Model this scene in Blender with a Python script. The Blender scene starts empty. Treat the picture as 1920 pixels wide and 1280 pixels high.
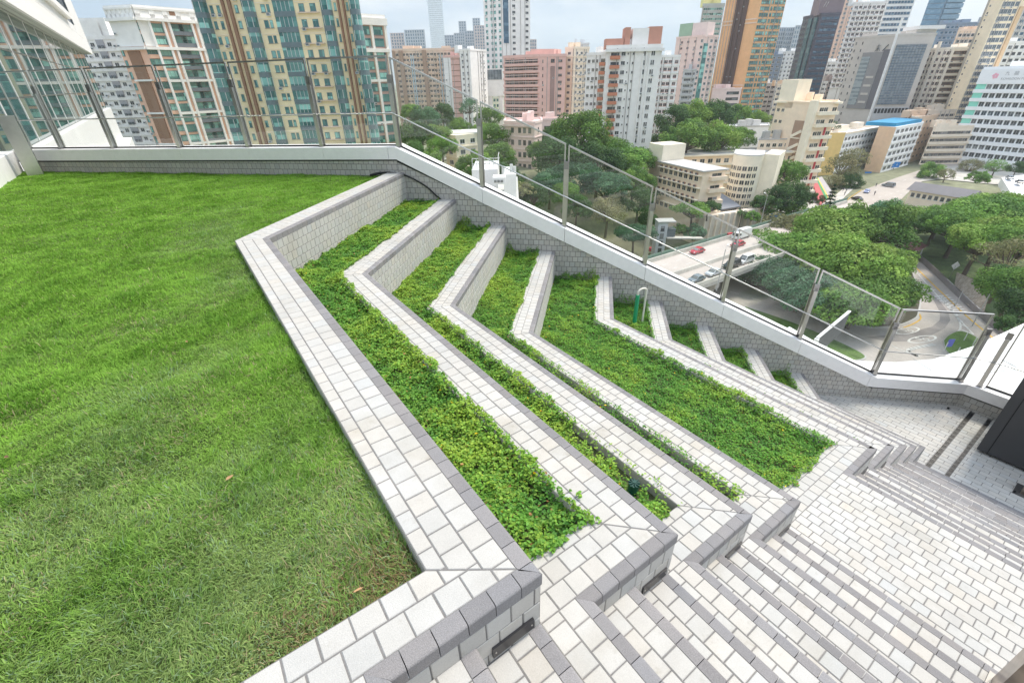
import bpy, bmesh, math, random
import numpy as np
from mathutils import Vector, Matrix, Quaternion

random.seed(7)
rng = np.random.default_rng(7)
S = bpy.context.scene
COL = S.collection

# ------------------------------------------------------------------ camera
F_PX, PITCH, ROLL, YAW, EYE = 846.893, 0.525331, -0.022233, 0.966991, 1.40638
cp, sp = math.cos(PITCH), math.sin(PITCH)
FW = Vector((math.cos(YAW) * cp, math.sin(YAW) * cp, -sp))
_rt = Vector((math.sin(YAW), -math.cos(YAW), 0)); _up = _rt.cross(FW)
RT = _rt * math.cos(ROLL) + _up * math.sin(ROLL)
UP = -_rt * math.sin(ROLL) + _up * math.cos(ROLL)
cam = bpy.data.cameras.new('camera')
cam.sensor_width = 36.0; cam.lens = F_PX / 1920 * 36.0; cam.clip_end = 20000; cam.clip_start = 0.05
camo = bpy.data.objects.new('camera', cam); COL.objects.link(camo)
camo.matrix_world = Matrix(((RT.x, UP.x, -FW.x, 0), (RT.y, UP.y, -FW.y, 0), (RT.z, UP.z, -FW.z, EYE), (0, 0, 0, 1)))
S.camera = camo
CAM = Vector((0, 0, EYE))

# ------------------------------------------------------------------ light
SUN_EL, SUN_AZ = math.radians(56), math.radians(-6)      # azimuth measured from +X, counter-clockwise
w = bpy.data.worlds.new('World'); S.world = w; w.use_nodes = True
wn = w.node_tree; bg = wn.nodes['Background']
sky = wn.nodes.new('ShaderNodeTexSky'); sky.sky_type = 'NISHITA'; sky.sun_disc = False
sky.sun_elevation = SUN_EL; sky.sun_rotation = math.pi / 2 - SUN_AZ
sky.air_density = 1.0; sky.dust_density = 0.7; sky.ozone_density = 1.0
# thin bright overcast: the Nishita sky veiled by soft procedural cloud, brighter towards the zenith
tc = wn.nodes.new('ShaderNodeTexCoord'); mp = wn.nodes.new('ShaderNodeMapping')
mp.inputs['Scale'].default_value = (1.0, 1.0, 3.0); mp.inputs['Location'].default_value = (0.35, 0.1, 0.2)
nz = wn.nodes.new('ShaderNodeTexNoise'); nz.inputs['Scale'].default_value = 2.6; nz.inputs['Detail'].default_value = 7; nz.inputs['Roughness'].default_value = 0.55
cr = wn.nodes.new('ShaderNodeValToRGB'); cr.color_ramp.elements[0].position = 0.40; cr.color_ramp.elements[1].position = 0.64
cr.color_ramp.elements[0].color = (0.92, 1.38, 2.02, 1); cr.color_ramp.elements[1].color = (3.1, 3.1, 3.15, 1)
sx_ = wn.nodes.new('ShaderNodeSeparateXYZ'); ma = wn.nodes.new('ShaderNodeMath'); ma.operation = 'MULTIPLY_ADD'; ma.inputs[1].default_value = 1.7; ma.inputs[2].default_value = 0.68
ma.use_clamp = False
vm_ = wn.nodes.new('ShaderNodeVectorMath'); vm_.operation = 'SCALE'
mx = wn.nodes.new('ShaderNodeMixRGB'); mx.inputs['Fac'].default_value = 0.92
wn.links.new(tc.outputs['Generated'], mp.inputs['Vector']); wn.links.new(mp.outputs['Vector'], nz.inputs['Vector'])
wn.links.new(tc.outputs['Generated'], sx_.inputs[0]); wn.links.new(sx_.outputs['Z'], ma.inputs[0]); wn.links.new(ma.outputs[0], vm_.inputs['Scale'])
wn.links.new(nz.outputs['Fac'], cr.inputs['Fac']); wn.links.new(cr.outputs['Color'], vm_.inputs[0]); wn.links.new(vm_.outputs[0], mx.inputs['Color2'])
wn.links.new(sky.outputs['Color'], mx.inputs['Color1']); wn.links.new(mx.outputs['Color'], bg.inputs['Color'])
bg.inputs['Strength'].default_value = 0.15
sl = bpy.data.lights.new('sun', 'SUN'); sl.energy = 2.0; sl.angle = math.radians(16); sl.color = (1.0, 0.92, 0.80)
so = bpy.data.objects.new('sun', sl); COL.objects.link(so)
sd = Vector((math.cos(SUN_EL) * math.cos(SUN_AZ), math.cos(SUN_EL) * math.sin(SUN_AZ), math.sin(SUN_EL)))
so.rotation_euler = sd.to_track_quat('Z', 'Y').to_euler()
S.view_settings.view_transform = 'Standard'; S.view_settings.look = 'None'
S.view_settings.exposure = 1.10; S.view_settings.gamma = 1.0
S.render.engine = 'CYCLES'; S.cycles.volume_bounces = 2

# ------------------------------------------------------------------ helpers
def ray(px, py):
    return FW * F_PX + RT * (px - 960) - UP * (py - 640)
def at_z(px, py, z):
    d = ray(px, py); return CAM + d * ((z - EYE) / d.z)
def at_d(px, py, dist):
    d = ray(px, py); return CAM + d * (dist / math.hypot(d.x, d.y))
def z_at(px, py, dist):
    return at_d(px, py, dist).z
def proj(P):
    v = Vector(P) - CAM; k = v.dot(FW)
    if k < 0.05: return None
    return (960 + F_PX * v.dot(RT) / k, 640 - F_PX * v.dot(UP) / k, k)

def tag(o, label=None, cat=None, group=None, kind=None):
    if label: o['label'] = label
    if cat: o['category'] = cat
    if group: o['group'] = group
    if kind: o['kind'] = kind
    return o
def thing(name, loc, label, cat, group=None, rz=0.0):
    o = bpy.data.objects.new(name, None); COL.objects.link(o)
    o.location = loc; o.rotation_euler.z = rz; o.empty_display_size = 0.2
    return tag(o, label, cat, group)
def wmat(o):
    m = Matrix.LocRotScale(o.location, o.rotation_euler, o.scale)
    return wmat(o.parent) @ m if o.parent else m
def copy_tree(o, parent=None):
    c = o.copy(); COL.objects.link(c)
    if parent: c.parent = parent
    for ch in list(o.children): copy_tree(ch, c)
    return c

class MB:
    """collects polygons, links them as ONE mesh object"""
    def __init__(s): s.v = []; s.f = []; s.m = []; s.c = []; s.sm = []
    def face(s, pts, m=0, c=None, smooth=False):
        n = len(s.v); s.v += [tuple(p) for p in pts]; s.f.append(tuple(range(n, n + len(pts)))); s.m.append(m)
        s.c.append(c if c is not None else (1, 1, 1)); s.sm.append(smooth)
    def idx(s, verts, faces, m=0, c=None, smooth=False):
        n = len(s.v); s.v += [tuple(p) for p in verts]
        for f in faces:
            s.f.append(tuple(i + n for i in f)); s.m.append(m); s.c.append(c if c is not None else (1, 1, 1)); s.sm.append(smooth)
    def box(s, x0, x1, y0, y1, z0, z1, m=0, c=None):
        s.obox(Vector(((x0 + x1) / 2, (y0 + y1) / 2, (z0 + z1) / 2)), Vector((1, 0, 0)), Vector((0, 1, 0)), Vector((0, 0, 1)),
               (x1 - x0) / 2, (y1 - y0) / 2, (z1 - z0) / 2, m, c)
    def obox(s, C, ux, uy, uz, a, b, h, m=0, c=None):
        vs = [C + ux * (i * a) + uy * (j * b) + uz * (k * h) for k in (-1, 1) for j in (-1, 1) for i in (-1, 1)]
        s.idx(vs, [(0, 2, 3, 1), (4, 5, 7, 6), (0, 1, 5, 4), (2, 6, 7, 3), (0, 4, 6, 2), (1, 3, 7, 5)], m, c)
    def bar(s, A, B, wd, ht, m=0, c=None, up=Vector((0, 0, 1))):
        A = Vector(A); B = Vector(B); d = (B - A); L = d.length; d.normalize()
        sx = d.cross(up)
        if sx.length < 1e-6: sx = Vector((1, 0, 0))
        sx.normalize(); u = sx.cross(d)
        s.obox((A + B) / 2, d, sx, u, L / 2, wd / 2, ht / 2, m, c)
    def tube(s, path, r, n=8, m=0, c=None, caps=True):
        path = [Vector(p) for p in path]; rings = []
        rr = r if isinstance(r, (list, tuple)) else [r] * len(path)
        pu = None
        for i, P in enumerate(path):
            d = (path[min(i + 1, len(path) - 1)] - path[max(i - 1, 0)]).normalized()
            if pu is None:
                pu = d.orthogonal().normalized()
            pu = (pu - d * pu.dot(d)).normalized(); q = d.cross(pu)
            rings.append([P + (pu * math.cos(2 * math.pi * k / n) + q * math.sin(2 * math.pi * k / n)) * rr[i] for k in range(n)])
        vs = [v for rg in rings for v in rg]; fs = []
        for i in range(len(path) - 1):
            for k in range(n):
                fs.append((i * n + k, i * n + (k + 1) % n, (i + 1) * n + (k + 1) % n, (i + 1) * n + k))
        s.idx(vs, fs, m, c, True)
        if caps:
            s.face(list(reversed(rings[0])), m, c); s.face(rings[-1], m, c)
    def prism(s, poly, z0, z1, m=0, c=None, mtop=None, bottom=True):
        n = len(poly)
        s.face([(p[0], p[1], z1) for p in poly], m if mtop is None else mtop, c)
        if bottom: s.face([(p[0], p[1], z0) for p in reversed(poly)], m, c)
        for i in range(n):
            a = poly[i]; b = poly[(i + 1) % n]
            s.face([(a[0], a[1], z0), (b[0], b[1], z0), (b[0], b[1], z1), (a[0], a[1], z1)], m, c)
    def ext(s, poly, d, m=0, c=None):
        """closed extrusion of a planar 3-D polygon along vector d"""
        a = [Vector(p) for p in poly]; b = [p + Vector(d) for p in a]; n = len(a)
        s.face(b, m, c); s.face(list(reversed(a)), m, c)
        for i in range(n):
            j = (i + 1) % n; s.face([a[i], a[j], b[j], b[i]], m, c)
    def build(s, name, mats, parent=None, kind=None, local=False):
        me = bpy.data.meshes.new(name); vs = s.v
        if parent is not None and not local:
            inv = wmat(parent).inverted(); vs = [inv @ Vector(v) for v in vs]
        me.from_pydata([tuple(v) for v in vs], [], s.f)
        for m in (mats if isinstance(mats, (list, tuple)) else [mats]): me.materials.append(m)
        me.polygons.foreach_set('material_index', s.m); me.polygons.foreach_set('use_smooth', s.sm)
        if any(c != (1, 1, 1) for c in s.c):
            ca = me.color_attributes.new('tint', 'FLOAT_COLOR', 'CORNER')
            arr = np.ones((len(me.loops), 4), np.float32); k = 0
            for f, c in zip(s.f, s.c):
                arr[k:k + len(f), :3] = c; k += len(f)
            ca.data.foreach_set('color', arr.ravel())
        me.update()
        o = bpy.data.objects.new(name, me); COL.objects.link(o)
        if parent is not None: o.parent = parent
        if kind: o['kind'] = kind
        return o

def np_mesh(name, verts, faces, mat, col=None, smooth=False, parent=None, nrm=None):
    """big mesh from numpy arrays; faces (n,k); col per face (n,3)"""
    me = bpy.data.meshes.new(name)
    nv, nf, k = len(verts), len(faces), faces.shape[1]
    me.vertices.add(nv); me.vertices.foreach_set('co', np.asarray(verts, np.float32).ravel())
    me.loops.add(nf * k); me.loops.foreach_set('vertex_index', np.asarray(faces, np.int32).ravel())
    me.polygons.add(nf); me.polygons.foreach_set('loop_start', np.arange(0, nf * k, k, dtype=np.int32))
    me.polygons.foreach_set('loop_total', np.full(nf, k, np.int32))
    me.materials.append(mat)
    if smooth: me.polygons.foreach_set('use_smooth', np.ones(nf, bool))
    me.update(calc_edges=True)
    if col is not None:
        ca = me.color_attributes.new('tint', 'FLOAT_COLOR', 'CORNER')
        a = np.ones((nf, k, 4), np.float32); a[:, :, :3] = col[:, None, :]
        ca.data.foreach_set('color', a.ravel())
    o = bpy.data.objects.new(name, me); COL.objects.link(o)
    if parent is not None: o.parent = parent
    return o

# ------------------------------------------------------------------ materials
MATS = {}
def mat(name, col=(0.5, 0.5, 0.5), rough=0.6, metal=0.0, tint=False, nscale=0, namt=0.0, bump=0.0, bscale=60, spec=0.5, alpha=None,
        trans=0.0, objrnd=0.0, n2=None, sss=0.0, coord='Object'):
    if name in MATS: return MATS[name]
    m = bpy.data.materials.new(name); m.use_nodes = True; nt = m.node_tree; b = nt.nodes['Principled BSDF']
    b.inputs['Roughness'].default_value = rough; b.inputs['Metallic'].default_value = metal
    b.inputs['Specular IOR Level'].default_value = spec
    rgb = nt.nodes.new('ShaderNodeRGB'); rgb.outputs[0].default_value = (*col, 1); out = rgb.outputs[0]
    tcn = nt.nodes.new('ShaderNodeTexCoord'); vec = tcn.outputs[coord]
    def mul(a, bsock, fac=1.0):
        n = nt.nodes.new('ShaderNodeMixRGB'); n.blend_type = 'MULTIPLY'; n.inputs[0].default_value = fac
        nt.links.new(a, n.inputs[1]); nt.links.new(bsock, n.inputs[2]); return n.outputs[0]
    if tint:
        a = nt.nodes.new('ShaderNodeVertexColor'); a.layer_name = 'tint'; out = mul(out, a.outputs['Color'])
    for sc, am in ([(nscale, namt)] if nscale else []) + (n2 or []):
        n = nt.nodes.new('ShaderNodeTexNoise'); n.inputs['Scale'].default_value = sc; n.inputs['Detail'].default_value = 5
        r = nt.nodes.new('ShaderNodeMapRange'); r.inputs['From Min'].default_value = 0.25; r.inputs['From Max'].default_value = 0.75
        r.inputs['To Min'].default_value = 1 - am; r.inputs['To Max'].default_value = 1 + am
        nt.links.new(vec, n.inputs['Vector']); nt.links.new(n.outputs['Fac'], r.inputs['Value']); out = mul(out, r.outputs[0])
    if objrnd:
        oi = nt.nodes.new('ShaderNodeObjectInfo'); r = nt.nodes.new('ShaderNodeMapRange')
        r.inputs['To Min'].default_value = 1 - objrnd; r.inputs['To Max'].default_value = 1 + objrnd
        nt.links.new(oi.outputs['Random'], r.inputs['Value']); out = mul(out, r.outputs[0])
    nt.links.new(out, b.inputs['Base Color'])
    if bump:
        n = nt.nodes.new('ShaderNodeTexNoise'); n.inputs['Scale'].default_value = bscale; n.inputs['Detail'].default_value = 4
        bp = nt.nodes.new('ShaderNodeBump'); bp.inputs['Strength'].default_value = bump; bp.inputs['Distance'].default_value = 0.01
        nt.links.new(vec, n.inputs['Vector']); nt.links.new(n.outputs['Fac'], bp.inputs['Height']); nt.links.new(bp.outputs[0], b.inputs['Normal'])
    if trans: b.inputs['Transmission Weight'].default_value = trans
    if sss:
        # thin leaf: let part of the light through
        tr = nt.nodes.new('ShaderNodeBsdfTranslucent'); ms = nt.nodes.new('ShaderNodeMixShader'); ms.inputs[0].default_value = sss
        nt.links.new(out, tr.inputs['Color']); nt.links.new(b.outputs[0], ms.inputs[1]); nt.links.new(tr.outputs[0], ms.inputs[2])
        nt.links.new(ms.outputs[0], nt.nodes['Material Output'].inputs['Surface'])
    MATS[name] = m; return m

def clear_glass(name, tintc=(0.972, 0.985, 0.978), refl=1.0):
    """thin architectural pane: straight-through view plus fresnel reflection"""
    m = bpy.data.materials.new(name); m.use_nodes = True; nt = m.node_tree; nt.nodes.remove(nt.nodes['Principled BSDF'])
    t = nt.nodes.new('ShaderNodeBsdfTransparent'); t.inputs[0].default_value = (*tintc, 1)
    g = nt.nodes.new('ShaderNodeBsdfGlossy'); g.inputs['Roughness'].default_value = 0.0
    fr = nt.nodes.new('ShaderNodeLayerWeight'); fr.inputs['Blend'].default_value = 0.5
    pw = nt.nodes.new('ShaderNodeMath'); pw.operation = 'POWER'; pw.inputs[1].default_value = 5.0
    mm = nt.nodes.new('ShaderNodeMath'); mm.operation = 'MULTIPLY_ADD'; mm.inputs[1].default_value = 0.9 * refl; mm.inputs[2].default_value = 0.035 * refl
    nt.links.new(fr.outputs['Facing'], pw.inputs[0])
    ms = nt.nodes.new('ShaderNodeMixShader')
    nt.links.new(pw.outputs[0], mm.inputs[0]); nt.links.new(mm.outputs[0], ms.inputs[0])
    nt.links.new(t.outputs[0], ms.inputs[1]); nt.links.new(g.outputs[0], ms.inputs[2])
    nt.links.new(ms.outputs[0], nt.nodes['Material Output'].inputs['Surface'])
    return m

M_TILE = mat('white_tile', (0.49, 0.472, 0.44), 0.75, tint=True, nscale=260, namt=0.10, n2=[(1.3, 0.07), (.45, .06), (9, .05)], bump=0.25, bscale=300)
M_GROUT = mat('grey_grout', (0.185, 0.177, 0.17), 0.9, nscale=90, namt=0.18)
M_STONE = mat('dark_coping_stone', (0.230, 0.220, 0.221), 0.8, tint=True, nscale=330, namt=0.28, bump=0.3, bscale=320)
M_SOIL = mat('soil', (0.085, 0.095, 0.04), 0.95, nscale=30, namt=0.4, bump=0.6, bscale=60)
M_PANEL = mat('white_metal_panel', (0.90, 0.875, 0.86), 0.42, nscale=1.5, namt=0.02, n2=[(11, .035)])
M_BLACK = mat('black_gasket', (0.012, 0.012, 0.012), 0.6)
M_STEEL = mat('brushed_stainless', (0.56, 0.55, 0.53), 0.30, metal=1.0, nscale=14, namt=0.06)
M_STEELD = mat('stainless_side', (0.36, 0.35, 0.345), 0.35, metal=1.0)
M_GLASS = clear_glass('balustrade_glass')
M_PLATE = mat('black_light_plate', (0.016, 0.016, 0.02), 0.35)

def dirt(m, scale, lo, hi, col):
    """sparse soft-edged stains multiplied over a material"""
    nt = m.node_tree; b = nt.nodes['Principled BSDF']; src = b.inputs['Base Color'].links[0].from_socket
    tcn = nt.nodes.new('ShaderNodeTexCoord'); n = nt.nodes.new('ShaderNodeTexNoise'); n.inputs['Scale'].default_value = scale; n.inputs['Detail'].default_value = 9; n.inputs['Roughness'].default_value = .62
    r = nt.nodes.new('ShaderNodeMapRange'); r.inputs['From Min'].default_value = lo; r.inputs['From Max'].default_value = hi
    x = nt.nodes.new('ShaderNodeMixRGB'); x.blend_type = 'MULTIPLY'; x.inputs[2].default_value = (*col, 1)
    nt.links.new(tcn.outputs['Object'], n.inputs['Vector']); nt.links.new(n.outputs['Fac'], r.inputs['Value']); nt.links.new(r.outputs[0], x.inputs[0])
    nt.links.new(src, x.inputs[1]); nt.links.new(x.outputs[0], b.inputs['Base Color'])
dirt(M_TILE, 1.7, .52, .80, (.80, .765, .70)); dirt(M_TILE, 14, .60, .74, (.84, .82, .78)); dirt(M_GROUT, 2.5, .5, .75, (1.5, 1.45, 1.4)); dirt(M_STONE, 3, .5, .8, (1.2, 1.17, 1.14))
# ------------------------------------------------------------------ tiles
def clip(poly, a, b, c):
    """keep part of poly (uv list) with a*u+b*v+c >= 0"""
    out = []
    for i in range(len(poly)):
        p, q = poly[i], poly[(i + 1) % len(poly)]
        fp, fq = a * p[0] + b * p[1] + c, a * q[0] + b * q[1] + c
        if fp >= 0: out.append(p)
        if (fp >= 0) != (fq >= 0):
            t = fp / (fp - fq); out.append((p[0] + t * (q[0] - p[0]), p[1] + t * (q[1] - p[1])))
    return out
def area(poly):
    return 0.5 * sum(poly[i][0] * poly[(i + 1) % len(poly)][1] - poly[(i + 1) % len(poly)][0] * poly[i][1] for i in range(len(poly)))
def inset_planes(poly, g):
    if area(poly) < 0: poly = poly[::-1]
    pl = []
    for i in range(len(poly)):
        p, q = poly[i], poly[(i + 1) % len(poly)]
        dx, dy = q[0] - p[0], q[1] - p[1]; L = math.hypot(dx, dy)
        if L < 1e-9: continue
        nx, ny = -dy / L, dx / L; pl.append((nx, ny, -(nx * p[0] + ny * p[1]) - g))
    return pl, poly
def tiles(mb, O, ux, uy, poly, pu, pv, gap=0.0052, bond=0.5, u0=0.0, v0=0.0, h=0.003, spread=0.024, base=True, mt=0, mg=1):
    """real tiles with sunk joints, clipped to a convex polygon given in (u,v) on the plane O,ux,uy"""
    O = Vector(O); ux = Vector(ux); uy = Vector(uy); nn = ux.cross(uy).normalized()
    pls, poly = inset_planes(poly, gap / 2)
    if base: mb.face([O + ux * p[0] + uy * p[1] for p in poly], mg)
    us = [p[0] for p in poly]; vs = [p[1] for p in poly]
    j = math.floor((min(vs) - v0) / pv)
    while v0 + j * pv < max(vs):
        off = u0 + (bond * pu if j % 2 else 0.0)
        i = math.floor((min(us) - off) / pu)
        while off + i * pu < max(us):
            a, b = off + i * pu + gap / 2, v0 + j * pv + gap / 2
            jt = random.uniform(-0.0009, 0.0009)
            c = [(a + jt, b), (a + pu - gap + jt, b), (a + pu - gap + jt, b + pv - gap), (a + jt, b + pv - gap)]
            for p in pls:
                c = clip(c, *p)
                if len(c) < 3: break
            if len(c) >= 3 and area(c) > 4e-5:
                k = 1 + random.gauss(0, spread); t = random.gauss(0, 0.012)
                col = (k * (1 + t), k, k * (1 - t * 1.2))
                cu = sum(p[0] for p in c) / len(c); cv = sum(p[1] for p in c) / len(c)
                s = 1 - 0.0022 / (math.sqrt(abs(area(c))) / 2)
                tilt = (random.gauss(0, 0.0016), random.gauss(0, 0.0016))
                top = [O + ux * (cu + (p[0] - cu) * s) + uy * (cv + (p[1] - cv) * s) + nn * (h + tilt[0] * (p[0] - cu) * 2 + tilt[1] * (p[1] - cv) * 2) for p in c]
                bot = [O + ux * p[0] + uy * p[1] + nn * 0.0002 for p in c]
                mb.face(top, mt, col)
                for q in range(len(c)):
                    r = (q + 1) % len(c); mb.face([bot[q], bot[r], top[r], top[q]], mt, col)
            i += 1
        j += 1

def stones(mb, A, B, nout, wd, ht, cutA=0.0, cutB=0.0, pitch=0.0985, gap=0.003, phase=0.0, proud=0.004):
    """run of rounded coping stones from A to B (outer top edge), nout = outward horizontal normal;
    cutA/cutB = extra length of the inner edge at each end (mitres; negative = shorter)"""
    A = Vector(A); B = Vector(B); d = B - A; L = d.length; d.normalize(); n = Vector(nout); z = Vector((0, 0, 1))
    r = min(0.010, ht * 0.3)
    prof = [(-wd, -0.002), (-wd, 0.002), (-r, 0.002)]
    prof += [(-r + (r + proud) * math.sin(t), 0.002 - r + r * math.cos(t)) for t in (0.45, 0.9, 1.3, math.pi / 2)]
    prof += [(proud, -ht), (-wd, -ht)]
    cuts = [0.0]; s = phase % pitch
    while s < L:
        if s > 0.012 and L - s > 0.012: cuts.append(s)
        s += pitch
    cuts.append(L)
    for i in range(len(cuts) - 1):
        s0, s1 = cuts[i], cuts[i + 1]
        g0 = gap / 2 if i else 0.0008; g1 = gap / 2 if i < len(cuts) - 2 else 0.0008
        rows = []
        for (o, hh) in prof:
            k = -o / wd
            a = s0 + g0 - (cutA * k if i == 0 else 0); b = s1 - g1 + (cutB * k if i == len(cuts) - 2 else 0)
            rows.append((A + d * a + n * o + z * hh, A + d * b + n * o + z * hh))
        kk = 1 + random.gauss(0, 0.07); t = random.gauss(0, 0.012); col = (kk * (1 + t), kk, kk * (1 - t))
        N = len(rows)
        for q in range(N):
            q2 = (q + 1) % N
            mb.face([rows[q][0], rows[q2][0], rows[q2][1], rows[q][1]], 0, col)
        mb.face([rw[0] for rw in reversed(rows)], 0, col); mb.face([rw[1] for rw in rows], 0, col)
# ================================================================== ROOF GARDEN
R2 = math.sqrt(2)
XW = {1: .577, 2: 1.40, 3: 2.215, 4: 3.045, 5: 4.79, 6: 5.67, 7: 6.49, 8: 7.31, 9: 8.11}
SW = {1: .052, 2: .86, 3: 1.68, 4: 2.50, 5: 4.235, 6: 5.10, 7: 5.95, 8: 6.78, 9: 7.60}
YB = {1: 5.34, 2: 4.87, 3: 4.39, 4: 3.94, 5: 4.18, 6: 3.69, 7: 3.17, 8: 2.66, 9: 2.15}
YC = {1: .70, 2: .70, 3: .69, 4: .68, 5: .67, 6: .67, 7: .66, 8: .65, 9: .63}
ZW = {i: -.45 * (i - 1) for i in range(1, 10)}
PD = 11.38                                   # parapet face lies on x + y = PD
CW, CH, TW = .055, .06, .305                 # coping width / height, wall top width
YEND = -1.7
EB = Vector((1, 1, 0)) / R2; NB = Vector((-1, 1, 0)) / R2
ux, uy, uz = Vector((1, 0, 0)), Vector((0, 1, 0)), Vector((0, 0, 1))
T2 = math.tan(math.pi / 8)

ordw = ['topmost', 'second', 'third', 'fourth', 'fifth', 'sixth', 'seventh', 'eighth', 'lowest']
wall_lab = {1: 'topmost tiled terrace wall edging the big lawn with dark coping and a black light plate',
            2: 'second terrace wall below the lawn, between two strips of creeping plants',
            3: 'third terrace wall down from the lawn, beside the bed with the green valve cap',
            4: 'fourth terrace wall down, holding back the widest bed of plants',
            5: 'terrace wall along the far side of the widest bed, at landing height',
            6: 'tiled terrace wall just below the bed with the green pipe',
            7: 'seventh terrace wall down from the lawn, middle of the low stepped walls',
            8: 'eighth terrace wall down, one above the lowest wall',
            9: 'lowest terrace wall, standing on the paved floor by the drain channels'}
for i in range(1, 10):
    X, Sx, yb, yc, z = XW[i], SW[i], YB[i], YC[i], ZW[i]
    root = thing('terrace_wall', (X, yc, z - .45), wall_lab[i], 'terrace wall', 'stepped terrace walls around the planting beds')
    LB = (PD - X - yb) / R2
    ciy = .232 if i == 1 else TW
    Xp = -3.4 if i == 1 else XW[i - 1]
    top = MB()
    tiles(top, (0, 0, z), uy, -ux, [(yc + CW, -(X - CW)), (yc + ciy, -(X - TW)), (yb + TW * T2, -(X - TW)), (yb + CW * T2, -(X - CW))],
          .0965, .0945, v0=-(X - CW), u0=random.random())
    O = Vector((X, yb, z))
    tiles(top, O, EB, NB, [(-CW * T2, CW), (LB, CW), (LB, TW), (-TW * T2, TW)], .0965, .0945, v0=CW, u0=random.random())
    tiles(top, (0, 0, z), ux, uy, [(Xp, yc + CW), (X - CW, yc + CW), (X - TW, yc + ciy), (Xp, yc + ciy)], .0965, .0945, v0=yc + CW, u0=random.random())
    # small upstand of the paving towards the bed / lawn
    d = .11
    top.face([(X - TW, yc + ciy, z - d), (X - TW, yc + ciy, z), (X - TW, yb + TW * T2, z), (X - TW, yb + TW * T2, z - d)], 0)
    I0 = O + NB * TW - EB * TW * T2; I1 = O + NB * TW + EB * LB
    top.face([I0 - uz * d, I0, I1, I1 - uz * d], 0)
    top.face([(Xp, yc + ciy, z - d), (Xp, yc + ciy, z), (X - TW, yc + ciy, z), (X - TW, yc + ciy, z - d)], 0)
    top.build('paving', [M_TILE, M_GROUT], root)
    fc = MB(); zb = z - .56
    rowz = z - CH
    tiles(fc, (X, 0, 0), uy, uz, [(yc, zb), (yb, zb), (yb, z - CH), (yc, z - CH)], .0965, .095, v0=rowz, u0=random.random())
    tiles(fc, Vector((X, yb, 0)), EB, uz, [(0, zb), (LB, zb), (LB, z - CH), (0, z - CH)], .0965, .095, v0=rowz, u0=random.random())
    tiles(fc, (0, yc, 0), ux, uz, [(Sx, zb), (X, zb), (X, z - CH), (Sx, z - CH)], .0965, .095, v0=rowz, u0=.02)
    fc.build('wall_face', [M_TILE, M_GROUT], root)
    cp_ = MB()
    stones(cp_, (Sx, yc, z), (X, yc, z), (0, -1, 0), CW, CH, cutA=CW, cutB=-CW, phase=.05)
    stones(cp_, (X, yc, z), (X, yb, z), (1, 0, 0), CW, CH, cutA=-CW, cutB=CW * T2, phase=.05)
    a = Vector((X, yb, z)); stones(cp_, a, a + EB * LB, (1 / R2, -1 / R2, 0), CW, CH, cutA=CW * T2, phase=.03)
    cp_.build('coping', [M_STONE], root)
    if i <= 4 or i in (5, 6):
        pl = MB(); xc = X - .12
        pl.box(xc - .085, xc + .085, yc - .012, yc - .002, z - .27, z - .215)
        o = pl.build('step_light', [M_PLATE], root)
        for sx_ in (-.075, .075):
            b = MB(); b.tube([(xc + sx_, yc - .0115, z - .242), (xc + sx_, yc - .0145, z - .242)], .0035, 6)
            b.build('screw', [M_STEEL], o)

# ---- stairs
def flight(lab, steps, ytop, first_tread_x0):
    root = thing('stair_flight', (steps[-1][0], -.4, steps[-1][1] - .15), lab, 'stairs')
    x0 = first_tread_x0
    for (xn, z, yt, tread) in steps:
        st = MB()
        if tread:
            tiles(st, (0, 0, z), uy, -ux, [(YEND, -(xn - .052)), (yt, -(xn - .052)), (yt, -x0), (YEND, -x0)], .0965, .090, v0=-(xn - .052), u0=random.random())
        tiles(st, (xn - .006, 0, 0), uy, uz, [(YEND, z - .15), (yt - (.06 if tread else .06), z - .15), (yt - .06, z - .05), (YEND, z - .05)], .0965, .095, v0=z - .05, u0=random.random())
        o = st.build('step', [M_TILE, M_GROUT], root)
        ns = MB()
        corner = abs(yt - .055 - min(YC.values(), key=lambda v: abs(v - (yt - .055)))) < 1e-6 and any(abs(xn - s) < 1e-6 for s in SW.values())
        if corner: stones(ns, (xn, yt - CW, z), (xn, YEND, z), (1, 0, 0), .052, .05, cutA=CW, phase=.05)
        else: stones(ns, (xn, yt, z), (xn, YEND, z), (1, 0, 0), .052, .05, phase=.07)
        ns.build('nosing', [M_STONE], o)
        x0 = xn
    return root
s1 = []
for i in (1, 2, 3, 4):
    s1 += [(SW[i], ZW[i], YC[i] + CW, i > 1), ((SW[i] + XW[i]) / 2, ZW[i] - .15, YC[i], True), (XW[i], ZW[i] - .30, YC[i], True)]
flight('upper flight of white tiled steps with grey nosings running down from the lawn corner', s1, 0, 0)
s2 = []
for i in (5, 6, 7, 8, 9):
    s2 += [(SW[i], ZW[i], YC[i] + CW, i > 5), ((SW[i] + XW[i]) / 2, ZW[i] - .15, YC[i], True), (XW[i], ZW[i] - .30, YC[i], True)]
flight('lower flight of white tiled steps dropping from the landing to the drain channels', s2, 0, 0)

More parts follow.
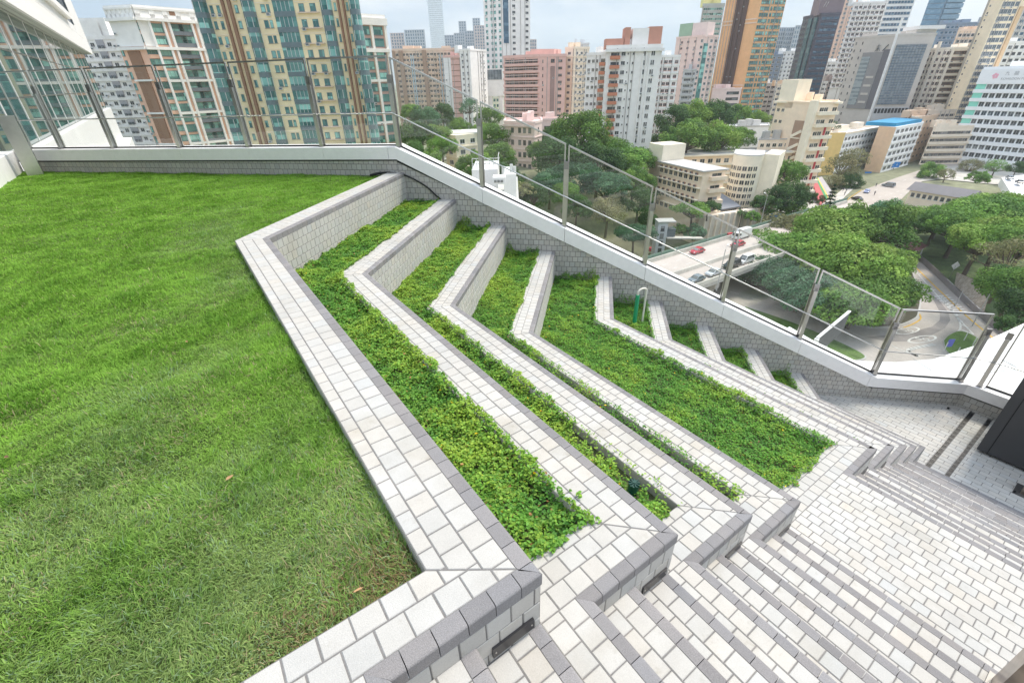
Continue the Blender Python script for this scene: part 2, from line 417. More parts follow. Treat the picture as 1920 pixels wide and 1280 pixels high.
def structure(name, mb, mats):
    o = mb.build(name, mats); o['kind'] = 'structure'; return o
b = MB(); tiles(b, (0, 0, 0), uy, -ux, [(YEND, 0), (YC[1] + CW, 0), (YC[1] + CW, 3.4), (YEND, 3.4)], .0965, .0945, v0=0); structure('upper_landing', b, [M_TILE, M_GROUT])
b = MB(); tiles(b, (0, 0, -1.8), uy, -ux, [(YEND, -4.183), (YC[5] + CW, -4.183), (YC[5] + CW, -3.045), (YEND, -3.045)], .0965, .0868, v0=-4.183); structure('landing', b, [M_TILE, M_GROUT])
FZ = -4.05
fl = MB()
flp = [(YEND, -10.62), (.76, -10.62), (PD - 8.67, -8.67), (2.15, -8.11), (YEND, -8.11)]
for (ya, yb_) in ((YEND, .237), (.293, .477), (.543, 2.71)):
    pp = clip(clip([(a, b_) for a, b_ in flp], 1, 0, -ya), -1, 0, yb_)
    tiles(fl, (0, 0, FZ), uy, -ux, pp, .195, .0975, gap=.007, v0=-8.11)
structure('paved_floor', fl, [M_TILE, M_GROUT])
M_GRATE = mat('drain_grate_metal', (0.16, 0.155, 0.15), 0.45, metal=0.7)
for k, (ya, lab) in enumerate(((.477, 'narrow slotted drain channel in the paved floor, nearer the tiled terraces'), (.237, 'narrow slotted drain channel in the paved floor, nearer the dark metal box'))):
    yb_ = ya + .066 if k == 0 else ya + .056
    t = thing('drain_channel', (8.6, ya, FZ), lab, 'drain', 'slotted drains in the lower floor')
    m = MB(); m.box(8.17, 10.62, ya, yb_, FZ - .05, FZ - .035); m.build('channel', [M_BLACK], t)
    m = MB()
    for q in range(5):
        yy = ya + .004 + q * (yb_ - ya - .012) / 4; m.box(8.17, 10.62, yy, yy + .005, FZ - .03, FZ + .002)
    x = 8.17
    while x < 10.6: m.box(x, x + .012, ya + .001, yb_ - .001, FZ - .028, FZ + .001); x += .14
    m.build('grate', [M_GRATE], t)

# ---- parapet
PO = Vector((PD / 2, PD / 2, 0)); PS = Vector((1, -1, 0)) / R2; PN = Vector((1, 1, 0)) / R2
def pp(s, n, z): return PO + PS * s + PN * n + uz * z
S_L, S_K1, S_K2, S_R = -11.72, -3.47, 5.47, 6.97
def ctop(s):
    if s < S_K1: return .36 + (s - S_L) / (S_K1 - S_L) * .07
    if s < S_K2: return .43 + (s - S_K1) / (S_K2 - S_K1) * (-3.56 - .43)
    return -3.56
CF = .205
def cbot(s): return ctop(s) - (CF if (s <= S_K1 or s >= S_K2) else CF + .045)
par = thing('parapet_wall', pp(0, 0, -4.05), 'long tiled parapet with white metal coping, level by the lawn and sloping down past the terraces', 'parapet')
tf = MB()
for (sa, sb, za, zb_) in ((S_L, S_K1, -.9, -.9), (S_K1, S_K2, -.9, -4.4), (S_K2, S_R, -4.4, -4.4)):
    ta, tb = (cbot(sa + 1e-4), cbot(sb - 1e-4))
    tiles(tf, PO, PS, uz, [(sa, za), (sb, zb_), (sb, tb), (sa, ta)], .0965, .0985, gap=.0085, v0=-.06, u0=.03, spread=.05)
tiles(tf, (10.62, 0, 0), -uy, uz, [(-.765, -4.4), (1.7, -4.4), (1.7, -3.765), (-.765, -3.765)], .0965, .0985, v0=-.06, spread=.05)
M_PTILE = mat('parapet_tile', (0.47, 0.45, 0.41), 0.8, tint=True, nscale=200, namt=0.10, n2=[(1.1, 0.08)], bump=0.2, bscale=250)
tf.build('tiled_face', [M_PTILE, M_GROUT], par)
POSTS = [-10.60, -9.36, -7.86, -6.39, -4.90, S_K1 + .03, -1.97, -.49, .998, 2.47, 3.96, 5.44, 6.88]
cuts = [S_L] + [s + .05 for s in POSTS[:5]] + [S_K1 - .14] + [s + .02 for s in POSTS[6:11]] + [S_K2 - .12, S_R]
def cop_section(s, f=-.03, back=.36):
    zt, zb_ = ctop(s), cbot(s)
    return [pp(s, f, zb_), pp(s, f, zt - .006), pp(s, f + .006, zt), pp(s, back, zt + .012), pp(s, back, zt - .9), pp(s, back - .02, zt - .9), pp(s, back - .02, zb_), ]
for a, b_ in zip(cuts[:-1], cuts[1:]):
    m = MB(); knots = [a + .003] + [k for k in (S_K1, S_K2) if a < k < b_] + [b_ - .003]
    secs = [cop_section(k) for k in knots]
    for q in range(len(secs) - 1):
        A_, B_ = secs[q], secs[q + 1]
        for r in range(len(A_)):
            r2 = (r + 1) % len(A_); m.face([A_[r], A_[r2], B_[r2], B_[r]])
    m.face(list(reversed(secs[0]))); m.face(secs[-1])
    m.build('coping_panel', [M_PANEL], par)
m = MB()   # black shadow joint under the coping
ks = [S_L, S_K1, S_K2, S_R]
for a, b_ in zip(ks[:-1], ks[1:]):
    za, zb_ = cbot(a + (1e-4 if a == S_K1 else 0)), cbot(b_ - (1e-4 if b_ == S_K2 else 0))
    if a == S_K1: za = cbot(S_K1 - .01) - .02; zb_ = cbot(S_K2 + .01) - .02
    A_ = [pp(a, -.012, za - .024), pp(a, -.012, za + .0005), pp(a, .05, za + .0005), pp(a, .05, za - .024)]
    B_ = [pp(b_, -.012, zb_ - .024), pp(b_, -.012, zb_ + .0005), pp(b_, .05, zb_ + .0005), pp(b_, .05, zb_ - .024)]
    for r in range(4): m.face([A_[r], A_[(r + 1) % 4], B_[(r + 1) % 4], B_[r]])
m.box(10.608, 10.66, -1.7, .77, -3.79, -3.765)
m.build('shadow_joint', [M_BLACK], par)
m = MB(); x0, x1 = 10.59, 10.98
m.ext([(x0, .745, -3.765), (x0, .745, -3.56), (x1, .80, -3.548), (x1, .80, -3.765)], (0, -2.4, 0)); m.build('coping_panel', [M_PANEL], par)

# second parapet on the left, running towards the viewer
par2 = thing('parapet_wall', (-2.6, 10, -.1), 'short white panel parapet at the left edge of the lawn below dark glass', 'parapet')
for (y0, y1) in ((4, 7), (7.006, 9.8), (9.806, 12.4), (12.406, 13.93)):
    m = MB(); m.ext([(-2.6, y0, -.4), (-2.6, y0, .33), (-2.615, y0, .345), (-3.0, y0, .36), (-3.0, y0, -.4)], (0, y1 - y0, 0)); m.build('coping_panel', [M_PANEL], par2)

# ---- glass balustrade
GN = .12
bal = thing('glass_balustrade', pp(S_K1, GN, .43), 'clear glass balustrade with stainless posts and thin rails along the parapet coping', 'balustrade')
def post(base, tdir, ndir, parent, h=.97, wide=.062, mat_=None):
    """stainless channel post: two flanges and a web, clamp plate on top"""
    m = MB(); C = Vector(base)
    m.obox(C + uz * h / 2 - ndir * .045, tdir, ndir, uz, wide / 2, .008, h / 2)
    for s_ in (-1, 1): m.obox(C + uz * h / 2 + tdir * s_ * (wide / 2 - .006) - ndir * .012, tdir, ndir, uz, .006, .026, h / 2 - .001, 1)
    m.obox(C + uz * .006, tdir, ndir, uz, wide / 2 + .012, .065, .006, 1)
    o = m.build('post', [M_STEEL, M_STEELD], parent)
    k = MB(); k.obox(C + uz * (h + .06) - ndir * .02, tdir, ndir, uz, .042, .012, .06, 0)
    k.obox(C + uz * (h + .03) - ndir * .036, tdir, ndir, uz, .006, .008, .012, 0); k.obox(C + uz * (h + .03) - ndir * .036 + tdir * .02, tdir, ndir, uz, .006, .008, .012, 0)
    k.build('clamp', [M_STEELD], o)
for s_ in POSTS:
    post(pp(s_, GN - .03, ctop(s_) + .004), PS, PN, bal)
def gpanel(P0, P1, ndir, parent, h=1.36, low=.03):
    """one framed pane from P0 to P1 (coping level)"""
    P0 = Vector(P0); P1 = Vector(P1); m = MB()
    a, b_, c, d = P0 + uz * low, P1 + uz * low, P1 + uz * (h - .02), P0 + uz * (h - .02)
    t = ndir * .006
    m.idx([p - t for p in (a, b_, c, d)] + [p + t for p in (a, b_, c, d)], [(0, 1, 2, 3), (7, 6, 5, 4)])
    o = m.build('glass_panel', [M_GLASS], parent)
    f = MB()
    f.bar(d + (P0 - P1).normalized() * .0, c, .036, .024)
    e = (P1 - P0).normalized()
    f.bar(P0 + uz * .0 + e * .011, P0 + uz * (h - .033) + e * .011, .022, .022, up=ndir)
    f.bar(P1 + uz * .0 - e * .011, P1 + uz * (h - .033) - e * .011, .022, .022, up=ndir)
    f.build('frame', [M_STEEL], o)
    g = MB(); g.bar(P0 + uz * .012, P1 + uz * .012, .03, .02); g.build('gasket', [M_BLACK], o)
ps = [S_L + .3] + POSTS
for a, b_ in zip(ps[:-1], ps[1:]):
    a2, b2 = a + .022, b_ - .022
    gpanel(pp(a2, GN, ctop(a2) + .006), pp(b2, GN, ctop(b2) + .006), PN, bal)
m = MB(); MR = .53
path = [pp(s, .02, ctop(s) + MR) for s in (S_L + .1, S_K1 + .02, S_K2 - .05, S_R - .12)] + [Vector((10.66, .5, -3.56 + MR)), Vector((10.66, -1.7, -3.56 + MR))]
m.tube(path, .011, 8); m.build('mid_rail', [M_STEEL], bal)
m = MB()
for s_ in POSTS:
    z_ = ctop(s_) + MR; m.tube([pp(s_, .035, z_ - .03), pp(s_, .02, z_ - .035), pp(s_, .02, z_ - .008)], .005, 6)
m.build('rail_bracket', [M_STEEL], bal)
bal2 = thing('glass_balustrade', (10.73, .2, -3.55), 'short return of glass balustrade beside the dark metal box, lowest corner of the terrace', 'balustrade')
for yy in (.62, -1.0): post((10.70, yy, -3.552), uy, ux, bal2)
gpanel((10.74, .55, -3.55), (10.74, -.95, -3.55), ux, bal2)
bal3 = thing('glass_balustrade', (-2.75, 11, .35), 'glass balustrade at the far left with thin top rail above the white parapet', 'balustrade')
for yy in (13.0, 11.5, 10.0, 8.5): post((-2.72, yy, .352), uy, -ux, bal3)
for y0, y1 in ((13.6, 13.03), (12.97, 11.53), (11.47, 10.03), (9.97, 8.53)): gpanel((-2.76, y0, .352), (-2.76, y1, .352), ux, bal3)

# big steel post standing on the lawn at the corner
t = thing('steel_post', (-2.31, 13.2, -.1), 'wide leaning-looking flat steel post on the lawn in the far left corner', 'post')
m = MB(); m.box(-2.42, -2.20, 13.14, 13.26, -.12, 1.0); m.build('shaft', [M_STEELD], t)
m = MB(); m.box(-2.43, -2.19, 13.125, 13.14, -.12, 1.0); m.build('face_plate', [M_STEEL], t)

# ---- outer ledge and canopy outside the parapet
t = thing('metal_canopy', (14, 2, -4.8), 'broad white metal roof with seam joints beyond the lowest railing', 'canopy')
cz = -4.6
pts = [at_z(x, y, cz) for (x, y) in ((1480, 612), (1545, 650), (1600, 676), (1680, 679), (1750, 673), (1830, 647), (1920, 606), (2010, 560))]
poly = [(p.x, p.y) for p in pts] + [(18.5, -2.5), (11.02, -2.5), (11.02, .8)] + [(pp(6.6, .40, 0).x, pp(6.6, .40, 0).y), (pp(2.5, .40, 0).x, pp(2.5, .40, 0).y)]
m = MB(); m.prism(poly[::-1], cz - .6, cz, 0); m.build('roof_panel', [mat('white_roof_sheet', (0.80, 0.81, 0.81), 0.5, nscale=.8, namt=.02)], t)
m = MB()
def cpt(x, y): q = at_z(x, y, cz); return Vector((q.x, q.y, cz + .002))
for a, b_ in (((1712, 672), (1764, 706)), ((1832, 700), (1915, 692)), ((1882, 676), (1925, 700)), ((1583, 668), (1596, 684)), ((1862, 666), (1912, 690))):
    m.bar(cpt(*a), cpt(*b_), .02, .004)
m.build('seam', [mat('seam_grey', (.3, .3, .3), .7)], t)

# ---- dark box, bronze posts
M_DARK = mat('dark_anodised_metal', (0.075, 0.075, 0.078), 0.42, metal=0.35, nscale=3, namt=0.05)
t = thing('metal_clad_box', (9.8, -.8, FZ), 'tall charcoal metal clad enclosure standing on the lower floor at the right edge', 'enclosure')
m = MB(); m.box(9.40, 10.5, -1.69, .16, FZ + .03, -.6); m.build('core', [M_BLACK], t)
for (y0, y1) in ((.056, .18), (-.9, .044), (-1.69, -.912)):
    m = MB(); m.box(9.37, 9.40, y0, y1, FZ + .05, -.6); m.build('cladding_panel', [M_DARK], t)
m = MB(); m.box(9.402, 10.5, .161, .18, FZ + .05, -.6); m.build('cladding_panel', [M_DARK], t)
M_BRONZE = mat('bronze_steel', (0.36, 0.30, 0.25), 0.28, metal=1.0, nscale=9, namt=.25)
t = thing('handrail_post', (8.8, -.42, FZ), 'bronze steel post foot bolted to the lower floor beside the dark box', 'post')
m = MB(); m.box(8.69, 9.0, -.62, -.40, FZ + .0, FZ + .012); m.build('base_plate', [M_GRATE], t)
m = MB(); m.box(8.76, 8.92, -.62, -.47, FZ + .012, FZ + 1.05); m.build('shaft', [M_BRONZE], t)
m = MB(); m.box(8.70, 8.74, -.43, -.405, FZ + .012, FZ + .03); m.build('bolt', [M_BLACK], t)
t = thing('handrail_post', (2.86, -.56, -1.65), 'flat bronze steel post at the bottom right corner beside the steps', 'post')
m = MB(); m.box(2.755, 2.965, -.60, -.52, -1.65, -.55); m.build('shaft', [M_BRONZE], t)
m = MB(); m.box(2.72, 3.0, -.63, -.50, -1.648, -1.635); m.build('base_plate', [M_GRATE], t)

# ---- hose over the wall, standpipe, valve cap, bird
t = thing('hose', (3.0, 8.0, .05), 'black hose arching from the lawn corner across the parapet tiles into the first bed', 'hose')
hp = []
for (x, y, n) in ((701, 327, -.10), (715, 324, -.05), (735, 324, -.03), (760, 329, -.03), (785, 341, -.03), (803, 353, -.03), (818, 367, -.03), (829, 376, -.04)):
    r = ray(x, y); q = CAM + r * ((PD / R2 + n - CAM.dot(PN)) / r.dot(PN)); hp.append(q)
def smooth(path, n=6):
    P = [Vector(p) for p in path]; out = []
    for i in range(len(P) - 1):
        p0, p1, p2, p3 = P[max(i - 1, 0)], P[i], P[i + 1], P[min(i + 2, len(P) - 1)]
        for k in range(n):
            u = k / n; out.append(0.5 * (2 * p1 + (p2 - p0) * u + (2 * p0 - 5 * p1 + 4 * p2 - p3) * u * u + (3 * p1 - p0 - 3 * p2 + p3) * u ** 3))
    return out + [P[-1]]
m = MB(); m.tube(smooth(hp), .014, 8); m.build('hose_pipe', [M_BLACK], t)
m = MB(); m.tube([hp[0] + Vector((-.05, .05, -.02)), hp[0], hp[1]], .022, 8); m.build('coupling', [M_BLACK], t)
zb5 = ZW[6] - .05
p0 = at_z(1189, 607, zb5); p1 = at_z(1204, 603, zb5)
t = thing('standpipe', p0, 'green sleeved pipe with a white hooked hose standing in a small planting bed', 'pipe')
hg = z_at(1194, 553, math.hypot(p0.x, p0.y)) - zb5
m = MB(); m.tube([p0, p0 + uz * hg], .034, 14); m.build('green_sleeve', [mat('green_foam', (0.015, 0.30, 0.13), 0.6, nscale=60, namt=.06)], t)
m = MB(); q = p1 - p0
hk = [p0 + uz * (hg - .03), p0 + uz * (hg + .05)] + [p0 + q * (.5 - .5 * math.cos(a)) + uz * (hg + .05 + .05 * math.sin(a)) for a in (.5, 1.1, 1.57, 2.1, 2.7)] + [p1 + uz * (hg + .03), p1 + uz * hg * .5, p1 - uz * .02]
m.tube(smooth(hk, 3), .017, 10); m.build('white_hose', [mat('white_plastic', (0.66, 0.64, 0.56), 0.45)], t)
cpos = at_z(1188, 912, ZW[3] + .0)
t = thing('valve_cap', (cpos.x, cpos.y, ZW[3] - .05), 'small dark green ribbed valve cap among the plants of the second bed', 'valve cap')
m = MB(); c0 = Vector((cpos.x, cpos.y, 0))
m.tube([c0 + uz * (ZW[3] - .05), c0 + uz * (ZW[3] + .03)], .036, 18)
for k in range(9):
    a = k * 2 * math.pi / 9; m.bar(c0 + uz * (ZW[3] + .034) + Vector((math.cos(a), math.sin(a), 0)) * .010, c0 + uz * (ZW[3] + .034) + Vector((math.cos(a), math.sin(a), 0)) * .038, .007, .01)
m.tube([c0 + uz * (ZW[3] + .03), c0 + uz * (ZW[3] + .044)], .011, 10)
m.build('cap', [mat('dark_green_plastic', (0.006, 0.055, 0.04), 0.4)], t)
for k_, (lx, ly, lz_, dx, dy) in enumerate(((1778, 765, FZ, .035, .0),)):
    q = at_z(lx, ly, lz_ + .02); mbl = MB()
    for a0 in (-.3, .35):
        e = Vector((math.cos(a0), math.sin(a0), 0)); f = Vector((-e.y, e.x, 0))
        mbl.idx([q - e * .045, q + f * .02 + uz * .012, q + e * .05, q - f * .02, q + uz * .02], [(0, 1, 4), (1, 2, 4), (2, 3, 4), (3, 0, 4), (0, 3, 2, 1)])
    o = mbl.build('dead_leaf', [M_BLACK]); tag(o, 'small black curled leaf lying on the lower paved floor', 'leaf')
# ================================================================== LAWN AND PLANTS
def wob(x, y, seed, base):
    """cheap smooth noise in about [-1, 1]"""
    r = np.random.default_rng(seed); out = np.zeros_like(x)
    amp = 0
    for o in range(4):
        for k in range(4):
            a = r.uniform(0, 2 * math.pi); f = base * 2 ** o * r.uniform(.7, 1.4); ph = r.uniform(0, 6.28)
            out += np.sin((x * math.cos(a) + y * math.sin(a)) * f * 2 * math.pi + ph + 1.3 * np.sin((x * math.sin(a) - y * math.cos(a)) * f * 4 + ph)) * .75 ** o * .5
            amp += (.75 ** o * .5) ** 2
    return np.clip(out / math.sqrt(amp) / 1.2, -1.6, 1.6)
M_LAWN = mat('lawn_ground', (0.10, 0.145, 0.04), 0.95, nscale=3, namt=.3, n2=[(45, .45)], bump=.8, bscale=70)
ZL = -.075
b = MB()
lw = [(-2.6, YC[1] + .236), (XW[1] - TW + .004, YC[1] + .236), (XW[1] - TW + .004, YB[1] + TW * T2 + .0)]
s_ = (PD - (XW[1] - TW) - (YB[1] + TW * T2)) / 2
lw += [(XW[1] - TW + s_, YB[1] + TW * T2 + s_), (-2.6, PD + 2.6)]
b.face([(x, y, ZL) for x, y in lw]); o = b.build('lawn', [M_LAWN]); o['kind'] = 'structure'
M_GRASS = mat('grass_blades', (1, 1, 1), 0.6, tint=True, spec=.12, sss=.30)

def lawn_in(x, y, m=0.0):
    ok = (x > -2.6) & (y > YC[1] + .232 + m) & (x + y < PD - m * .5)
    f = x - (XW[1] - TW - m) - np.maximum(0, y - (YB[1] + TW * T2))
    return ok & (f < 0)
def in_view(x, y, z, mx=120):
    vx, vy, vz = x - CAM.x, y - CAM.y, z - CAM.z
    k = vx * FW.x + vy * FW.y + vz * FW.z
    px = 960 + F_PX * (vx * RT.x + vy * RT.y + vz * RT.z) / np.maximum(k, .05)
    py = 640 - F_PX * (vx * UP.x + vy * UP.y + vz * UP.z) / np.maximum(k, .05)
    return (k > .05) & (px > -mx) & (px < 1920 + mx) & (py > -mx) & (py < 1280 + mx)
def grass():
    N = 3900000
    x = rng.uniform(-2.6, 3.1, N); y = rng.uniform(.9, 14, N)
    d = np.sqrt(x * x + y * y + 2.0)
    keep = rng.random(N) < np.clip((2.0 / d) ** 1.15, .16, 1)
    ok = keep & lawn_in(x, y, .004)
    vis = in_view(x, y, np.full(N, ZL), 200)
    ok &= vis | (rng.random(N) < .12)
    x, y, d = x[ok], y[ok], d[ok]; n = len(x)
    patch = wob(x, y, 3, .32); fine = wob(x, y, 5, 1.5); dry = wob(x, y, 9, .75)
    L = rng.uniform(.015, .037, n) * (1 + .26 * fine + .12 * patch); L *= np.where(rng.random(n) < .07, 1.5, 1)
    edge = np.minimum(1, np.abs(x - (XW[1] - TW)) * 8)
    L *= 1.25 - .25 * edge
    W = rng.uniform(.0008, .0017, n) * (1 + .33 * np.maximum(0, d - 1.5)) ** .62
    az = rng.uniform(0, 2 * np.pi, n) + 0; az = np.where(rng.random(n) < .45, 2.2 * wob(x, y, 12, .8) + rng.normal(0, .5, n), az)
    tilt = np.clip(rng.normal(.95 - .2 * fine, .33, n), .05, 1.5)
    dx, dy = np.cos(az), np.sin(az); sx, sy = -dy, dx
    z0 = ZL + rng.uniform(-.006, .006, n) + .010 * (1 + wob(x, y, 21, 1.1))
    h1, r1 = L * .55 * np.cos(tilt * .6), L * .55 * np.sin(tilt * .6)
    t2 = np.clip(tilt + .45, 0, 1.75); h2, r2 = h1 + L * .5 * np.cos(t2), r1 + L * .5 * np.sin(t2)
    h2 = np.maximum(h2, -.006)
    V = np.empty((n, 5, 3), np.float32)
    for k, (r_, h_, ww) in enumerate(((0, 0, 1), (0, 0, -1), (r1, h1, -.85), (r1, h1, .85), (r2, h2, 0))):
        V[:, k, 0] = x + dx * r_ + sx * W * ww; V[:, k, 1] = y + dy * r_ + sy * W * ww; V[:, k, 2] = z0 + h_
    base = np.arange(n)[:, None] * 5
    F = np.concatenate([base + np.array([[0, 1, 2]]), base + np.array([[0, 2, 3]]), base + np.array([[3, 2, 4]])], 0)
    lush = np.array([.225, .41, .055]); dull = np.array([.255, .345, .115]); deep = np.array([.105, .255, .035]); straw = np.array([.46, .40, .23]); blue = np.array([.23, .33, .18])
    a = np.clip(.55 + .5 * patch + .18 * (d - 3.2) + rng.normal(0, .16, n), 0, 1)[:, None]
    C = dull * (1 - a) + lush * a
    bsel = np.clip(rng.normal(.12, .22, n) + .22 * fine, 0, .75)[:, None]; C = C * (1 - bsel) + deep * bsel
    q = rng.random(n); lim = np.clip(.05 + .11 * dry - .03 * (d - 2), .008, .26)
    C = np.where((q < lim)[:, None], straw * rng.uniform(.55, 1.1, (n, 1)), C); C = np.where(((q > .90) & (a[:, 0] < .6))[:, None], blue, C)
    nb = np.exp(-((x - .18) ** 2 + (y - 1.02) ** 2) / .018) + .5 * np.exp(-((x + .1) ** 2 + (y - 1.0) ** 2) / .02)
    C = np.where((rng.random(n) < nb * .6)[:, None], np.array([.27, .19, .10]) * rng.uniform(.5, 1.4, (n, 1)), C)
    C = C * rng.uniform(.80, 1.36, (n, 1))
    o = np_mesh('grass', V.reshape(-1, 3), F, M_GRASS, np.concatenate([C, C, C], 0), parent=None)
    tag(o, 'thick mown lawn grass with drier brownish patches', 'grass', kind='stuff')
    print('grass blades', n)
grass()
# fallen dry leaves and bits on the lawn
M_DRY = mat('dry_leaf', (0.36, 0.22, 0.11), 0.8, objrnd=.35)
for k, (px, py, lab) in enumerate(((12, 856, 'pale dry leaf lying on the grass at the left edge'), (350, 640, 'pale dry twig leaf on the grass, left of the first terrace wall bend'), (672, 1105, 'straw coloured dry leaf in the grass near the lawn corner'), (430, 895, 'reddish dry leaf in the middle of the lawn'), (160, 610, 'small pale dry leaf on the upper left grass'), (300, 352, 'tiny white scrap on the far grass near the parapet'))):
    q = at_z(px, py, ZL + .045); a = random.uniform(0, 6); L = .017; e = Vector((math.cos(a), math.sin(a), .1)) * L; f = Vector((-math.sin(a), math.cos(a), 0)) * L * .36
    m = MB(); m.idx([q - e, q - e * .3 + f + uz * .006, q + e * .5 + f * .7 + uz * .004, q + e * 1.1, q + e * .5 - f * .8, q - e * .3 - f, q + uz * -.003], [(0, 1, 6), (1, 2, 6), (2, 3, 6), (3, 4, 6), (4, 5, 6), (5, 0, 6)])
    o = m.build('dead_leaf', [M_DRY]); tag(o, lab, 'leaf', 'dry leaves on the lawn')

# ---- planting beds
M_LEAF = mat('creeper_leaf', (1, 1, 1), 0.5, tint=True, spec=.22, sss=.28)
def bed(i, lab):
    X, yb = XW[i], YB[i]; X2, yb2 = XW[i + 1] - TW, YB[i + 1] + TW * T2
    z = ZW[i + 1]; zs = z - .075; ye = YC[i + 1] + TW
    # soil
    c0 = (PD - (X2) - yb2) / 2; c1 = (PD - X - yb) / 2
    P = [(X, ye), (X2, ye), (X2, yb2), (X2 + c0, yb2 + c0), (X + c1, yb + c1), (X, yb)]
    m = MB()
    m.face([(x, y, zs) for x, y in (P[0], P[1], P[2], P[5])]); m.face([(x, y, zs) for x, y in (P[5], P[2], P[3], P[4])])
    o = m.build('soil', [M_SOIL]); o['kind'] = 'structure'
    x0, x1, y0, y1 = X - .05, X2 + c0 + .2, ye - .12, yb + c1 + .2
    dn = {1: 19000, 2: 17000, 3: 14500, 4: 12000}.get(i, 10000)
    N = int((x1 - x0) * (y1 - y0) * dn)
    x = rng.uniform(x0, x1, N); y = rng.uniform(y0, y1, N)
    n1 = wob(x, y, 40 + i, 2.2); n2 = wob(x, y, 60 + i, .55); n3 = wob(x, y, 80 + i, 5)
    f1 = x - X - np.maximum(0, y - yb); f2 = x - X2 - np.maximum(0, y - yb2)
    spill = .022 + .040 * np.maximum(0, n1) + .03 * np.maximum(0, n2 - .1)
    if i == 4: spill = spill + .04 * np.maximum(0, n2)
    thin = np.where(i in (2, 3), .62, .75)
    ok = (f1 > .004) & (f2 < spill) & (y > ye - spill * .8) & (x + y < PD - .01)
    cover = n1 * .6 + n2 * .8 + rng.normal(0, .35, N)
    ok &= (cover > (-1.05 if i != 2 else -.85)) | (rng.random(N) < .42)
    if i == 2:   # thinner growth and a bare strip by the upstand near the stair end
        ok &= ~((y < 1.95) & (f2 > -.08 + .03 * n1) & (rng.random(N) < .9))
    if i == 3:
        ok &= ~((y < 3.4) & (f2 > -.14 + .05 * n1) & (rng.random(N) < .6))
    x, y, n1, n2, n3, f1, f2, cover = [v[ok] for v in (x, y, n1, n2, n3, f1, f2, cover)]; n = len(x)
    hgt = .043 + .018 * n1 + .016 * n2 + .010 * n3
    hgt = np.clip(hgt, .012, .10)
    hgt = hgt + .034 * np.exp(-(f2 / .07) ** 2) * (1 + .6 * n3) + .022 * np.exp(-((y - ye) / .07) ** 2)
    far = np.clip((x + y - (PD - .30)) / .3, 0, 1); hgt *= 1 + far * (1.1 + .9 * n2)       # taller growth against the parapet
    zz = zs + hgt * rng.uniform(.45, 1.05, n) + .012
    over = (f2 > 0) | (y < ye); zz = np.where(over, z + .008 + .028 * rng.random(n), zz)
    # leaflets: pointed ovals (6-gon folded on the mid-rib -> two quads)
    sz = rng.uniform(.0080, .0145, n) * {1: .90, 2: .90, 3: .92}.get(i, .92)
    az = rng.uniform(0, 2 * np.pi, n); pit = rng.normal(.12, .38, n); rol = rng.normal(0, .38, n)
    ex, ey, ez = np.cos(az) * np.cos(pit), np.sin(az) * np.cos(pit), np.sin(pit)
    fx, fy, fz = -np.sin(az) * np.cos(rol), np.cos(az) * np.cos(rol), np.sin(rol)
    V = np.empty((n, 6, 3), np.float32)
    for k, (a, b_, c) in enumerate(((-1, 0, 0), (-.25, .58, .18), (.5, .5, .14), (1.05, 0, -.05), (.5, -.5, .14), (-.25, -.58, .18))):
        V[:, k, 0] = x + sz * (a * ex + b_ * fx); V[:, k, 1] = y + sz * (a * ey + b_ * fy); V[:, k, 2] = zz + sz * (a * ez + b_ * fz + c)
    base = np.arange(n)[:, None] * 6
    F = np.concatenate([base + np.array([[0, 3, 2, 1]]), base + np.array([[0, 5, 4, 3]])], 0)
    dark = np.array([.075, .205, .035]); midg = np.array([.150, .330, .045]); yel = np.array([.36, .45, .055]); dead = np.array([.30, .16, .06])
    a = np.clip(.45 + .30 * n1 + .18 * n2 + rng.normal(0, .2, n), 0, 1)[:, None]
    C = dark * (1 - a) + midg * a
    yb_ = np.clip({1: .30, 2: .34, 3: .20, 4: .06}.get(i, -.05) + .45 * n2 + rng.normal(0, .25, n) - .35 * far, 0, .85)[:, None]
    C = C * (1 - yb_ * .75) + yel * yb_ * .75
    q = rng.random(n); C = np.where((q < .006 + .012 * np.maximum(0, -n2))[:, None], dead * rng.uniform(.6, 1.2, (n, 1)), C)
    C = np.where((q > .9985)[:, None], np.array([.85, .55, .02]), C)
    C *= rng.uniform(.95, 1.52, (n, 1))
    # thin runners (stems) creeping over the tiles
    o = np_mesh('ground_cover', V.reshape(-1, 3), F, M_LEAF, np.concatenate([C, C], 0))
    tag(o, lab, 'ground cover', kind='stuff')
bed_lab = {1: 'yellow green creeping plants in the topmost narrow bed beside the lawn wall', 2: 'creeping plants in the second narrow bed around the valve cap',
           3: 'creeping plants in the third narrow bed, thin along its lower end', 4: 'dense dark green creeping plants filling the widest bed',
           5: 'small bed of creeping plants around the green pipe', 6: 'small corner bed of plants just right of the green pipe bed', 7: 'third small corner bed of plants below the green pipe', 8: 'lowest small corner bed of plants above the paved floor'}
for i in range(1, 9): bed(i, bed_lab[i])
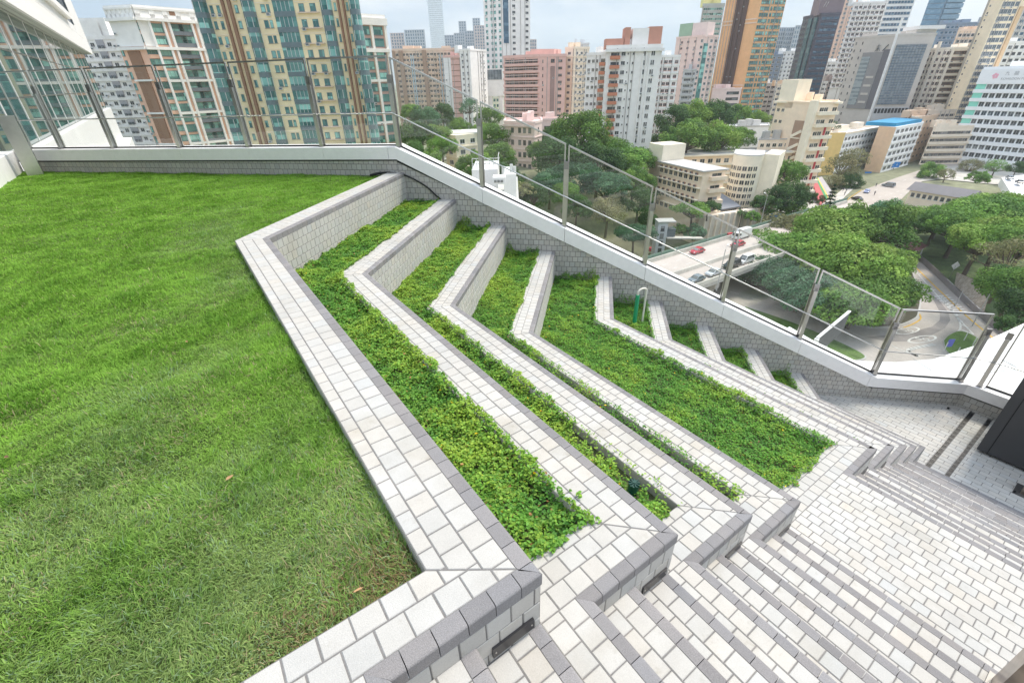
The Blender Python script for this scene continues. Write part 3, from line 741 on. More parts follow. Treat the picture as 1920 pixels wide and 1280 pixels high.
# ================================================================== CITY: shared pieces
GR = -45.0
def sstep(t): t = max(0.0, min(1.0, t)); return t * t * (3 - 2 * t)
def zg(x, y):
    h = GR + 18 * sstep((y - 95 - .05 * x) / 45)
    d = math.hypot(x, y); h += 8 * sstep((d - 430) / 300) + 1.9 * sstep((d - 195) / 30) * (1 - sstep((y - 95) / 40))
    return h
def glassmat(name, dark, light, rough=.08, thr=.62):
    m = bpy.data.materials.new(name); m.use_nodes = True; nt = m.node_tree; b = nt.nodes['Principled BSDF']
    g = nt.nodes.new('ShaderNodeNewGeometry'); mp_ = nt.nodes.new('ShaderNodeVectorMath'); mp_.operation = 'MULTIPLY'; mp_.inputs[1].default_value = (.43, .43, .71)
    fl_ = nt.nodes.new('ShaderNodeVectorMath'); fl_.operation = 'FLOOR'; wn_ = nt.nodes.new('ShaderNodeTexWhiteNoise')
    cr_ = nt.nodes.new('ShaderNodeValToRGB'); e = cr_.color_ramp.elements; e[0].position = 0; e[0].color = (*dark, 1); e[1].position = 1; e[1].color = (*light, 1)
    k = cr_.color_ramp.elements.new(thr); k.color = (*[d * .75 + l * .25 for d, l in zip(dark, light)], 1)
    nt.links.new(g.outputs['Position'], mp_.inputs[0]); nt.links.new(mp_.outputs[0], fl_.inputs[0]); nt.links.new(fl_.outputs[0], wn_.inputs['Vector'])
    nt.links.new(wn_.outputs['Value'], cr_.inputs['Fac']); nt.links.new(cr_.outputs['Color'], b.inputs['Base Color'])
    b.inputs['Roughness'].default_value = rough; b.inputs['Specular IOR Level'].default_value = .7
    return m
G_TEAL = glassmat('teal_window_glass', (.03, .13, .125), (.36, .72, .64), .06, .55)
G_DARK = glassmat('dark_window_glass', (.022, .026, .030), (.26, .27, .27), .12, .75)
G_BLUE = glassmat('blue_window_glass', (.035, .09, .15), (.16, .27, .36), .06, .7)
G_GREY = glassmat('grey_window_glass', (.10, .125, .14), (.22, .25, .27), .1, .7)
F_WHITE = mat('white_window_frame', (.68, .68, .66), .5)
F_DARK = mat('dark_window_frame', (.10, .11, .12), .5)
F_TEAL = mat('slate_spandrel', (.15, .20, .215), .3, nscale=.4, namt=.12)
def wallm(name, col, rough=.85, streak=.10): return mat(name, tuple(min(.92, c * 1.16) for c in col), rough, nscale=.09, namt=streak, n2=[(.6, streak * .6)], coord='Object')
WN = []          # every window: (root, key, matrix)
WPROTO = {}
def wproto(key):
    if key in WPROTO: return WPROTO[key]
    w_, h_, g, f, mull, kind = key; m = MB(); t = min(.10, w_ * .09); o = .05
    if kind == 'win':
        for (a, b_, c, d) in ((-w_ / 2, -w_ / 2 + t, 0, h_), (w_ / 2 - t, w_ / 2, 0, h_), (-w_ / 2 + t, w_ / 2 - t, 0, t), (-w_ / 2 + t, w_ / 2 - t, h_ - t, h_)): m.box(a, b_, 0, o, c, d, 1)
        for k in range(1, mull): xx = -w_ / 2 + w_ * k / mull; m.box(xx - t * .4, xx + t * .4, 0, o * .9, t, h_ - t, 1)
        m.face([(w_ / 2 - t, .025, t), (-w_ / 2 + t, .025, t), (-w_ / 2 + t, .025, h_ - t), (w_ / 2 - t, .025, h_ - t)], 0)
        m.box(-w_ / 2 - .08, w_ / 2 + .08, 0, .16, -.10, 0, 1)
    elif kind == 'pane':
        m.box(-w_ / 2, w_ / 2, 0, .06, 0, h_, 0)
        for k in range(1, mull): xx = -w_ / 2 + w_ * k / mull; m.box(xx - .04, xx + .04, .0605, .09, 0, h_, 1)
    elif kind == 'balcony':
        m.box(-w_ / 2, w_ / 2, 0, 1.1, -.15, 0, 1); m.box(-w_ / 2, w_ / 2, 1.0, 1.1, .002, 1.0, 1)
        m.box(-w_ / 2, -w_ / 2 + .1, .05, .998, .002, 1.0, 1); m.box(w_ / 2 - .1, w_ / 2, .05, .998, .002, 1.0, 1)
        m.face([(w_ / 2 - .25, .03, .02), (-w_ / 2 + .25, .03, .02), (-w_ / 2 + .25, .03, h_), (w_ / 2 - .25, .03, h_)], 0)
    elif kind == 'ac':
        m.box(-w_ / 2, w_ / 2, 0, .55, 0, h_, 1); m.face([(w_ / 2 - .08, .556, .08), (-w_ / 2 + .08, .556, .08), (-w_ / 2 + .08, .556, h_ - .08), (w_ / 2 - .08, .556, h_ - .08)], 0)
    WPROTO[key] = m; return m
WNAME = {'win': 'window', 'pane': 'window', 'balcony': 'balcony', 'ac': 'air_conditioner'}
def put(root, P, nrm, w_, h_, g=G_DARK, f=F_WHITE, mull=2, kind='win'):
    """window with its sill centre at P on a wall whose outward normal is nrm"""
    n = Vector((nrm[0], nrm[1], 0)).normalized(); t = Vector((n.y, -n.x, 0))
    M = Matrix(((t.x, n.x, 0, P[0]), (t.y, n.y, 0, P[1]), (t.z, n.z, 1, P[2]), (0, 0, 0, 1)))
    WN.append((root, (round(w_, 2), round(h_, 2), g, f, mull, kind), M))
def finish_windows():
    meshes = {}; by = {}
    for r, k, M in WN: by.setdefault((r, WNAME[k[5]]), []).append((k, M))
    for (r, nm), L in by.items():
        sc = []
        for k, M in L:
            q = proj(M.translation); n = Vector((M[0][1], M[1][1], 0)); v = (CAM - M.translation).normalized()
            vis = q is not None and -30 < q[0] < 1950 and -30 < q[1] < 1300 and n.dot(v) > 0
            sc.append((k[0] * k[1] * (F_PX / q[2]) ** 2 * max(.05, n.dot(v)) if vis else 0, k, M))
        sc.sort(key=lambda s: -s[0]); inv = wmat(r).inverted()
        far = (r.location - CAM).length > 560
        n_ind = 0 if far else 100
        for s, k, M in sc[:n_ind]:
            if k not in meshes:
                o = wproto(k).build(nm, [k[2], k[3]], None, local=True); meshes[k] = o.data
            else:
                o = bpy.data.objects.new(nm, meshes[k]); COL.objects.link(o)
            o.parent = r; o.matrix_local = inv @ M
        rest = sc[n_ind:]
        if rest:
            m = MB(); ms = []
            for s, k, M in rest:
                p = wproto(k); ix = []
                for mm in (k[2], k[3]):
                    if mm not in ms: ms.append(mm)
                    ix.append(ms.index(mm))
                T = inv @ M; n0 = len(m.v); m.v += [tuple(T @ Vector(v)) for v in p.v]
                for fc_, mi in zip(p.f, p.m):
                    m.f.append(tuple(i + n0 for i in fc_)); m.m.append(ix[mi]); m.c.append((1, 1, 1)); m.sm.append(False)
            o = m.build(nm, ms, r, local=True); o['kind'] = 'stuff'
def hdir(vpx):
    d = ray(vpx, 149 + (960 - vpx) * .0222); return Vector((d.x, d.y, 0)).normalized()
RH = Vector((RT.x, RT.y, 0)).normalized()
def P2(px, py, d): q = at_d(px, py, d); return Vector((q.x, q.y, 0))
def on_line(px, py, P, u):
    """point where the sight line of the pixel column crosses the ground line P + t u"""
    r = ray(px, py); det = r.x * (-u.y) + u.x * r.y
    s = (P.x * (-u.y) + u.x * P.y) / det
    return Vector((r.x * s, r.y * s, 0))
def front(L, Rr, y, d, vpx=None):
    P = P2((L + Rr) / 2, y, d); u = RH if vpx is None else hdir(vpx)
    return on_line(L, y, P, u), on_line(Rr, y, P, u)
def back_pts(chain, depth):
    u = (chain[-1] - chain[0]).normalized()
    return [chain[-1] + chain[-1].normalized() * depth - u * .6, chain[0] + chain[0].normalized() * depth + u * .6]
def prism_chain(m, chain, depth, z0, z1, mi=0, taper=False):
    """solid whose visible side is the chain (left to right as seen from the terrace)"""
    back = back_pts(chain, depth)
    m.prism([(p.x, p.y) for p in chain + back], z0, z1, mi)
    return back
def face_n(P, Q):
    u = (Q - P).normalized(); return Vector((u.y, -u.x, 0))     # outward when P is left of Q seen from outside
def grid(root, P, Q, ztop, fh, n, cols, skip=()):
    """cols: list of (u fraction, width, height, sill, glass, frame, mullions, kind)"""
    nn = face_n(P, Q)
    for k in range(n):
        if k in skip: continue
        zf = ztop - (k + 1) * fh
        for (u, w_, h_, sill, g, f, mu, kd) in cols:
            b_ = P.lerp(Q, u); put(root, (b_.x, b_.y, zf + sill), nn, w_, h_, g, f, mu, kd)
            if kd == 'win' and fh < 3.15 and w_ < 3 and GRND.random() < .22 and not root.name.startswith(('office', 'sky')):
                put(root, tuple(Vector((b_.x, b_.y, zf + sill - .72)) + (Q - P).normalized() * w_ * GRND.choice((-.2, .2))), nn, .85, .55, G_GREY, F_WHITE, 1, 'ac')
GRND = random.Random(11)
def cwin(us, w_=1.4, h_=1.4, sill=.9, g=G_DARK, f=F_WHITE, mu=2, kd='win'):
    return [(u, w_, h_, sill, g, f, mu, kd) for u in us]
def bands(m, P, Q, ztop, fh, n, t=.18, o=.10, mi=1, inset=.05):
    nn = face_n(P, Q); u = (Q - P).normalized(); L = (Q - P).length
    for k in range(n):
        z = ztop - (k + 1) * fh; C_ = (P + Q) / 2 + nn * (o / 2 + .004) + uz * z
        m.obox(C_, u, nn, uz, L / 2 - inset, o / 2, t / 2, mi)
def vstrip(m, P, Q, u0, u1, z0, z1, o=.25, mi=1):
    nn = face_n(P, Q); u = (Q - P).normalized(); L = (Q - P).length
    m.obox(P + u * L * (u0 + u1) / 2 + nn * (o / 2 - .02) + uz * ((z0 + z1) / 2), u, nn, uz, L * (u1 - u0) / 2, o / 2 + .02, (z1 - z0) / 2, mi)
def parapet_roof(root, chain, depth, z, h, mats_, t=.4):
    """roof slab with a low rim, stair heads and tanks"""
    m = MB(); c = sum(chain, Vector()) / len(chain); away = Vector((c.x, c.y, 0)).normalized()
    u = (chain[-1] - chain[0]).normalized(); bk = Vector((-u.y, u.x, 0))
    if bk.dot(away) < 0: bk = -bk
    pts_ = chain + back_pts(chain, depth)
    for i in range(len(pts_)):
        a, b_ = pts_[i], pts_[(i + 1) % len(pts_)]; m.bar(a + uz * (z + h / 2), b_ + uz * (z + h / 2), t, h)
    W = (chain[-1] - chain[0]).length; r = random.Random(int(W * 1000) + int(z * 10))
    for k in range(3):
        ww = r.uniform(.10, .22) * W; q = chain[0] + u * r.uniform(.15, .8) * W + bk * r.uniform(.3, .7) * depth
        m.obox(q + uz * (z + r.uniform(.8, 1.6)), u, bk, uz, ww / 2, depth * .12, 1.7)
    return m.build('roof', mats_, root)
def bld(name, label, cat, chain, depth, z0, z1, wm, group=None, roof_h=1.1, roofm=None, mats_extra=(), fn=None, taper=False):
    c = sum(chain, Vector()) / len(chain)
    root = thing(name, (c.x, c.y, z0), label, cat, group)
    m = MB(); prism_chain(m, chain, depth, z0, z1, 0, taper)
    if fn: fn(root, m)
    m.build('wall', [wm] + list(mats_extra), root)
    if roof_h: parapet_roof(root, chain, depth, z1, roof_h, [roofm or wm])
    return root
M_PIPE = wallm('grey_pipe', (.34, .32, .30)); M_ROOFG = wallm('pale_roof', (.45, .44, .42)); M_WHITEB = wallm('white_render', (.74, .73, .71)); M_CREAM = wallm('cream_render', (.80, .68, .55))
M_GREYB = wallm('grey_render', (.46, .46, .46)); M_BEIGE = wallm('beige_render', (.60, .53, .45))
M_BROWN = wallm('brown_tile', (.26, .145, .09)); M_YEL = wallm('yellow_tile', (.88, .66, .42)); M_PEACH = wallm('peach_tile', (.72, .45, .33))
M_PINK = wallm('pink_tile', (.66, .43, .38)); M_PINKL = wallm('pale_pink_tile', (.72, .58, .54)); M_ORANGE = wallm('orange_tile', (.68, .40, .20)); M_TAN = wallm('tan_tile', (.66, .52, .41))

# ================================================================== CITY: the big towers on the left
# --- yellow tower
yd = 140
Pl, Pr = front(400, 690, 140, yd, None)
YW = (Pr - Pl).length; yn = face_n(Pl, Pr); yu = (Pr - Pl).normalized()
def ypx(x): return (on_line(x, 140, Pl, yu) - Pl).length / YW
def yellow(root, m):
    top, fh, n = 42.0, 3.0, 27
    m2 = MB()
    def bay(x0, x1, pr, name, mull):
        u0, u1 = ypx(x0), ypx(x1); b_ = MB(); C0 = Pl + yu * YW * (u0 + u1) / 2; hw = YW * (u1 - u0) / 2
        arc = [C0 + yu * hw * math.cos(t) + yn * pr * math.sin(t) ** .8 for t in [math.pi * (1 - k / 6) for k in range(7)]]
        for k in range(n):
            zt = top - k * fh
            for (a, b2, mi, ins) in ((zt - 3.0, zt - 1.95, 1, 1.0), (zt - 1.95, zt, 0, .97)):
                pts_ = [C0 + (p - C0) * ins for p in arc]
                for i in range(6):
                    b_.face([pts_[i] + uz * a, pts_[i + 1] + uz * a, pts_[i + 1] + uz * b2, pts_[i] + uz * b2], mi)
                b_.face([p + uz * b2 for p in arc], 1)
            for i in range(0, 7, 2):
                b_.bar(arc[i] + uz * (zt - 1.95), arc[i] + uz * zt, .10, .10, 2, up=yn)
        b_.build('bay_window', [G_TEAL, F_TEAL, F_WHITE], root)
    bay(396, 426, 2.2, 'bay', 3); bay(487, 509, 1.4, 'bay', 3); bay(625, 645, 1.3, 'bay', 3); bay(676, 694, 1.6, 'bay', 3)
    # recessed centre with full-width glazing
    u0, u1 = ypx(541), ypx(578); b_ = MB()
    for k in range(n):
        zt = top - k * fh
        vstrip(b_, Pl, Pr, u0, u1, zt - 1.95, zt, .10, 0); vstrip(b_, Pl, Pr, u0, u1, zt - 3.0, zt - 1.96, .22, 1)
        for q in range(1, 5): uu = u0 + (u1 - u0) * q / 5; vstrip(b_, Pl, Pr, uu - .0012, uu + .0012, zt - 1.94, zt - .01, .16, 2)
    b_.build('glazed_recess', [G_TEAL, F_TEAL, F_WHITE], root)
    b_ = MB()
    for a, c in ((453, 457), (464, 469), (656, 659), (665, 668)): vstrip(b_, Pl, Pr, ypx(a), ypx(c), -45, 44, .7, 0)
    b_.build('brown_pipe_duct', [M_BROWN], root)
    b_ = MB()
    for k in range(n):
        for a, c in ((427, 452), (470.5, 486.5), (509.5, 540.5), (578.5, 624.5), (645.5, 654.5), (668.5, 675.5)):
            vstrip(b_, Pl, Pr, ypx(a), ypx(c), top - k * fh - .3, top - k * fh - .18, .06, 0)
    b_.build('floor_band', [M_CREAM], root)
    cols = []
    for x, w_ in ((432, .75), (444, .75), (476, .8), (523, 1.05), (532, .7), (591, 1.25), (611, 1.35), (650.5, .5), (672, .5)):
        cols.append((ypx(x), w_, 1.5, .95, G_TEAL, F_TEAL, 1 if w_ < 1.1 else 2, 'win'))
    grid(root, Pl, Pr, top, fh, n, cols)
    # step ledges under the paired windows
    for k in range(n): b_ = MB(); vstrip(b_, Pl, Pr, ypx(583), ypx(621), top - (k + 1) * fh + .60, top - (k + 1) * fh + .80, .55, 0); b_.build('window_ledge', [M_TAN], root)
bld('apartment_tower', 'tall yellow tiled tower with teal bay windows and brown pipe ducts, largest in view', 'tower', [Pl, Pr], 24, -45, 42.5, M_YEL, 'high-rise towers across the street', 0, fn=yellow, taper=True)

# --- peach tower with white frame
A, B, Cc = P2(246, 150, 203), P2(296, 150, 196), P2(434, 150, 203)
pz = z_at(277, 12, 197) - 0.0
def peach(root, m):
    top = z_at(262, 41, 197); ztop0 = top
    fh = 3.05; n = 22
    f = MB()
    # white top storeys and frame grid on the front
    for a, b_ in ((A, B), (B, Cc)):
        vstrip(f, a, b_, -.01, 1.01, top - 2.3 * fh, top - 2.05 * fh, .9, 0); vstrip(f, a, b_, -.02, 1.02, top + .2, top + 1.0, 1.1, 0)
    vstrip(f, A, B, .02, .98, top - 2.0 * fh, top + .2, .25, 0)
    for u in (.13, .30, .37, .66, .73, .86, .99):
        vstrip(f, B, Cc, u - .014, u + .014, top - 21 * fh, top + .2, .75, 0)
    for k in (5, 8, 11, 14, 17): vstrip(f, B, Cc, .14, .85, top - k * fh - .35, top - k * fh + .35, .70, 0)
    vstrip(f, B, Cc, .0, .12, top - 2 * fh, top + .2, .3, 0)
    f.build('white_frame', [M_WHITEB], root)
    s_ = MB(); vstrip(s_, A, B, .28, .72, top - 21 * fh, top - 2.4 * fh, .3, 0)
    for k in (5, 8, 11): vstrip(s_, A, B, .2, .86, top - k * fh, top - k * fh + .5, .8, 1)
    s_.build('brown_panel', [M_BROWN, M_WHITEB], root)
    s_ = MB()
    for k in range(n): vstrip(s_, B, Cc, .37, .655, top - (k + 1) * fh - .02, top - (k + 1) * fh + 1.0, .5, 0)
    s_.build('grey_balcony_band', [wallm('slate_panel', (.16, .18, .20))], root)
    s_ = MB()
    for k in range(2, n): vstrip(s_, B, Cc, .0, .13, top - (k + 1) * fh - .1, top - (k + 1) * fh + .9, .3, 0); vstrip(s_, B, Cc, .87, .98, top - (k + 1) * fh - .1, top - (k + 1) * fh + .9, .3, 0)
    s_.build('peach_spandrel', [M_PEACH], root)
    cols = [(.065, 3.3, 1.9, .95, G_TEAL, F_TEAL, 3, 'win'), (.215, 3.6, 2.3, .5, G_TEAL, F_TEAL, 3, 'win'), (.45, 4.0, 2.0, .95, G_TEAL, F_DARK, 3, 'win'), (.58, 4.0, 2.0, .95, G_TEAL, F_DARK, 3, 'win'), (.795, 3.2, 2.3, .5, G_TEAL, F_TEAL, 2, 'win'), (.925, 3.0, 1.9, .95, G_TEAL, F_TEAL, 2, 'win')]
    grid(root, B, Cc, top, fh, n, cols)
    grid(root, A, B, top, fh, n, [(.08, 1.0, 1.9, .7, G_TEAL, F_TEAL, 1, 'win')])
    grid(root, A, B, top, fh, 1, [(.55, 1.5, 1.3, .9, G_DARK, F_WHITE, 1, 'win')])
    # roof storey: white parapet with openings
    s_ = MB(); zt = top + 1.0
    for a, b_ in ((A, B), (B, Cc)):
        vstrip(s_, a, b_, .0, 1.0, zt + 2.0, zt + 2.5, .5, 0); vstrip(s_, a, b_, .0, 1.0, zt, zt + .9, .4, 0)
        for u in (.03, .2, .36, .52, .7, .84, .97): vstrip(s_, a, b_, u - .03, u + .03, zt, zt + 2.1, .4, 0)
    vstrip(s_, B, Cc, .42, .55, zt, zt + 2.0, .35, 1)
    s_.build('roof_terrace', [M_WHITEB, M_BROWN], root)
bld('apartment_tower', 'peach and brown tower with white frame grid, left of the yellow tower', 'tower', [A, B, Cc], 22, -45, z_at(262, 41, 197) + 1.0, M_PEACH, 'high-rise towers across the street', 3.0, M_WHITEB, fn=peach)

# --- white block at far left
P, Q = front(128, 300, 150, 236)
def whiteb(root, m):
    top = z_at(190, 75, 236)
    grid(root, P, Q, top, 3.0, 23, cwin((.30, .42, .60, .74, .90), 1.5, 1.3) + cwin((.36, .66, .82), .9, .7, .7, G_GREY, F_WHITE, 1, 'ac'))
    b_ = MB(); vstrip(b_, P, Q, .47, .55, -40, top, .3, 0)
    b_.build('grey_slot', [wallm('grey_slot_wall', (.33, .33, .35))], root)
    grid(root, P, Q, top, 3.0, 23, cwin((.49, .53), .9, .8, .5, G_GREY, F_DARK, 1, 'ac'))
    bands(m, P, Q, top, 3.0, 23, .9, .35, 0)
    v = MB(); vstrip(v, P, Q, .30, .56, top, top + 5.5, .0, 0)
    n_ = -face_n(P, Q); q = P.lerp(Q, .42) + n_ * 4; u = (Q - P).normalized(); v.obox(q + uz * (top + 3), u, n_, uz, 7, 3.5, 3.2); v.build('roof_house', [M_WHITEB], root)
bld('apartment_block', 'white block of small flats stepping down behind the glass building, left of the peach tower', 'block', [P, Q], 16, -45, z_at(190, 75, 236), M_WHITEB, 'apartment blocks across the valley', 1.2, fn=whiteb)

# --- sister block right of the yellow tower
A, B = P2(655, 150, 170), P2(736, 150, 176)
def sister(root, m):
    top = z_at(710, 45, 172)
    f = MB()
    for u in (.42, .66, .97): vstrip(f, A, B, u - .025, u + .025, -45, top, .6, 0)
    vstrip(f, A, B, -.01, 1.02, top - .2, top + 1.6, 1.0, 0); vstrip(f, A, B, 0, 1.01, top - 7.2, top - 6.2, .9, 0)
    for k in (5, 9, 13): vstrip(f, A, B, .45, .95, top - k * 3.05, top - k * 3.05 + .7, .55, 0)
    f.build('white_frame', [M_WHITEB], root)
    grid(root, A, B, top, 3.05, 20, [(.54, 2.4, 2.2, .4, G_TEAL, F_TEAL, 2, 'win'), (.81, 3.2, 2.2, .4, G_TEAL, F_TEAL, 2, 'win')])
bld('apartment_tower', 'pinkish tower with white frame and teal windows peeking out right of the yellow tower', 'tower', [A, B], 20, -45, z_at(710, 45, 172) + 1, wallm('rose_tile', (.48, .33, .29)), 'high-rise towers across the street', 1.6, M_WHITEB, fn=sister)

# ================================================================== CITY: middle blocks
def simple(name, label, cat, ch, depth, zt, wm, fh, n, cols, group, z0=-45, roof_h=1.0, extra=None, bandsp=None, roofm=None, seg=None):
    def fn(root, m):
        for s_, cc in (cols if isinstance(cols, dict) else {0: cols}).items():
            grid(root, ch[s_], ch[s_ + 1], zt - .4, fh, n, cc)
            if bandsp: bands(m, ch[s_], ch[s_ + 1], zt - .4, fh, n, *bandsp)
        if extra: extra(root, m, ch, zt)
        if cat in ('block', 'tower') and not name.startswith('office'):
            r = random.Random(int(abs(zt) * 100) + len(label)); 
            for s_ in range(len(ch) - 1):
                for q in range(2 + int((ch[s_ + 1] - ch[s_]).length / 9)):
                    b_ = MB(); uu = r.uniform(.04, .96); w2 = .11 / (ch[s_ + 1] - ch[s_]).length; vstrip(b_, ch[s_], ch[s_ + 1], uu - w2, uu + w2, z0, zt, .2, 0); b_.build('drain_pipe', [M_PIPE], root)
    return bld(name, label, cat, ch, depth, z0, zt, wm, group, roof_h, roofm, fn=fn)
GB = 'apartment blocks across the valley'
def fr(n, a=.04, b=.96): return [a + (b - a) * (i + .5) / n for i in range(n)]
# 5 long beige-brown slab
P, Q = front(742, 866, 150, 330)
def slab_x(root, m, ch, zt):
    b_ = MB()
    for u in (.0, .12, .46, .93): vstrip(b_, ch[0], ch[1], max(0, u - .02), min(1, u + .035), -30, zt + .5, 1.2, 0)
    b_.build('brown_fin', [wallm('brown_fin_wall', (.36, .25, .18))], root)
    b_ = MB()
    for u in (.27, .30, .69, .73): vstrip(b_, ch[0], ch[1], u - .006, u + .006, -30, zt - 2, .5, 0)
    b_.build('drain_pipe', [wallm('pale_blue_pipe', (.45, .55, .60))], root)
simple('apartment_block', 'long beige slab of flats with brown vertical fins right of the yellow tower', 'block', [P, Q], 18, z_at(800, 96, 330), M_TAN, 2.8, 17,
       cwin([u for u in fr(18) if abs(u - .12) > .03 and abs(u - .46) > .03], 1.75, 1.45, .8, G_DARK, M_CREAM, 2) + cwin(fr(7), .9, .6, .3, G_GREY, M_CREAM, 1, 'ac'), GB, -35, 1.4, slab_x, (.45, .25, 0))
def narrowp(root, m, ch, zt):
    b_ = MB(); vstrip(b_, ch[0], ch[1], .0, .40, -35, zt, .06, 0); b_.build('white_flank', [M_WHITEB], root)
    b_ = MB()
    for k in range(16): vstrip(b_, ch[0], ch[1], .41, 1.0, zt - 1 - k * 2.9, zt - .7 - k * 2.9, .1, 0)
    b_.build('floor_line', [M_BROWN], root)
P, Q = front(834, 868, 150, 318)
simple('apartment_block', 'narrow pink and white block with dark floor lines beside the beige slab', 'block', [P, Q], 14, z_at(850, 108, 318), M_PINK, 2.9, 16, cwin((.12, .26), 1.3, 1.3), GB, -35, 1, narrowp)
A, B, Cc = P2(865, 150, 300), P2(884, 150, 296), P2(914, 150, 312)
simple('apartment_block', 'plain white and grey block with small square windows, left of the white tower on columns', 'block', [A, B, Cc], 14, z_at(884, 95, 296), M_WHITEB, 2.9, 17, {0: cwin((.25, .72), 1.3, 1.1), 1: cwin((.62, .82), 1.0, 1.0)}, GB, -35, 1)
# 7 white tower on columns
A, B, Cc = P2(910, 100, 338), P2(944, 100, 332), P2(994, 100, 342)
def wtower(root, m, ch, zt):
    b_ = MB(); vstrip(b_, ch[1], ch[2], .02, .2, z_at(930, 82, 334), zt, .3, 0)
    b_.build('blue_glass_slot', [G_BLUE], root)
    b_ = MB(); z0 = z_at(930, 130, 334)
    P_, Q_ = front(911, 945, 150, 326); vstrip(b_, P_, Q_, 0, 1, z_at(930, 180, 326), z0, 3, 0)
    b_.build('podium', [M_WHITEB], root)
    put(root, tuple(P_.lerp(Q_, .5) + uz * z_at(930, 146, 326)) if False else ((P_ + Q_) / 2 + face_n(P_, Q_) * 3.0 + uz * (z_at(930, 150, 326))), face_n(P_, Q_), 9, 5.5, G_GREY, F_WHITE, 5)
    for u in (.2, .8):
        c = MB(); q = P_.lerp(Q_, u) + face_n(P_, Q_) * 1.0; c.tube([q + uz * -40, q + uz * z_at(930, 180, 326)], 1.6, 12); c.build('column', [M_WHITEB], root)
simple('apartment_tower', 'slim white tower with green windows and a blue glass slot, standing on tall columns', 'tower', [A, B, Cc], 16, 60, M_WHITEB, 3.1, 25, {0: cwin((.15, .42, .60, .85), 1.6, 1.7, .7, G_TEAL, F_WHITE, 1), 1: cwin((.40, .88), 2.2, 1.4, .9, G_DARK, F_WHITE, 2)}, 'high-rise towers across the street', z_at(930, 132, 334), 1, wtower)
# 8 pink block with horizontal balconies
A, B, Cc = P2(945, 150, 268), P2(1011, 150, 258), P2(1060, 150, 262)
def pinkb(root, m, ch, zt):
    nn = face_n(ch[0], ch[1])
    for k in range(14):
        z = zt - .4 - (k + 1) * 3.0
        b_ = MB(); vstrip(b_, ch[0], ch[1], .0, 1.0, z - .1, z + .95, .9, 0); b_.build('balcony', [M_PINK], root)
    b_ = MB()
    for k in range(14): vstrip(b_, ch[0], ch[1], .02, .98, zt - .4 - (k + 1) * 3 + 1.9, zt - .4 - (k + 1) * 3 + 2.15, .5, 0)
    b_.build('sunshade', [M_PINKL], root)
    b_ = MB(); vstrip(b_, ch[1], ch[2], .42, .58, -30, zt - 4, .3, 0); b_.build('recess', [wallm('pink_recess', (.30, .20, .18))], root)
    b_ = MB(); q = ch[1].lerp(ch[2], .4) - face_n(ch[1], ch[2]) * 7; b_.obox(q + uz * (zt + 1.0), (ch[2] - ch[1]).normalized(), nn, uz, 6, 4, 2.4); b_.build('roof_house', [M_PINK], root)
simple('apartment_block', 'salmon pink block with long horizontal balconies on its left half', 'block', [A, B, Cc], 16, z_at(1011, 107, 258), M_PINK, 3.0, 14, {0: cwin(fr(7), 2.6, 1.75, .95, G_DARK, M_BROWN, 2), 1: cwin((.13,), .5, 1.3, .9, G_DARK, M_BROWN, 1) + cwin((.5,), 2.0, 1.6, .9, G_DARK, M_BROWN, 2) + cwin((.78,), 2.2, 1.1, 1.1, G_DARK, M_BROWN, 2)}, GB, -40, 1.2, pinkb)
A, B, Cc = P2(1058, 150, 275), P2(1074, 150, 272), P2(1102, 150, 278)
simple('apartment_block', 'narrow cream block full of air conditioners right of the pink block', 'block', [A, B, Cc], 14, z_at(1074, 92, 272), M_CREAM, 2.9, 16, {0: cwin((.5,), 1.8, 1.2, .9), 1: cwin((.2, .5, .8), 1.4, 1.2, .9) + cwin((.35, .65), .9, .6, .4, G_GREY, F_WHITE, 1, 'ac')}, GB, -40, 1, None, (.3, .3, 0))
P, Q = front(1068, 1102, 130, 300)
simple('apartment_block', 'pale grey blank block rising behind the cream block', 'block', [P, Q], 12, z_at(1085, 84, 300), wallm('pale_grey_render', (.60, .61, .62)), 3, 3, cwin((.1, .3), 1.2, 1.2), GB, -40, .8)
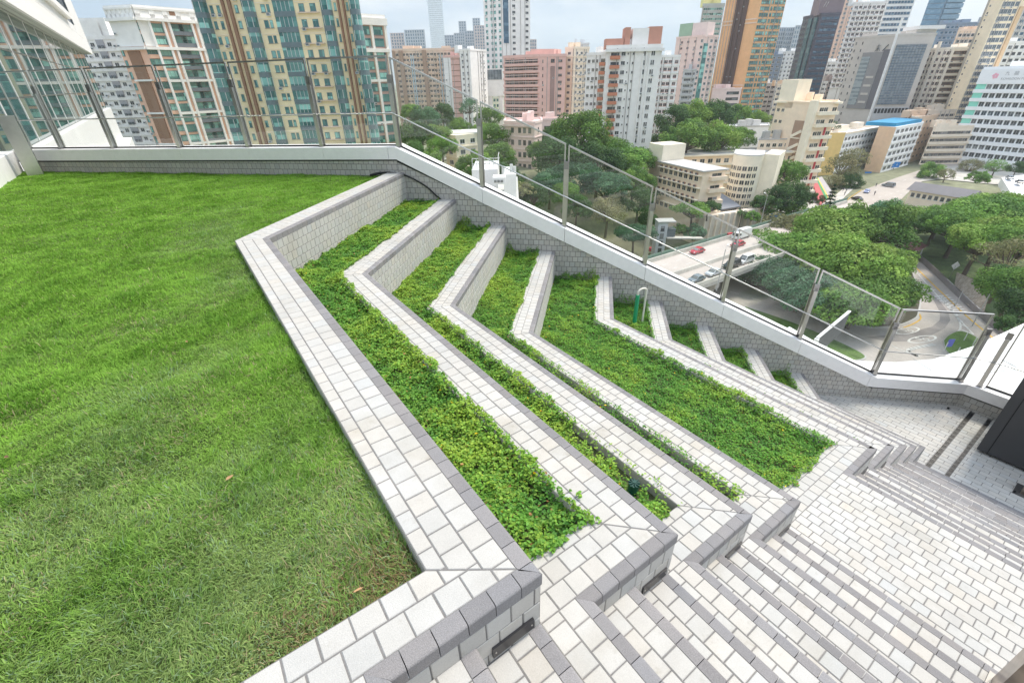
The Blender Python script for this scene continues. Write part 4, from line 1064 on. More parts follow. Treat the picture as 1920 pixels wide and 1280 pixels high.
# 9 white block with red-brown balconies
M_BALC = wallm('red_brown_balcony', (.50, .20, .12))
A, B = P2(1096, 180, 214), P2(1132, 180, 211)
simple('apartment_block', 'white wing with rust coloured side balconies, set back left of the white balcony block', 'block', [A, B], 12, z_at(1120, 104, 212), M_WHITEB, 3.0, 15, cwin((.14, .36, .54), 1.2, 1.2, .9) + [(.84, 2.3, 2.2, .0, G_DARK, M_BALC, 1, 'balcony')], GB, -40, 1)
A, B = P2(1131, 180, 204), P2(1231, 180, 207)
def wbal(root, m, ch, zt):
    b_ = MB(); q0, q1 = ch[0].lerp(ch[1], .34), ch[0].lerp(ch[1], .98)
    bk = -face_n(ch[0], ch[1]); u = (ch[1] - ch[0]).normalized()
    b_.obox((q0 + q1) / 2 + bk * 7 + uz * (zt + 3.1), u, bk, uz, (q1 - q0).length * .30, 4, 3.1, 0)
    b_.obox(q1 - u * 2.2 + bk * 7 + uz * (zt + 3.3), u, bk, uz, 2.4, 4.1, 3.3, 1); b_.obox(q0 + u * .8 + bk * 7 + uz * (zt + 3.3), u, bk, uz, 1.0, 4.1, 3.3, 1)
    b_.obox(ch[0].lerp(ch[1], .15) + bk * 6 + uz * (zt + 1.6), u, bk, uz, 3.4, 3, 1.6, 1)
    b_.build('roof_house', [M_WHITEB, wallm('red_brown_roof_tile', (.47, .24, .18))], root)
    b_ = MB(); vstrip(b_, ch[0], ch[1], -.02, 1.03, zt - 1.2, zt - .3, .9, 0); b_.build('cornice', [M_WHITEB], root)
    b_ = MB(); vstrip(b_, ch[0], ch[1], .66, .68, -25, zt - 2, .5, 0); vstrip(b_, ch[0], ch[1], .72, .735, -25, zt - 2, .5, 0); vstrip(b_, ch[0], ch[1], .78, .80, -25, zt - 2, .5, 0); b_.build('fin', [M_WHITEB], root)
simple('apartment_block', 'white high block with a column of rust coloured balconies and red brown roof house', 'block', [A, B], 15, z_at(1185, 90, 205), M_WHITEB, 3.0, 16,
       [(.165, 3.6, 2.0, 0, G_DARK, M_BALC, 1, 'balcony')] + cwin((.315,), 1.6, 1.4, .9, G_DARK, F_WHITE, 2) + cwin((.40,), .5, .6, 1.3, G_DARK, F_WHITE, 1) + cwin((.50,), .9, .9, 1.1, G_DARK, F_WHITE, 1) + cwin((.70, .83, .865), .62, 1.6, .8, G_DARK, F_WHITE, 1), GB, -40, 1.0, wbal)
# 10
P, Q = front(1226, 1270, 150, 262)
simple('apartment_block', 'lower white block with dark paired windows behind the white balcony block', 'block', [P, Q], 14, z_at(1250, 108, 262), M_WHITEB, 3.0, 14, cwin((.2, .42, .6, .86), 1.7, 1.4, .9, G_DARK, M_PINK, 2), GB, -40, 1, None, (.2, .3, 0))
# 11 pink with teal strip and its neighbours
A, B, Cc = P2(1262, 120, 330), P2(1308, 120, 322), P2(1338, 120, 330)
def pinkt(root, m, ch, zt):
    b_ = MB(); vstrip(b_, ch[1], ch[2], .18, .42, -40, zt - 3, .4, 0); b_.build('teal_glass_strip', [G_TEAL], root)
    b_ = MB(); bk = -face_n(ch[0], ch[1]); u = (ch[1] - ch[0]).normalized(); b_.obox(ch[0].lerp(ch[1], .25) + bk * 5 + uz * (zt + 2.6), u, bk, uz, 4, 3, 4.6); b_.build('scaffold_house', [wallm('scaffold_green', (.30, .42, .30))], root)
    b_ = MB(); b_.obox(ch[0].lerp(ch[1], .8) + bk * 6 + uz * (zt + 3.5), u, bk, uz, 4.5, 4, 3.5); b_.build('roof_house', [M_PINKL], root)
simple('apartment_tower', 'pale pink tower with a vertical teal glass strip in front of the grey green tower', 'tower', [A, B, Cc], 18, z_at(1308, 70, 322), wallm('pink_render', (.74, .56, .50)), 3.0, 24, {0: cwin((.25, .5, .78), 1.4, 1.2, .9, G_DARK, M_PINK, 2), 1: cwin((.05, .62, .9), 1.7, 1.4, .9, G_DARK, F_WHITE, 2)}, GB, -40, 1, pinkt)
P, Q = front(1276, 1300, 170, 318)
simple('apartment_block', 'grey block with ribbon balconies at the foot of the pale pink tower', 'block', [P, Q], 8, z_at(1290, 132, 318), M_GREYB, 3.0, 12, cwin((.25, .5, .78), 2.0, 1.4, .9, G_DARK, F_WHITE, 2), GB, -40, .6, None, (.7, .5, 0))
P, Q = front(1310, 1350, 60, 430)
def gg(root, m, ch, zt):
    b_ = MB(); u = (ch[1] - ch[0]).normalized(); bk = -face_n(ch[0], ch[1])
    for t_, hh in ((.3, 5), (.65, 7)): b_.obox(ch[0].lerp(ch[1], t_) + bk * 6 + uz * (zt + hh / 2), u, bk, uz, 3.5, 3, hh / 2)
    b_.build('yellow_roof_house', [wallm('pale_yellow_roof', (.72, .66, .30))], root)
simple('apartment_tower', 'distant grey green tower with pale yellow roof houses left of the orange tower', 'tower', [P, Q], 18, z_at(1330, 12, 430), wallm('grey_green_tile', (.42, .47, .45)), 3.0, 34, cwin(fr(9), 1.7, 1.6, .8, G_TEAL, F_WHITE, 1), 'high-rise towers across the street', -40, 1.5, gg)
# 12 orange tower
A, B, Cc = P2(1348, 80, 372), P2(1411, 80, 362), P2(1456, 80, 372)
def orange(root, m, ch, zt):
    b_ = MB(); vstrip(b_, ch[0], ch[1], .34, .66, -30, zt, .25, 0)
    for u in (.36, .5, .64): vstrip(b_, ch[0], ch[1], u - .03, u + .03, -30, zt, .8, 0)
    b_.build('dark_service_slot', [wallm('dark_brown_slot', (.10, .065, .055))], root)
    b_ = MB()
    for z in (z_at(1390, 38, 365), z_at(1390, 45, 365), z_at(1380, 160, 365)):
        vstrip(b_, ch[0], ch[1], -.01, .33, z - .3, z + .3, .3, 0); vstrip(b_, ch[0], ch[1], .67, 1.0, z - .3, z + .3, .3, 0)
    b_.build('moulding', [M_TAN], root)
simple('apartment_tower', 'tall orange tiled tower with a dark brown service slot down its left face', 'tower', [A, B, Cc], 20, 52, M_ORANGE, 3.05, 30, {0: cwin((.44, .56), 1.6, 1.2, .8, G_DARK, M_BROWN, 1), 1: cwin((.07, .16, .25, .34, .48, .60, .68, .76, .84, .94), 1.45, 1.95, .6, G_TEAL, M_BROWN, 1)}, 'high-rise towers across the street', -40, 1, orange)
P, Q = front(1332, 1386, 190, 345)
simple('low_building', 'low cream building with dark roof windows at the foot of the orange tower', 'building', [P, Q], 18, z_at(1360, 168, 345), M_PINKL, 3.2, 5, cwin((.58, .72, .86), 2.6, 1.5, .9, G_DARK, F_DARK, 2), 'low buildings between the towers', -40, .8)
# 14 dark tower
A, B, Cc = P2(1490, 100, 415), P2(1520, 100, 400), P2(1556, 100, 404)
M_DKT = wallm('dark_navy_cladding', (.085, .085, .115), .5)
def dark(root, m, ch, zt):
    b_ = MB(); z1 = zt - 1
    vstrip(b_, ch[0], ch[1], .42, .62, -30, z1, .8, 0); vstrip(b_, ch[0], ch[1], .74, .92, -30, z1, .8, 0); b_.build('glass_bay', [glassmat('dark_teal_bay_glass', (.05, .11, .14), (.14, .25, .27), .08)], root)
    b_ = MB(); u = (ch[2] - ch[1]).normalized(); bk = -face_n(ch[1], ch[2])
    b_.obox(ch[1].lerp(ch[2], .32) + bk * 7 + uz * (zt + 12), u, bk, uz, 5.5, 6, 12, 0); b_.obox(ch[1].lerp(ch[2], .85) + bk * 8 + uz * (zt + 7), u, bk, uz, 3.2, 5, 7, 0)
    b_.build('roof_core', [wallm('mauve_cladding', (.20, .16, .18), .6)], root)
    # small white emblem plate on the core
    e = MB(); c = ch[1].lerp(ch[2], .16) + bk * .9 + uz * (zt + 5.5)
    for k in (-1, 1): e.bar(c + u * (k * .7 - .5) - uz * 1.3, c + u * (k * .7 + .5) + uz * 1.3, .12, .5, up=bk)
    e.build('emblem', [F_WHITE], root)
simple('office_tower', 'dark navy tower with teal glass bays and a mauve roof core', 'tower', [A, B, Cc], 20, z_at(1520, 30, 400), M_DKT, 3.0, 31, {0: cwin((.1, .25, .52, .83), 2.1, 1.7, .8, G_GREY, M_DKT, 1), 1: cwin((.22, .40, .58, .84), 2.6, 1.6, .8, G_BLUE, M_DKT, 2)}, 'high-rise towers across the street', -40, 1, dark, (.35, .25, 0))
# 15 small whites between
for (L_, R_, y_, d_, yt, wm, lab, nfl, mu) in ((1424, 1452, 175, 420, 158, M_WHITEB, 'low white block with dark windows right of the orange tower foot', 6, 3), (1450, 1478, 190, 385, 160, M_CREAM, 'cream stepped block left of the dark tower foot', 8, 3),
        (1452, 1500, 130, 520, 98, M_WHITEB, 'white far block between the orange and dark towers', 12, 6), (1440, 1462, 130, 500, 104, wallm('slate_blue_block', (.20, .25, .33)), 'slate blue far block beside the orange tower', 8, 2),
        (1542, 1568, 150, 470, 118, M_WHITEB, 'white striped block right of the dark tower', 9, 3), (1548, 1578, 170, 440, 150, wallm('rose_beige', (.60, .48, .42)), 'rose beige low block right of the dark tower foot', 7, 3)):
    P, Q = front(L_, R_, y_, d_)
    simple('apartment_block', lab, 'block', [P, Q], 14, z_at((L_ + R_) / 2, yt, d_), wm, 3.1, nfl, cwin(fr(mu), 2.6 if mu < 4 else 1.5, 1.3, .9), 'low buildings between the towers', -40, .8, None, (.3, .25, 0))
# 16 salmon thin tower, 17 whites behind grey tower
P, Q = front(1566, 1592, 60, 560)
simple('apartment_tower', 'thin salmon and cream tower rising out of frame right of the dark tower', 'tower', [P, Q], 16, 95, wallm('salmon_render', (.70, .47, .36)), 3.2, 32, cwin((.3, .75), 2.2, 1.6, .8, G_GREY, F_WHITE, 1), 'high-rise towers across the street', -40, 1)
P, Q = front(1590, 1652, 45, 440)
simple('apartment_block', 'old cream residential block with cluttered balconies behind the grey tower', 'block', [P, Q], 16, z_at(1620, 8, 440), M_WHITEB, 3.0, 16, cwin(fr(7), 2.2, 1.5, .8, G_DARK, M_PINKL, 2) + cwin(fr(5), 1.0, .7, .2, G_GREY, F_WHITE, 1, 'ac'), GB, -30, 1, None, (.4, .5, 0))
P, Q = front(1650, 1706, 30, 500)
simple('office_tower', 'white gridded tower of blue windows behind the grey tower roof', 'tower', [P, Q], 18, z_at(1680, -12, 500), M_WHITEB, 3.4, 22, cwin(fr(9), 2.6, 1.9, .8, G_BLUE, F_WHITE, 1), 'high-rise towers across the street', -30, 1)
# 18 grey tower
A, B, Cc = P2(1584, 140, 372), P2(1659, 140, 360), P2(1728, 140, 372)
M_STONEG = wallm('warm_grey_stone', (.50, .46, .42))
def grey(root, m, ch, zt):
    zb = z_at(1650, 205, 362)
    b_ = MB(); vstrip(b_, ch[0], ch[1], .32, .80, zb, zt - 7, .5, 0); vstrip(b_, ch[0], ch[1], .80, .965, zb, zt - 6, .3, 1); b_.build('dark_wall_panel', [wallm('mid_grey_panel', (.24, .23, .23), .5), wallm('dark_grey_panel', (.13, .125, .14), .4)], root)
    b_ = MB()
    n = 12; H = zt - 11 - zb
    for k in range(n):
        z = zb + 2 + H * k / n; vstrip(b_, ch[0], ch[1], .33, .53, z, z + H / n - .9, .75, 0); vstrip(b_, ch[0], ch[1], .33, .53, z + H / n - .88, z + H / n - .02, .8, 1)
    b_.build('glass_strip', [glassmat('pale_grey_glass', (.20, .25, .27), (.40, .45, .46), .1), wallm('pale_spandrel', (.30, .34, .35))], root)
    b_ = MB()
    for k in range(4): z = zb + 3 + k * 4.2; vstrip(b_, ch[0], ch[1], .58, .76, z, z + 1.1, .7, 0)
    b_.build('louvre', [M_STONEG], root)
    b_ = MB(); n = 22; H = zt - 4 - z_at(1690, 196, 365); zb2 = z_at(1690, 196, 365)
    for k in range(n):
        z = zb2 + H * k / n; vstrip(b_, ch[1], ch[2], .05, .84, z, z + H / n - .5, .5, 0); vstrip(b_, ch[1], ch[2], .05, .84, z + H / n - .49, z + H / n - .01, .55, 1)
    for q in range(1, 9): uu = .05 + .79 * q / 9; vstrip(b_, ch[1], ch[2], uu - .002, uu + .002, zb2, zt - 4, .7, 1)
    b_.build('curtain_wall', [glassmat('slate_curtain_glass', (.13, .17, .21), (.27, .31, .35), .05), wallm('slate_mullion', (.20, .22, .24), .4)], root)
    b_ = MB(); vstrip(b_, ch[0], ch[1], .965, 1.0, -40, zt + 8, 1.0, 0); b_.build('white_mast_wall', [M_WHITEB], root)
    b_ = MB(); q0, q1 = ch[1].lerp(ch[2], .45), ch[1].lerp(ch[2], 1.12); bk = -face_n(ch[1], ch[2]); u = (q1 - q0).normalized()
    b_.obox((q0 + q1) / 2 + bk * 5 + uz * (zt + 3.5), u, bk, uz, (q1 - q0).length / 2, 6, .8); b_.obox((q0 + q1) / 2 + bk * 6 + uz * (zt + 1.3), u, bk, uz, (q1 - q0).length / 2.6, 4, 1.35); b_.build('roof_canopy', [M_WHITEB], root)
    b_ = MB(); bk = face_n(ch[0], ch[1]); u = (ch[1] - ch[0]).normalized(); c = ch[0].lerp(ch[1], .66) + bk * .35 + uz * (zt - 5)
    for (x0, z0, x1, z1) in ((-1.6, .9, .8, .9), (-.5, 1.8, -.5, -1.6), (-.5, -.2, -1.7, -1.6), (-.5, .2, .8, -1.4), (-1.4, -.2, .4, -.2)): b_.bar(c + u * x0 + uz * z0, c + u * x1 + uz * z1, .1, .35, up=bk)
    b_.bar(c + u * 2.4 - uz * 1.6, c + u * 4.6 + uz * 1.3, .1, .8, up=bk)
    b_.build('roof_sign', [F_DARK], root)
    b_ = MB(); vstrip(b_, ch[1], ch[2], .02, .98, z_at(1690, 200, 365) - 7, z_at(1690, 200, 365) - .5, .4, 0)
    for q in range(10): vstrip(b_, ch[1], ch[2], .04 + q * .094, .04 + q * .094 + .07, z_at(1690, 200, 365) - 3.4, z_at(1690, 200, 365) - 1.0, .45, 1)
    b_.build('podium_louvre', [M_GREYB, M_BLACK], root)
simple('office_tower', 'grey stone office tower with dark panels, slate curtain wall and a white mast wall between', 'tower', [A, B, Cc], 24, z_at(1620, 72, 366), M_STONEG, 3.6, 16, {0: cwin((.06, .22), .8, 1.5, 1, G_DARK, M_STONEG, 1)}, 'high-rise towers across the street', -45, 1, grey)
# 19 blue glass tower etc.
P, Q = front(1728, 1792, 40, 600)
def bluet(root, m, ch, zt):
    b_ = MB(); n = 34; z0 = -30
    for k in range(n): z = z0 + (zt - z0) * k / n; vstrip(b_, ch[0], ch[1], .0, .46, z, z + (zt - z0) / n - .7, .5, 0); vstrip(b_, ch[0], ch[1], .5, 1.0, z, z + (zt - z0) / n - .7, 1.6, 1)
    b_.build('curtain_wall', [glassmat('sky_blue_glass', (.14, .27, .40), (.24, .38, .50), .06), glassmat('steel_blue_glass', (.22, .34, .45), (.30, .42, .52), .1)], root)
simple('office_tower', 'sky blue glass skyscraper cut by the top of the frame, right of the grey tower', 'tower', [P, Q], 26, 100, wallm('steel_blue_wall', (.25, .34, .42), .4), 3, 0, [], 'high-rise towers across the street', -40, 1, bluet)
for (L_, R_, y_, d_, yt, wm, lab, nfl, mu, g) in ((1752, 1828, 80, 520, 46, wallm('slate_blue_wall', (.24, .29, .36)), 'dark blue office block with grey roof behind the beige flats', 9, 9, G_BLUE), (1830, 1935, 70, 480, 40, wallm('steel_wall', (.36, .40, .46)), 'blue grey glazed block at the top right behind the cream tower', 10, 10, G_BLUE),
        (1838, 1935, 118, 420, 82, M_WHITEB, 'white block with dark square windows above the white hospital', 8, 8, G_DARK), (1878, 1935, 60, 460, 22, wallm('pale_stone', (.60, .58, .55)), 'pale block with an antenna deck in the top right corner', 6, 5, G_BLUE),
        (1776, 1836, 110, 440, 60, M_TAN, 'tan block of flats with dark windows between the beige flats and cream tower', 12, 7, G_DARK)):
    P, Q = front(L_, R_, y_, d_)
    simple('apartment_block', lab, 'block', [P, Q], 16, z_at((L_ + R_) / 2, yt, d_), wm, 3.2, nfl, cwin(fr(mu), 2.3, 1.7, .8, g, F_WHITE, 1), GB, -40, 1, None, (.3, .3, 0))
# 20 beige flats and cream tower
A, B, Cc = P2(1712, 170, 395), P2(1748, 170, 388), P2(1790, 170, 394)
simple('apartment_block', 'beige block of flats in three bays below the tan block, left of the cream tower', 'block', [A, B, Cc], 16, z_at(1748, 94, 388), wallm('warm_white_render', (.78, .74, .67)), 3.0, 20, {0: cwin((.15, .4, .62, .88), 1.7, 1.6, .9, G_DARK, M_PINKL, 2), 1: cwin((.08, .3, .42, .55, .68, .81, .93), 1.9, 1.6, .9, G_DARK, M_BROWN, 2)}, GB, -45, 1, lambda root, m, ch, zt: [vstrip(m, ch[0], ch[1], .45, .57, -40, zt + 4, 1, 0), vstrip(m, ch[1], ch[2], .15, .25, -40, zt + 1, .8, 0)], (.25, .3, 0))
A, B, Cc = P2(1792, 150, 378), P2(1818, 150, 372), P2(1858, 150, 380)
def cream(root, m, ch, zt):
    b_ = MB(); vstrip(b_, ch[1], ch[2], .84, 1.0, -40, zt - 18, .7, 0); b_.build('ochre_end_wall', [wallm('ochre_wall', (.60, .42, .25))], root)
simple('apartment_tower', 'tall slim cream tower with grey windowed flank leaning to the top right', 'tower', [A, B, Cc], 16, 46, wallm('pale_yellow_render', (.78, .66, .48)), 3.0, 29, {0: cwin((.3,), 1.0, 1.0, 1.0, G_DARK, M_CREAM, 1), 1: cwin((.12, .3, .48, .68), 2.0, 1.9, .6, G_GREY, M_GREYB, 2)}, 'high-rise towers across the street', -45, 1, cream)
# 21 hospital
u_h = hdir(480); P0 = P2(1802, 230, 360); Lh = on_line(1797, 240, P0, u_h); Rh = P0 - u_h * 70
hz = z_at(1845, 130, math.hypot(*(on_line(1845, 130, P0, u_h)).xy)) 
M_HOSP = wallm('bright_white_panel', (.80, .80, .80), .6, .04); M_MINT = wallm('mint_panel', (.25, .66, .52), .6)
def hosp(root, m, ch, zt):
    nn = face_n(*ch); n = 9; fh = 3.95; top = zt - 6.5
    b_ = MB()
    for k in range(n): vstrip(b_, ch[0], ch[1], -.005, 1, top - k * fh - 2.4 - 1.6, top - k * fh - 2.4, .8, 0)
    vstrip(b_, ch[0], ch[1], -.005, 1, top - .05, zt, .8, 0); b_.build('white_band', [M_HOSP], root)
    b_ = MB()
    for k in range(n): vstrip(b_, ch[0], ch[1], .0, .055, top - k * fh - 2.38, top - k * fh - .06, .3, 0)
    b_.build('mint_panel', [M_MINT], root)
    for k in range(n):
        for q in range(24):
            b2 = ch[0].lerp(ch[1], .075 + q * .038); put(root, (b2.x, b2.y, top - k * fh - 2.35), nn, 2.15, 2.2, G_DARK, F_WHITE, 2, 'win')
    # sign: pink flower emblem, grey characters
    u = (ch[1] - ch[0]).normalized(); c0 = ch[0] + nn * .84 + uz * (zt - 3.0)
    e = MB()
    for k in range(5):
        a = k * 2 * math.pi / 5 + .5; q = c0 + u * (6.2 + math.cos(a) * .75) + uz * (math.sin(a) * .75)
        e.tube([q, q + nn * .06], .55, 10)
    e.build('emblem', [wallm('pink_sign', (.80, .40, .48))], root)
    def txt(s_, size, du, dz, nm):
        cu = bpy.data.curves.new('sign_text', 'FONT'); cu.body = s_; cu.size = size; cu.extrude = .03
        o = bpy.data.objects.new(nm, cu); COL.objects.link(o); dg = bpy.context.evaluated_depsgraph_get(); me = bpy.data.meshes.new_from_object(o.evaluated_get(dg)); bpy.data.objects.remove(o)
        o = bpy.data.objects.new(nm, me); COL.objects.link(o); me.materials.clear(); me.materials.append(wallm('grey_sign_letter', (.42, .42, .43)))
        q = c0 + u * du + uz * dz + nn * .03; M = Matrix(((u.x, 0, nn.x, q.x), (u.y, 0, nn.y, q.y), (0, 1, 0, q.z), (0, 0, 0, 1)))
        o.parent = root; o.matrix_local = wmat(root).inverted() @ M
    [txt(c_, 1.9, 9.6 + 3.4 * k_, .35, 'sign_character') for k_, c_ in enumerate('九龍公')]; txt('KOWLOON PUBLIC', 1.35, 8.8, -1.75, 'sign_text')
simple('hospital_building', 'large white building with ribbon windows, mint green panels and a pink emblem at right edge', 'building', [Lh, Rh], 30, hz, M_HOSP, 3, 0, [], 'low buildings between the towers', -45, 1, hosp)
# ================================================================== CITY: low buildings, school, street
GL = 'low buildings between the towers'
M_SCH = wallm('school_cream', (.80, .645, .49)); M_SCH2 = wallm('school_ivory', (.84, .71, .565)); M_RED = wallm('red_door', (.45, .05, .06))
def pz(px, py, z): q = at_z(px, py, z); return Vector((q.x, q.y, 0))
def obb(root, name, mats_, P, Q, back, z0, z1, mi=0):
    """box on the front edge P-Q (left to right), going 'back' metres away"""
    m = MB(); bk = -face_n(P, Q)
    m.prism([(p.x, p.y) for p in (P, Q, Q + bk * back, P + bk * back)], z0, z1, mi)
    return m.build(name, mats_, root)
ex, ey = Vector((1, 0, 0)), Vector((0, 1, 0))
# --- school: long wing along X, left wing, curved stair tower, tall block
sroot = thing('school_building', (170, 95, -44), 'cream school with a curved glazed stair tower, long wings and flat roofs beside the flyover', 'school', GL)
d0 = 178
a0 = P2(1210, 330, 176); zr = z_at(1230, 318, 176)
# left wing front face (towards the viewer, running away to the left VP)
uw = hdir(600)
FL = P2(1213, 360, 172); FR = on_line(1312, 360, FL, uw)
if (FR - FL).length > 60: FR = FL - uw * 24
zl = z_at(1310, 322, math.hypot(FR.x, FR.y))
obb(sroot, 'wing', [M_SCH], FL, FR, 8.5, -48, zl)
obb(sroot, 'stair_head', [M_SCH2], FL - (FR - FL).normalized() * 2, FL.lerp(FR, .22), 9, -48, zl + 5.2)
nl = face_n(FL, FR)
for k in range(4):
    for q in range(8):
        b_ = FL.lerp(FR, .25 + q * .094); put(sroot, (b_.x, b_.y, zl - 3.1 - k * 3.5), nl, 1.7, 1.5, G_DARK, M_SCH2, 2)
        if k < 3: put(sroot, (b_.x + .1, b_.y, zl - 1.2 - k * 3.5), nl, .9, .6, G_GREY, M_BROWN, 1, 'ac')
m = MB()
for k in range(4): vstrip(m, FL, FR, .2, 1.0, zl - 1.35 - k * 3.5, zl - 1.15 - k * 3.5, .9, 0)
m.build('sunshade', [M_SCH2], sroot)
# right flank of the left wing with open balconies, back to the long wing
GA = FR; GB_ = GA - face_n(FL, FR) * 8.5
m = MB(); ng = face_n(GA, GB_)
for k in range(4): vstrip(m, GA, GB_, .3, 1.0, zl - .3 - k * 3.5 - 2.4, zl - .3 - k * 3.5 - 1.3, 1.2, 0)
m.build('gallery', [M_SCH], sroot)
for k in range(4):
    b_ = GA.lerp(GB_, .62); put(sroot, (b_.x, b_.y, zl - 3.0 - k * 3.5), ng, 3.4, 2.2, G_DARK, M_SCH, 2, 'pane')
# curved stair tower
ct = P2(1392, 345, 176); zt = z_at(1392, 292, 172)
m = MB(); R_ = 4.6; seg = 20; vdir = Vector((ct.x, ct.y, 0)).normalized(); sdir = Vector((vdir.y, -vdir.x, 0))
arc = [ct + sdir * R_ * math.cos(t) - vdir * R_ * math.sin(t) for t in [math.pi - math.pi * k / seg for k in range(seg + 1)]]
poly = [(p.x, p.y) for p in arc] + [((arc[-1] + vdir * 9).x, (arc[-1] + vdir * 9).y), ((arc[0] + vdir * 9).x, (arc[0] + vdir * 9).y)]
m.prism(poly, -48, zt); m.build('curved_tower', [M_SCH2], sroot)
for k in range(7):
    for q in range(6):
        t = math.pi - math.pi * (.13 + q * .115); n_ = (sdir * math.cos(t) - vdir * math.sin(t)); b_ = ct + n_ * (R_ - .03)
        put(sroot, (b_.x, b_.y, zt - 4.6 - k * 2.15), n_, 1.45, 1.5, G_DARK, M_SCH2, 2)
EW0 = ct + sdir * R_; EW1 = EW0 + ex * 4 + ey * .5
obb(sroot, 'end_wall', [M_SCH2], EW0 - vdir * .5, EW0 + (sdir * 4.2 - vdir * 1.2), 12, -48, zt + .3)
# long wing along X behind
L0, L1 = P2(1245, 300, 196), P2(1520, 285, 226)
zlw = z_at(1400, 290, 208)
obb(sroot, 'long_wing', [M_SCH], L0, L1, 12, -48, zlw)
nn_ = face_n(L0, L1)
for k in range(4):
    for q in range(18):
        b_ = L0.lerp(L1, .04 + q * .055); put(sroot, (b_.x, b_.y, zlw - 3.1 - k * 3.5), nn_, 2.0, 1.7, G_DARK, M_SCH2, 2)
m = MB()
for k in range(5): vstrip(m, L0, L1, 0, 1, zlw - .3 - k * 3.5, zlw + .2 - k * 3.5, 1.3, 0)
m.build('floor_ledge', [M_SCH2], sroot)
m = MB()
def slab(m, P, Q, back, z, t=.35, over=.6):
    bk = -face_n(P, Q); u = (Q - P).normalized(); a, b_ = P - u * over - bk * over, Q + u * over - bk * over
    m.prism([(p.x, p.y) for p in (a, b_, b_ + bk * (back + 2 * over), a + bk * (back + 2 * over))], z, z + t)
slab(m, L0, L1, 12, zlw + .002); slab(m, FL.lerp(FR, .2), FR, 8.5, zl + .002); m.build('roof', [M_ROOFG], sroot)
m = MB(); m.prism([(p[0] * 1.0, p[1]) for p in poly], zt + .002, zt + .3); m.build('tower_roof', [M_ROOFG], sroot)
# annex with grey pitched roof by the flyover
X0, X1 = P2(1330, 395, 158), P2(1388, 372, 168)
aroot = thing('annex_building', (X0.x, X0.y, -45), 'low cream annex with a sloping slate roof in front of the curved school tower', 'building', GL)
za = z_at(1340, 385, 160); obb(aroot, 'wall', [M_SCH], X0, X1, 7, -48, za - 1)
m = MB(); bk = -face_n(X0, X1); m.ext([X0 - bk * 1 + uz * (za - 1.2), X0 + bk * 8 + uz * (za + 1.4), X0 + bk * 8 + uz * (za + 1.0), X0 - bk * 1 + uz * (za - 1.5)], X1 - X0); m.build('roof', [wallm('slate_roof', (.20, .21, .23))], aroot)
for q in range(7): b_ = X0.lerp(X1, .1 + q * .13); put(aroot, (b_.x, b_.y, za - 3.6), face_n(X0, X1), 1.8, 1.6, G_DARK, F_WHITE, 2)
# retaining wall with panels below the annex
X0, X1 = P2(1318, 420, 150), P2(1420, 402, 166)
r_ = thing('retaining_wall', (X0.x, X0.y, -45), 'pale retaining wall with buttress ribs between the school and the flyover', 'wall')
zb_ = z_at(1345, 405, 152); obb(r_, 'wall', [M_BEIGE], X0, X1, 2, -48, zb_)
m = MB()
for q in range(9): vstrip(m, X0, X1, q / 9, q / 9 + .02, -48, zb_ - .2, .5, 0)
m.build('buttress', [M_CREAM], r_)
# --- tall school block with zig-zag stair and coloured doors
A, B, Cc = P2(1443, 250, 230), P2(1520, 250, 218), P2(1556, 250, 224)
ztb = z_at(1515, 194, 219)
def tallb(root, m, ch, zt):
    b_ = MB(); vstrip(b_, ch[0], ch[1], .56, .80, zt - 26, zt - 6, .06, 0); b_.build('stair_shade_panel', [wallm('stair_shadow_brown', (.36, .24, .17))], root)  # flat brown panel, shade behind the open stair put into its colour
    b_ = MB(); nn = face_n(ch[0], ch[1]); u = (ch[1] - ch[0]).normalized(); W = (ch[1] - ch[0]).length
    for k in range(4):
        z = zt - 9.5 - k * 4.6; p = ch[0] + u * W * .57 + nn * .3; q = ch[0] + u * W * .79 + nn * .3
        b_.bar(p + uz * (z - 2.2), q + uz * z, .5, 1.0); b_.bar(p + uz * (z - 2.6), q + uz * (z - 2.6), .5, .35)
    b_.build('stair_flight', [M_SCH2], root)
    b_ = MB(); vstrip(b_, ch[0], ch[1], .86, 1.0, -45, zt + 1, 1.6, 0); b_.build('white_fin', [M_SCH2], root)
    b_ = MB(); vstrip(b_, ch[0], ch[1], .02, .40, zt - 2, zt + 7.5, .0, 0); bk = -nn; b_.obox(ch[0].lerp(ch[1], .18) + bk * 4 + uz * (zt + 3.5), u, bk, uz, W * .18, 3.8, 4.2); b_.build('roof_house', [M_SCH2], root)
    for k in range(8):
        z = zt - 3.6 - k * 4.05
        b2 = MB(); vstrip(b2, ch[1], ch[2], .02, 1.0, z - .3, z + .9, 1.3, 0); b2.build('balcony', [M_SCH2], root)
    b_ = MB()
    for k in range(2, 8): z = zt - 3.6 - k * 4.05; b_ = MB(); vstrip(b_, ch[1], ch[2], .62, .70, z + .9, z + 3.6, .3, 0); b_.build('red_door', [M_RED], root)
    None
    b_ = MB(); vstrip(b_, ch[0], ch[2], -.02, 1.06, zt - .2, zt + .4, 2.0, 0); b_.build('roof_slab', [M_SCH2], root)
simple('school_building', 'tall cream school block with a zig-zag open stair and red doors on its balconies', 'school', [A, B, Cc], 12, ztb, M_SCH, 4.05, 8, {0: cwin((.08, .2), 1.4, 1.3, 1, G_DARK, M_SCH2, 2), 1: cwin((.22, .42, .86), 2.0, 2.2, .9, G_DARK, M_SCH2, 2)}, GL, -48, .5, tallb)
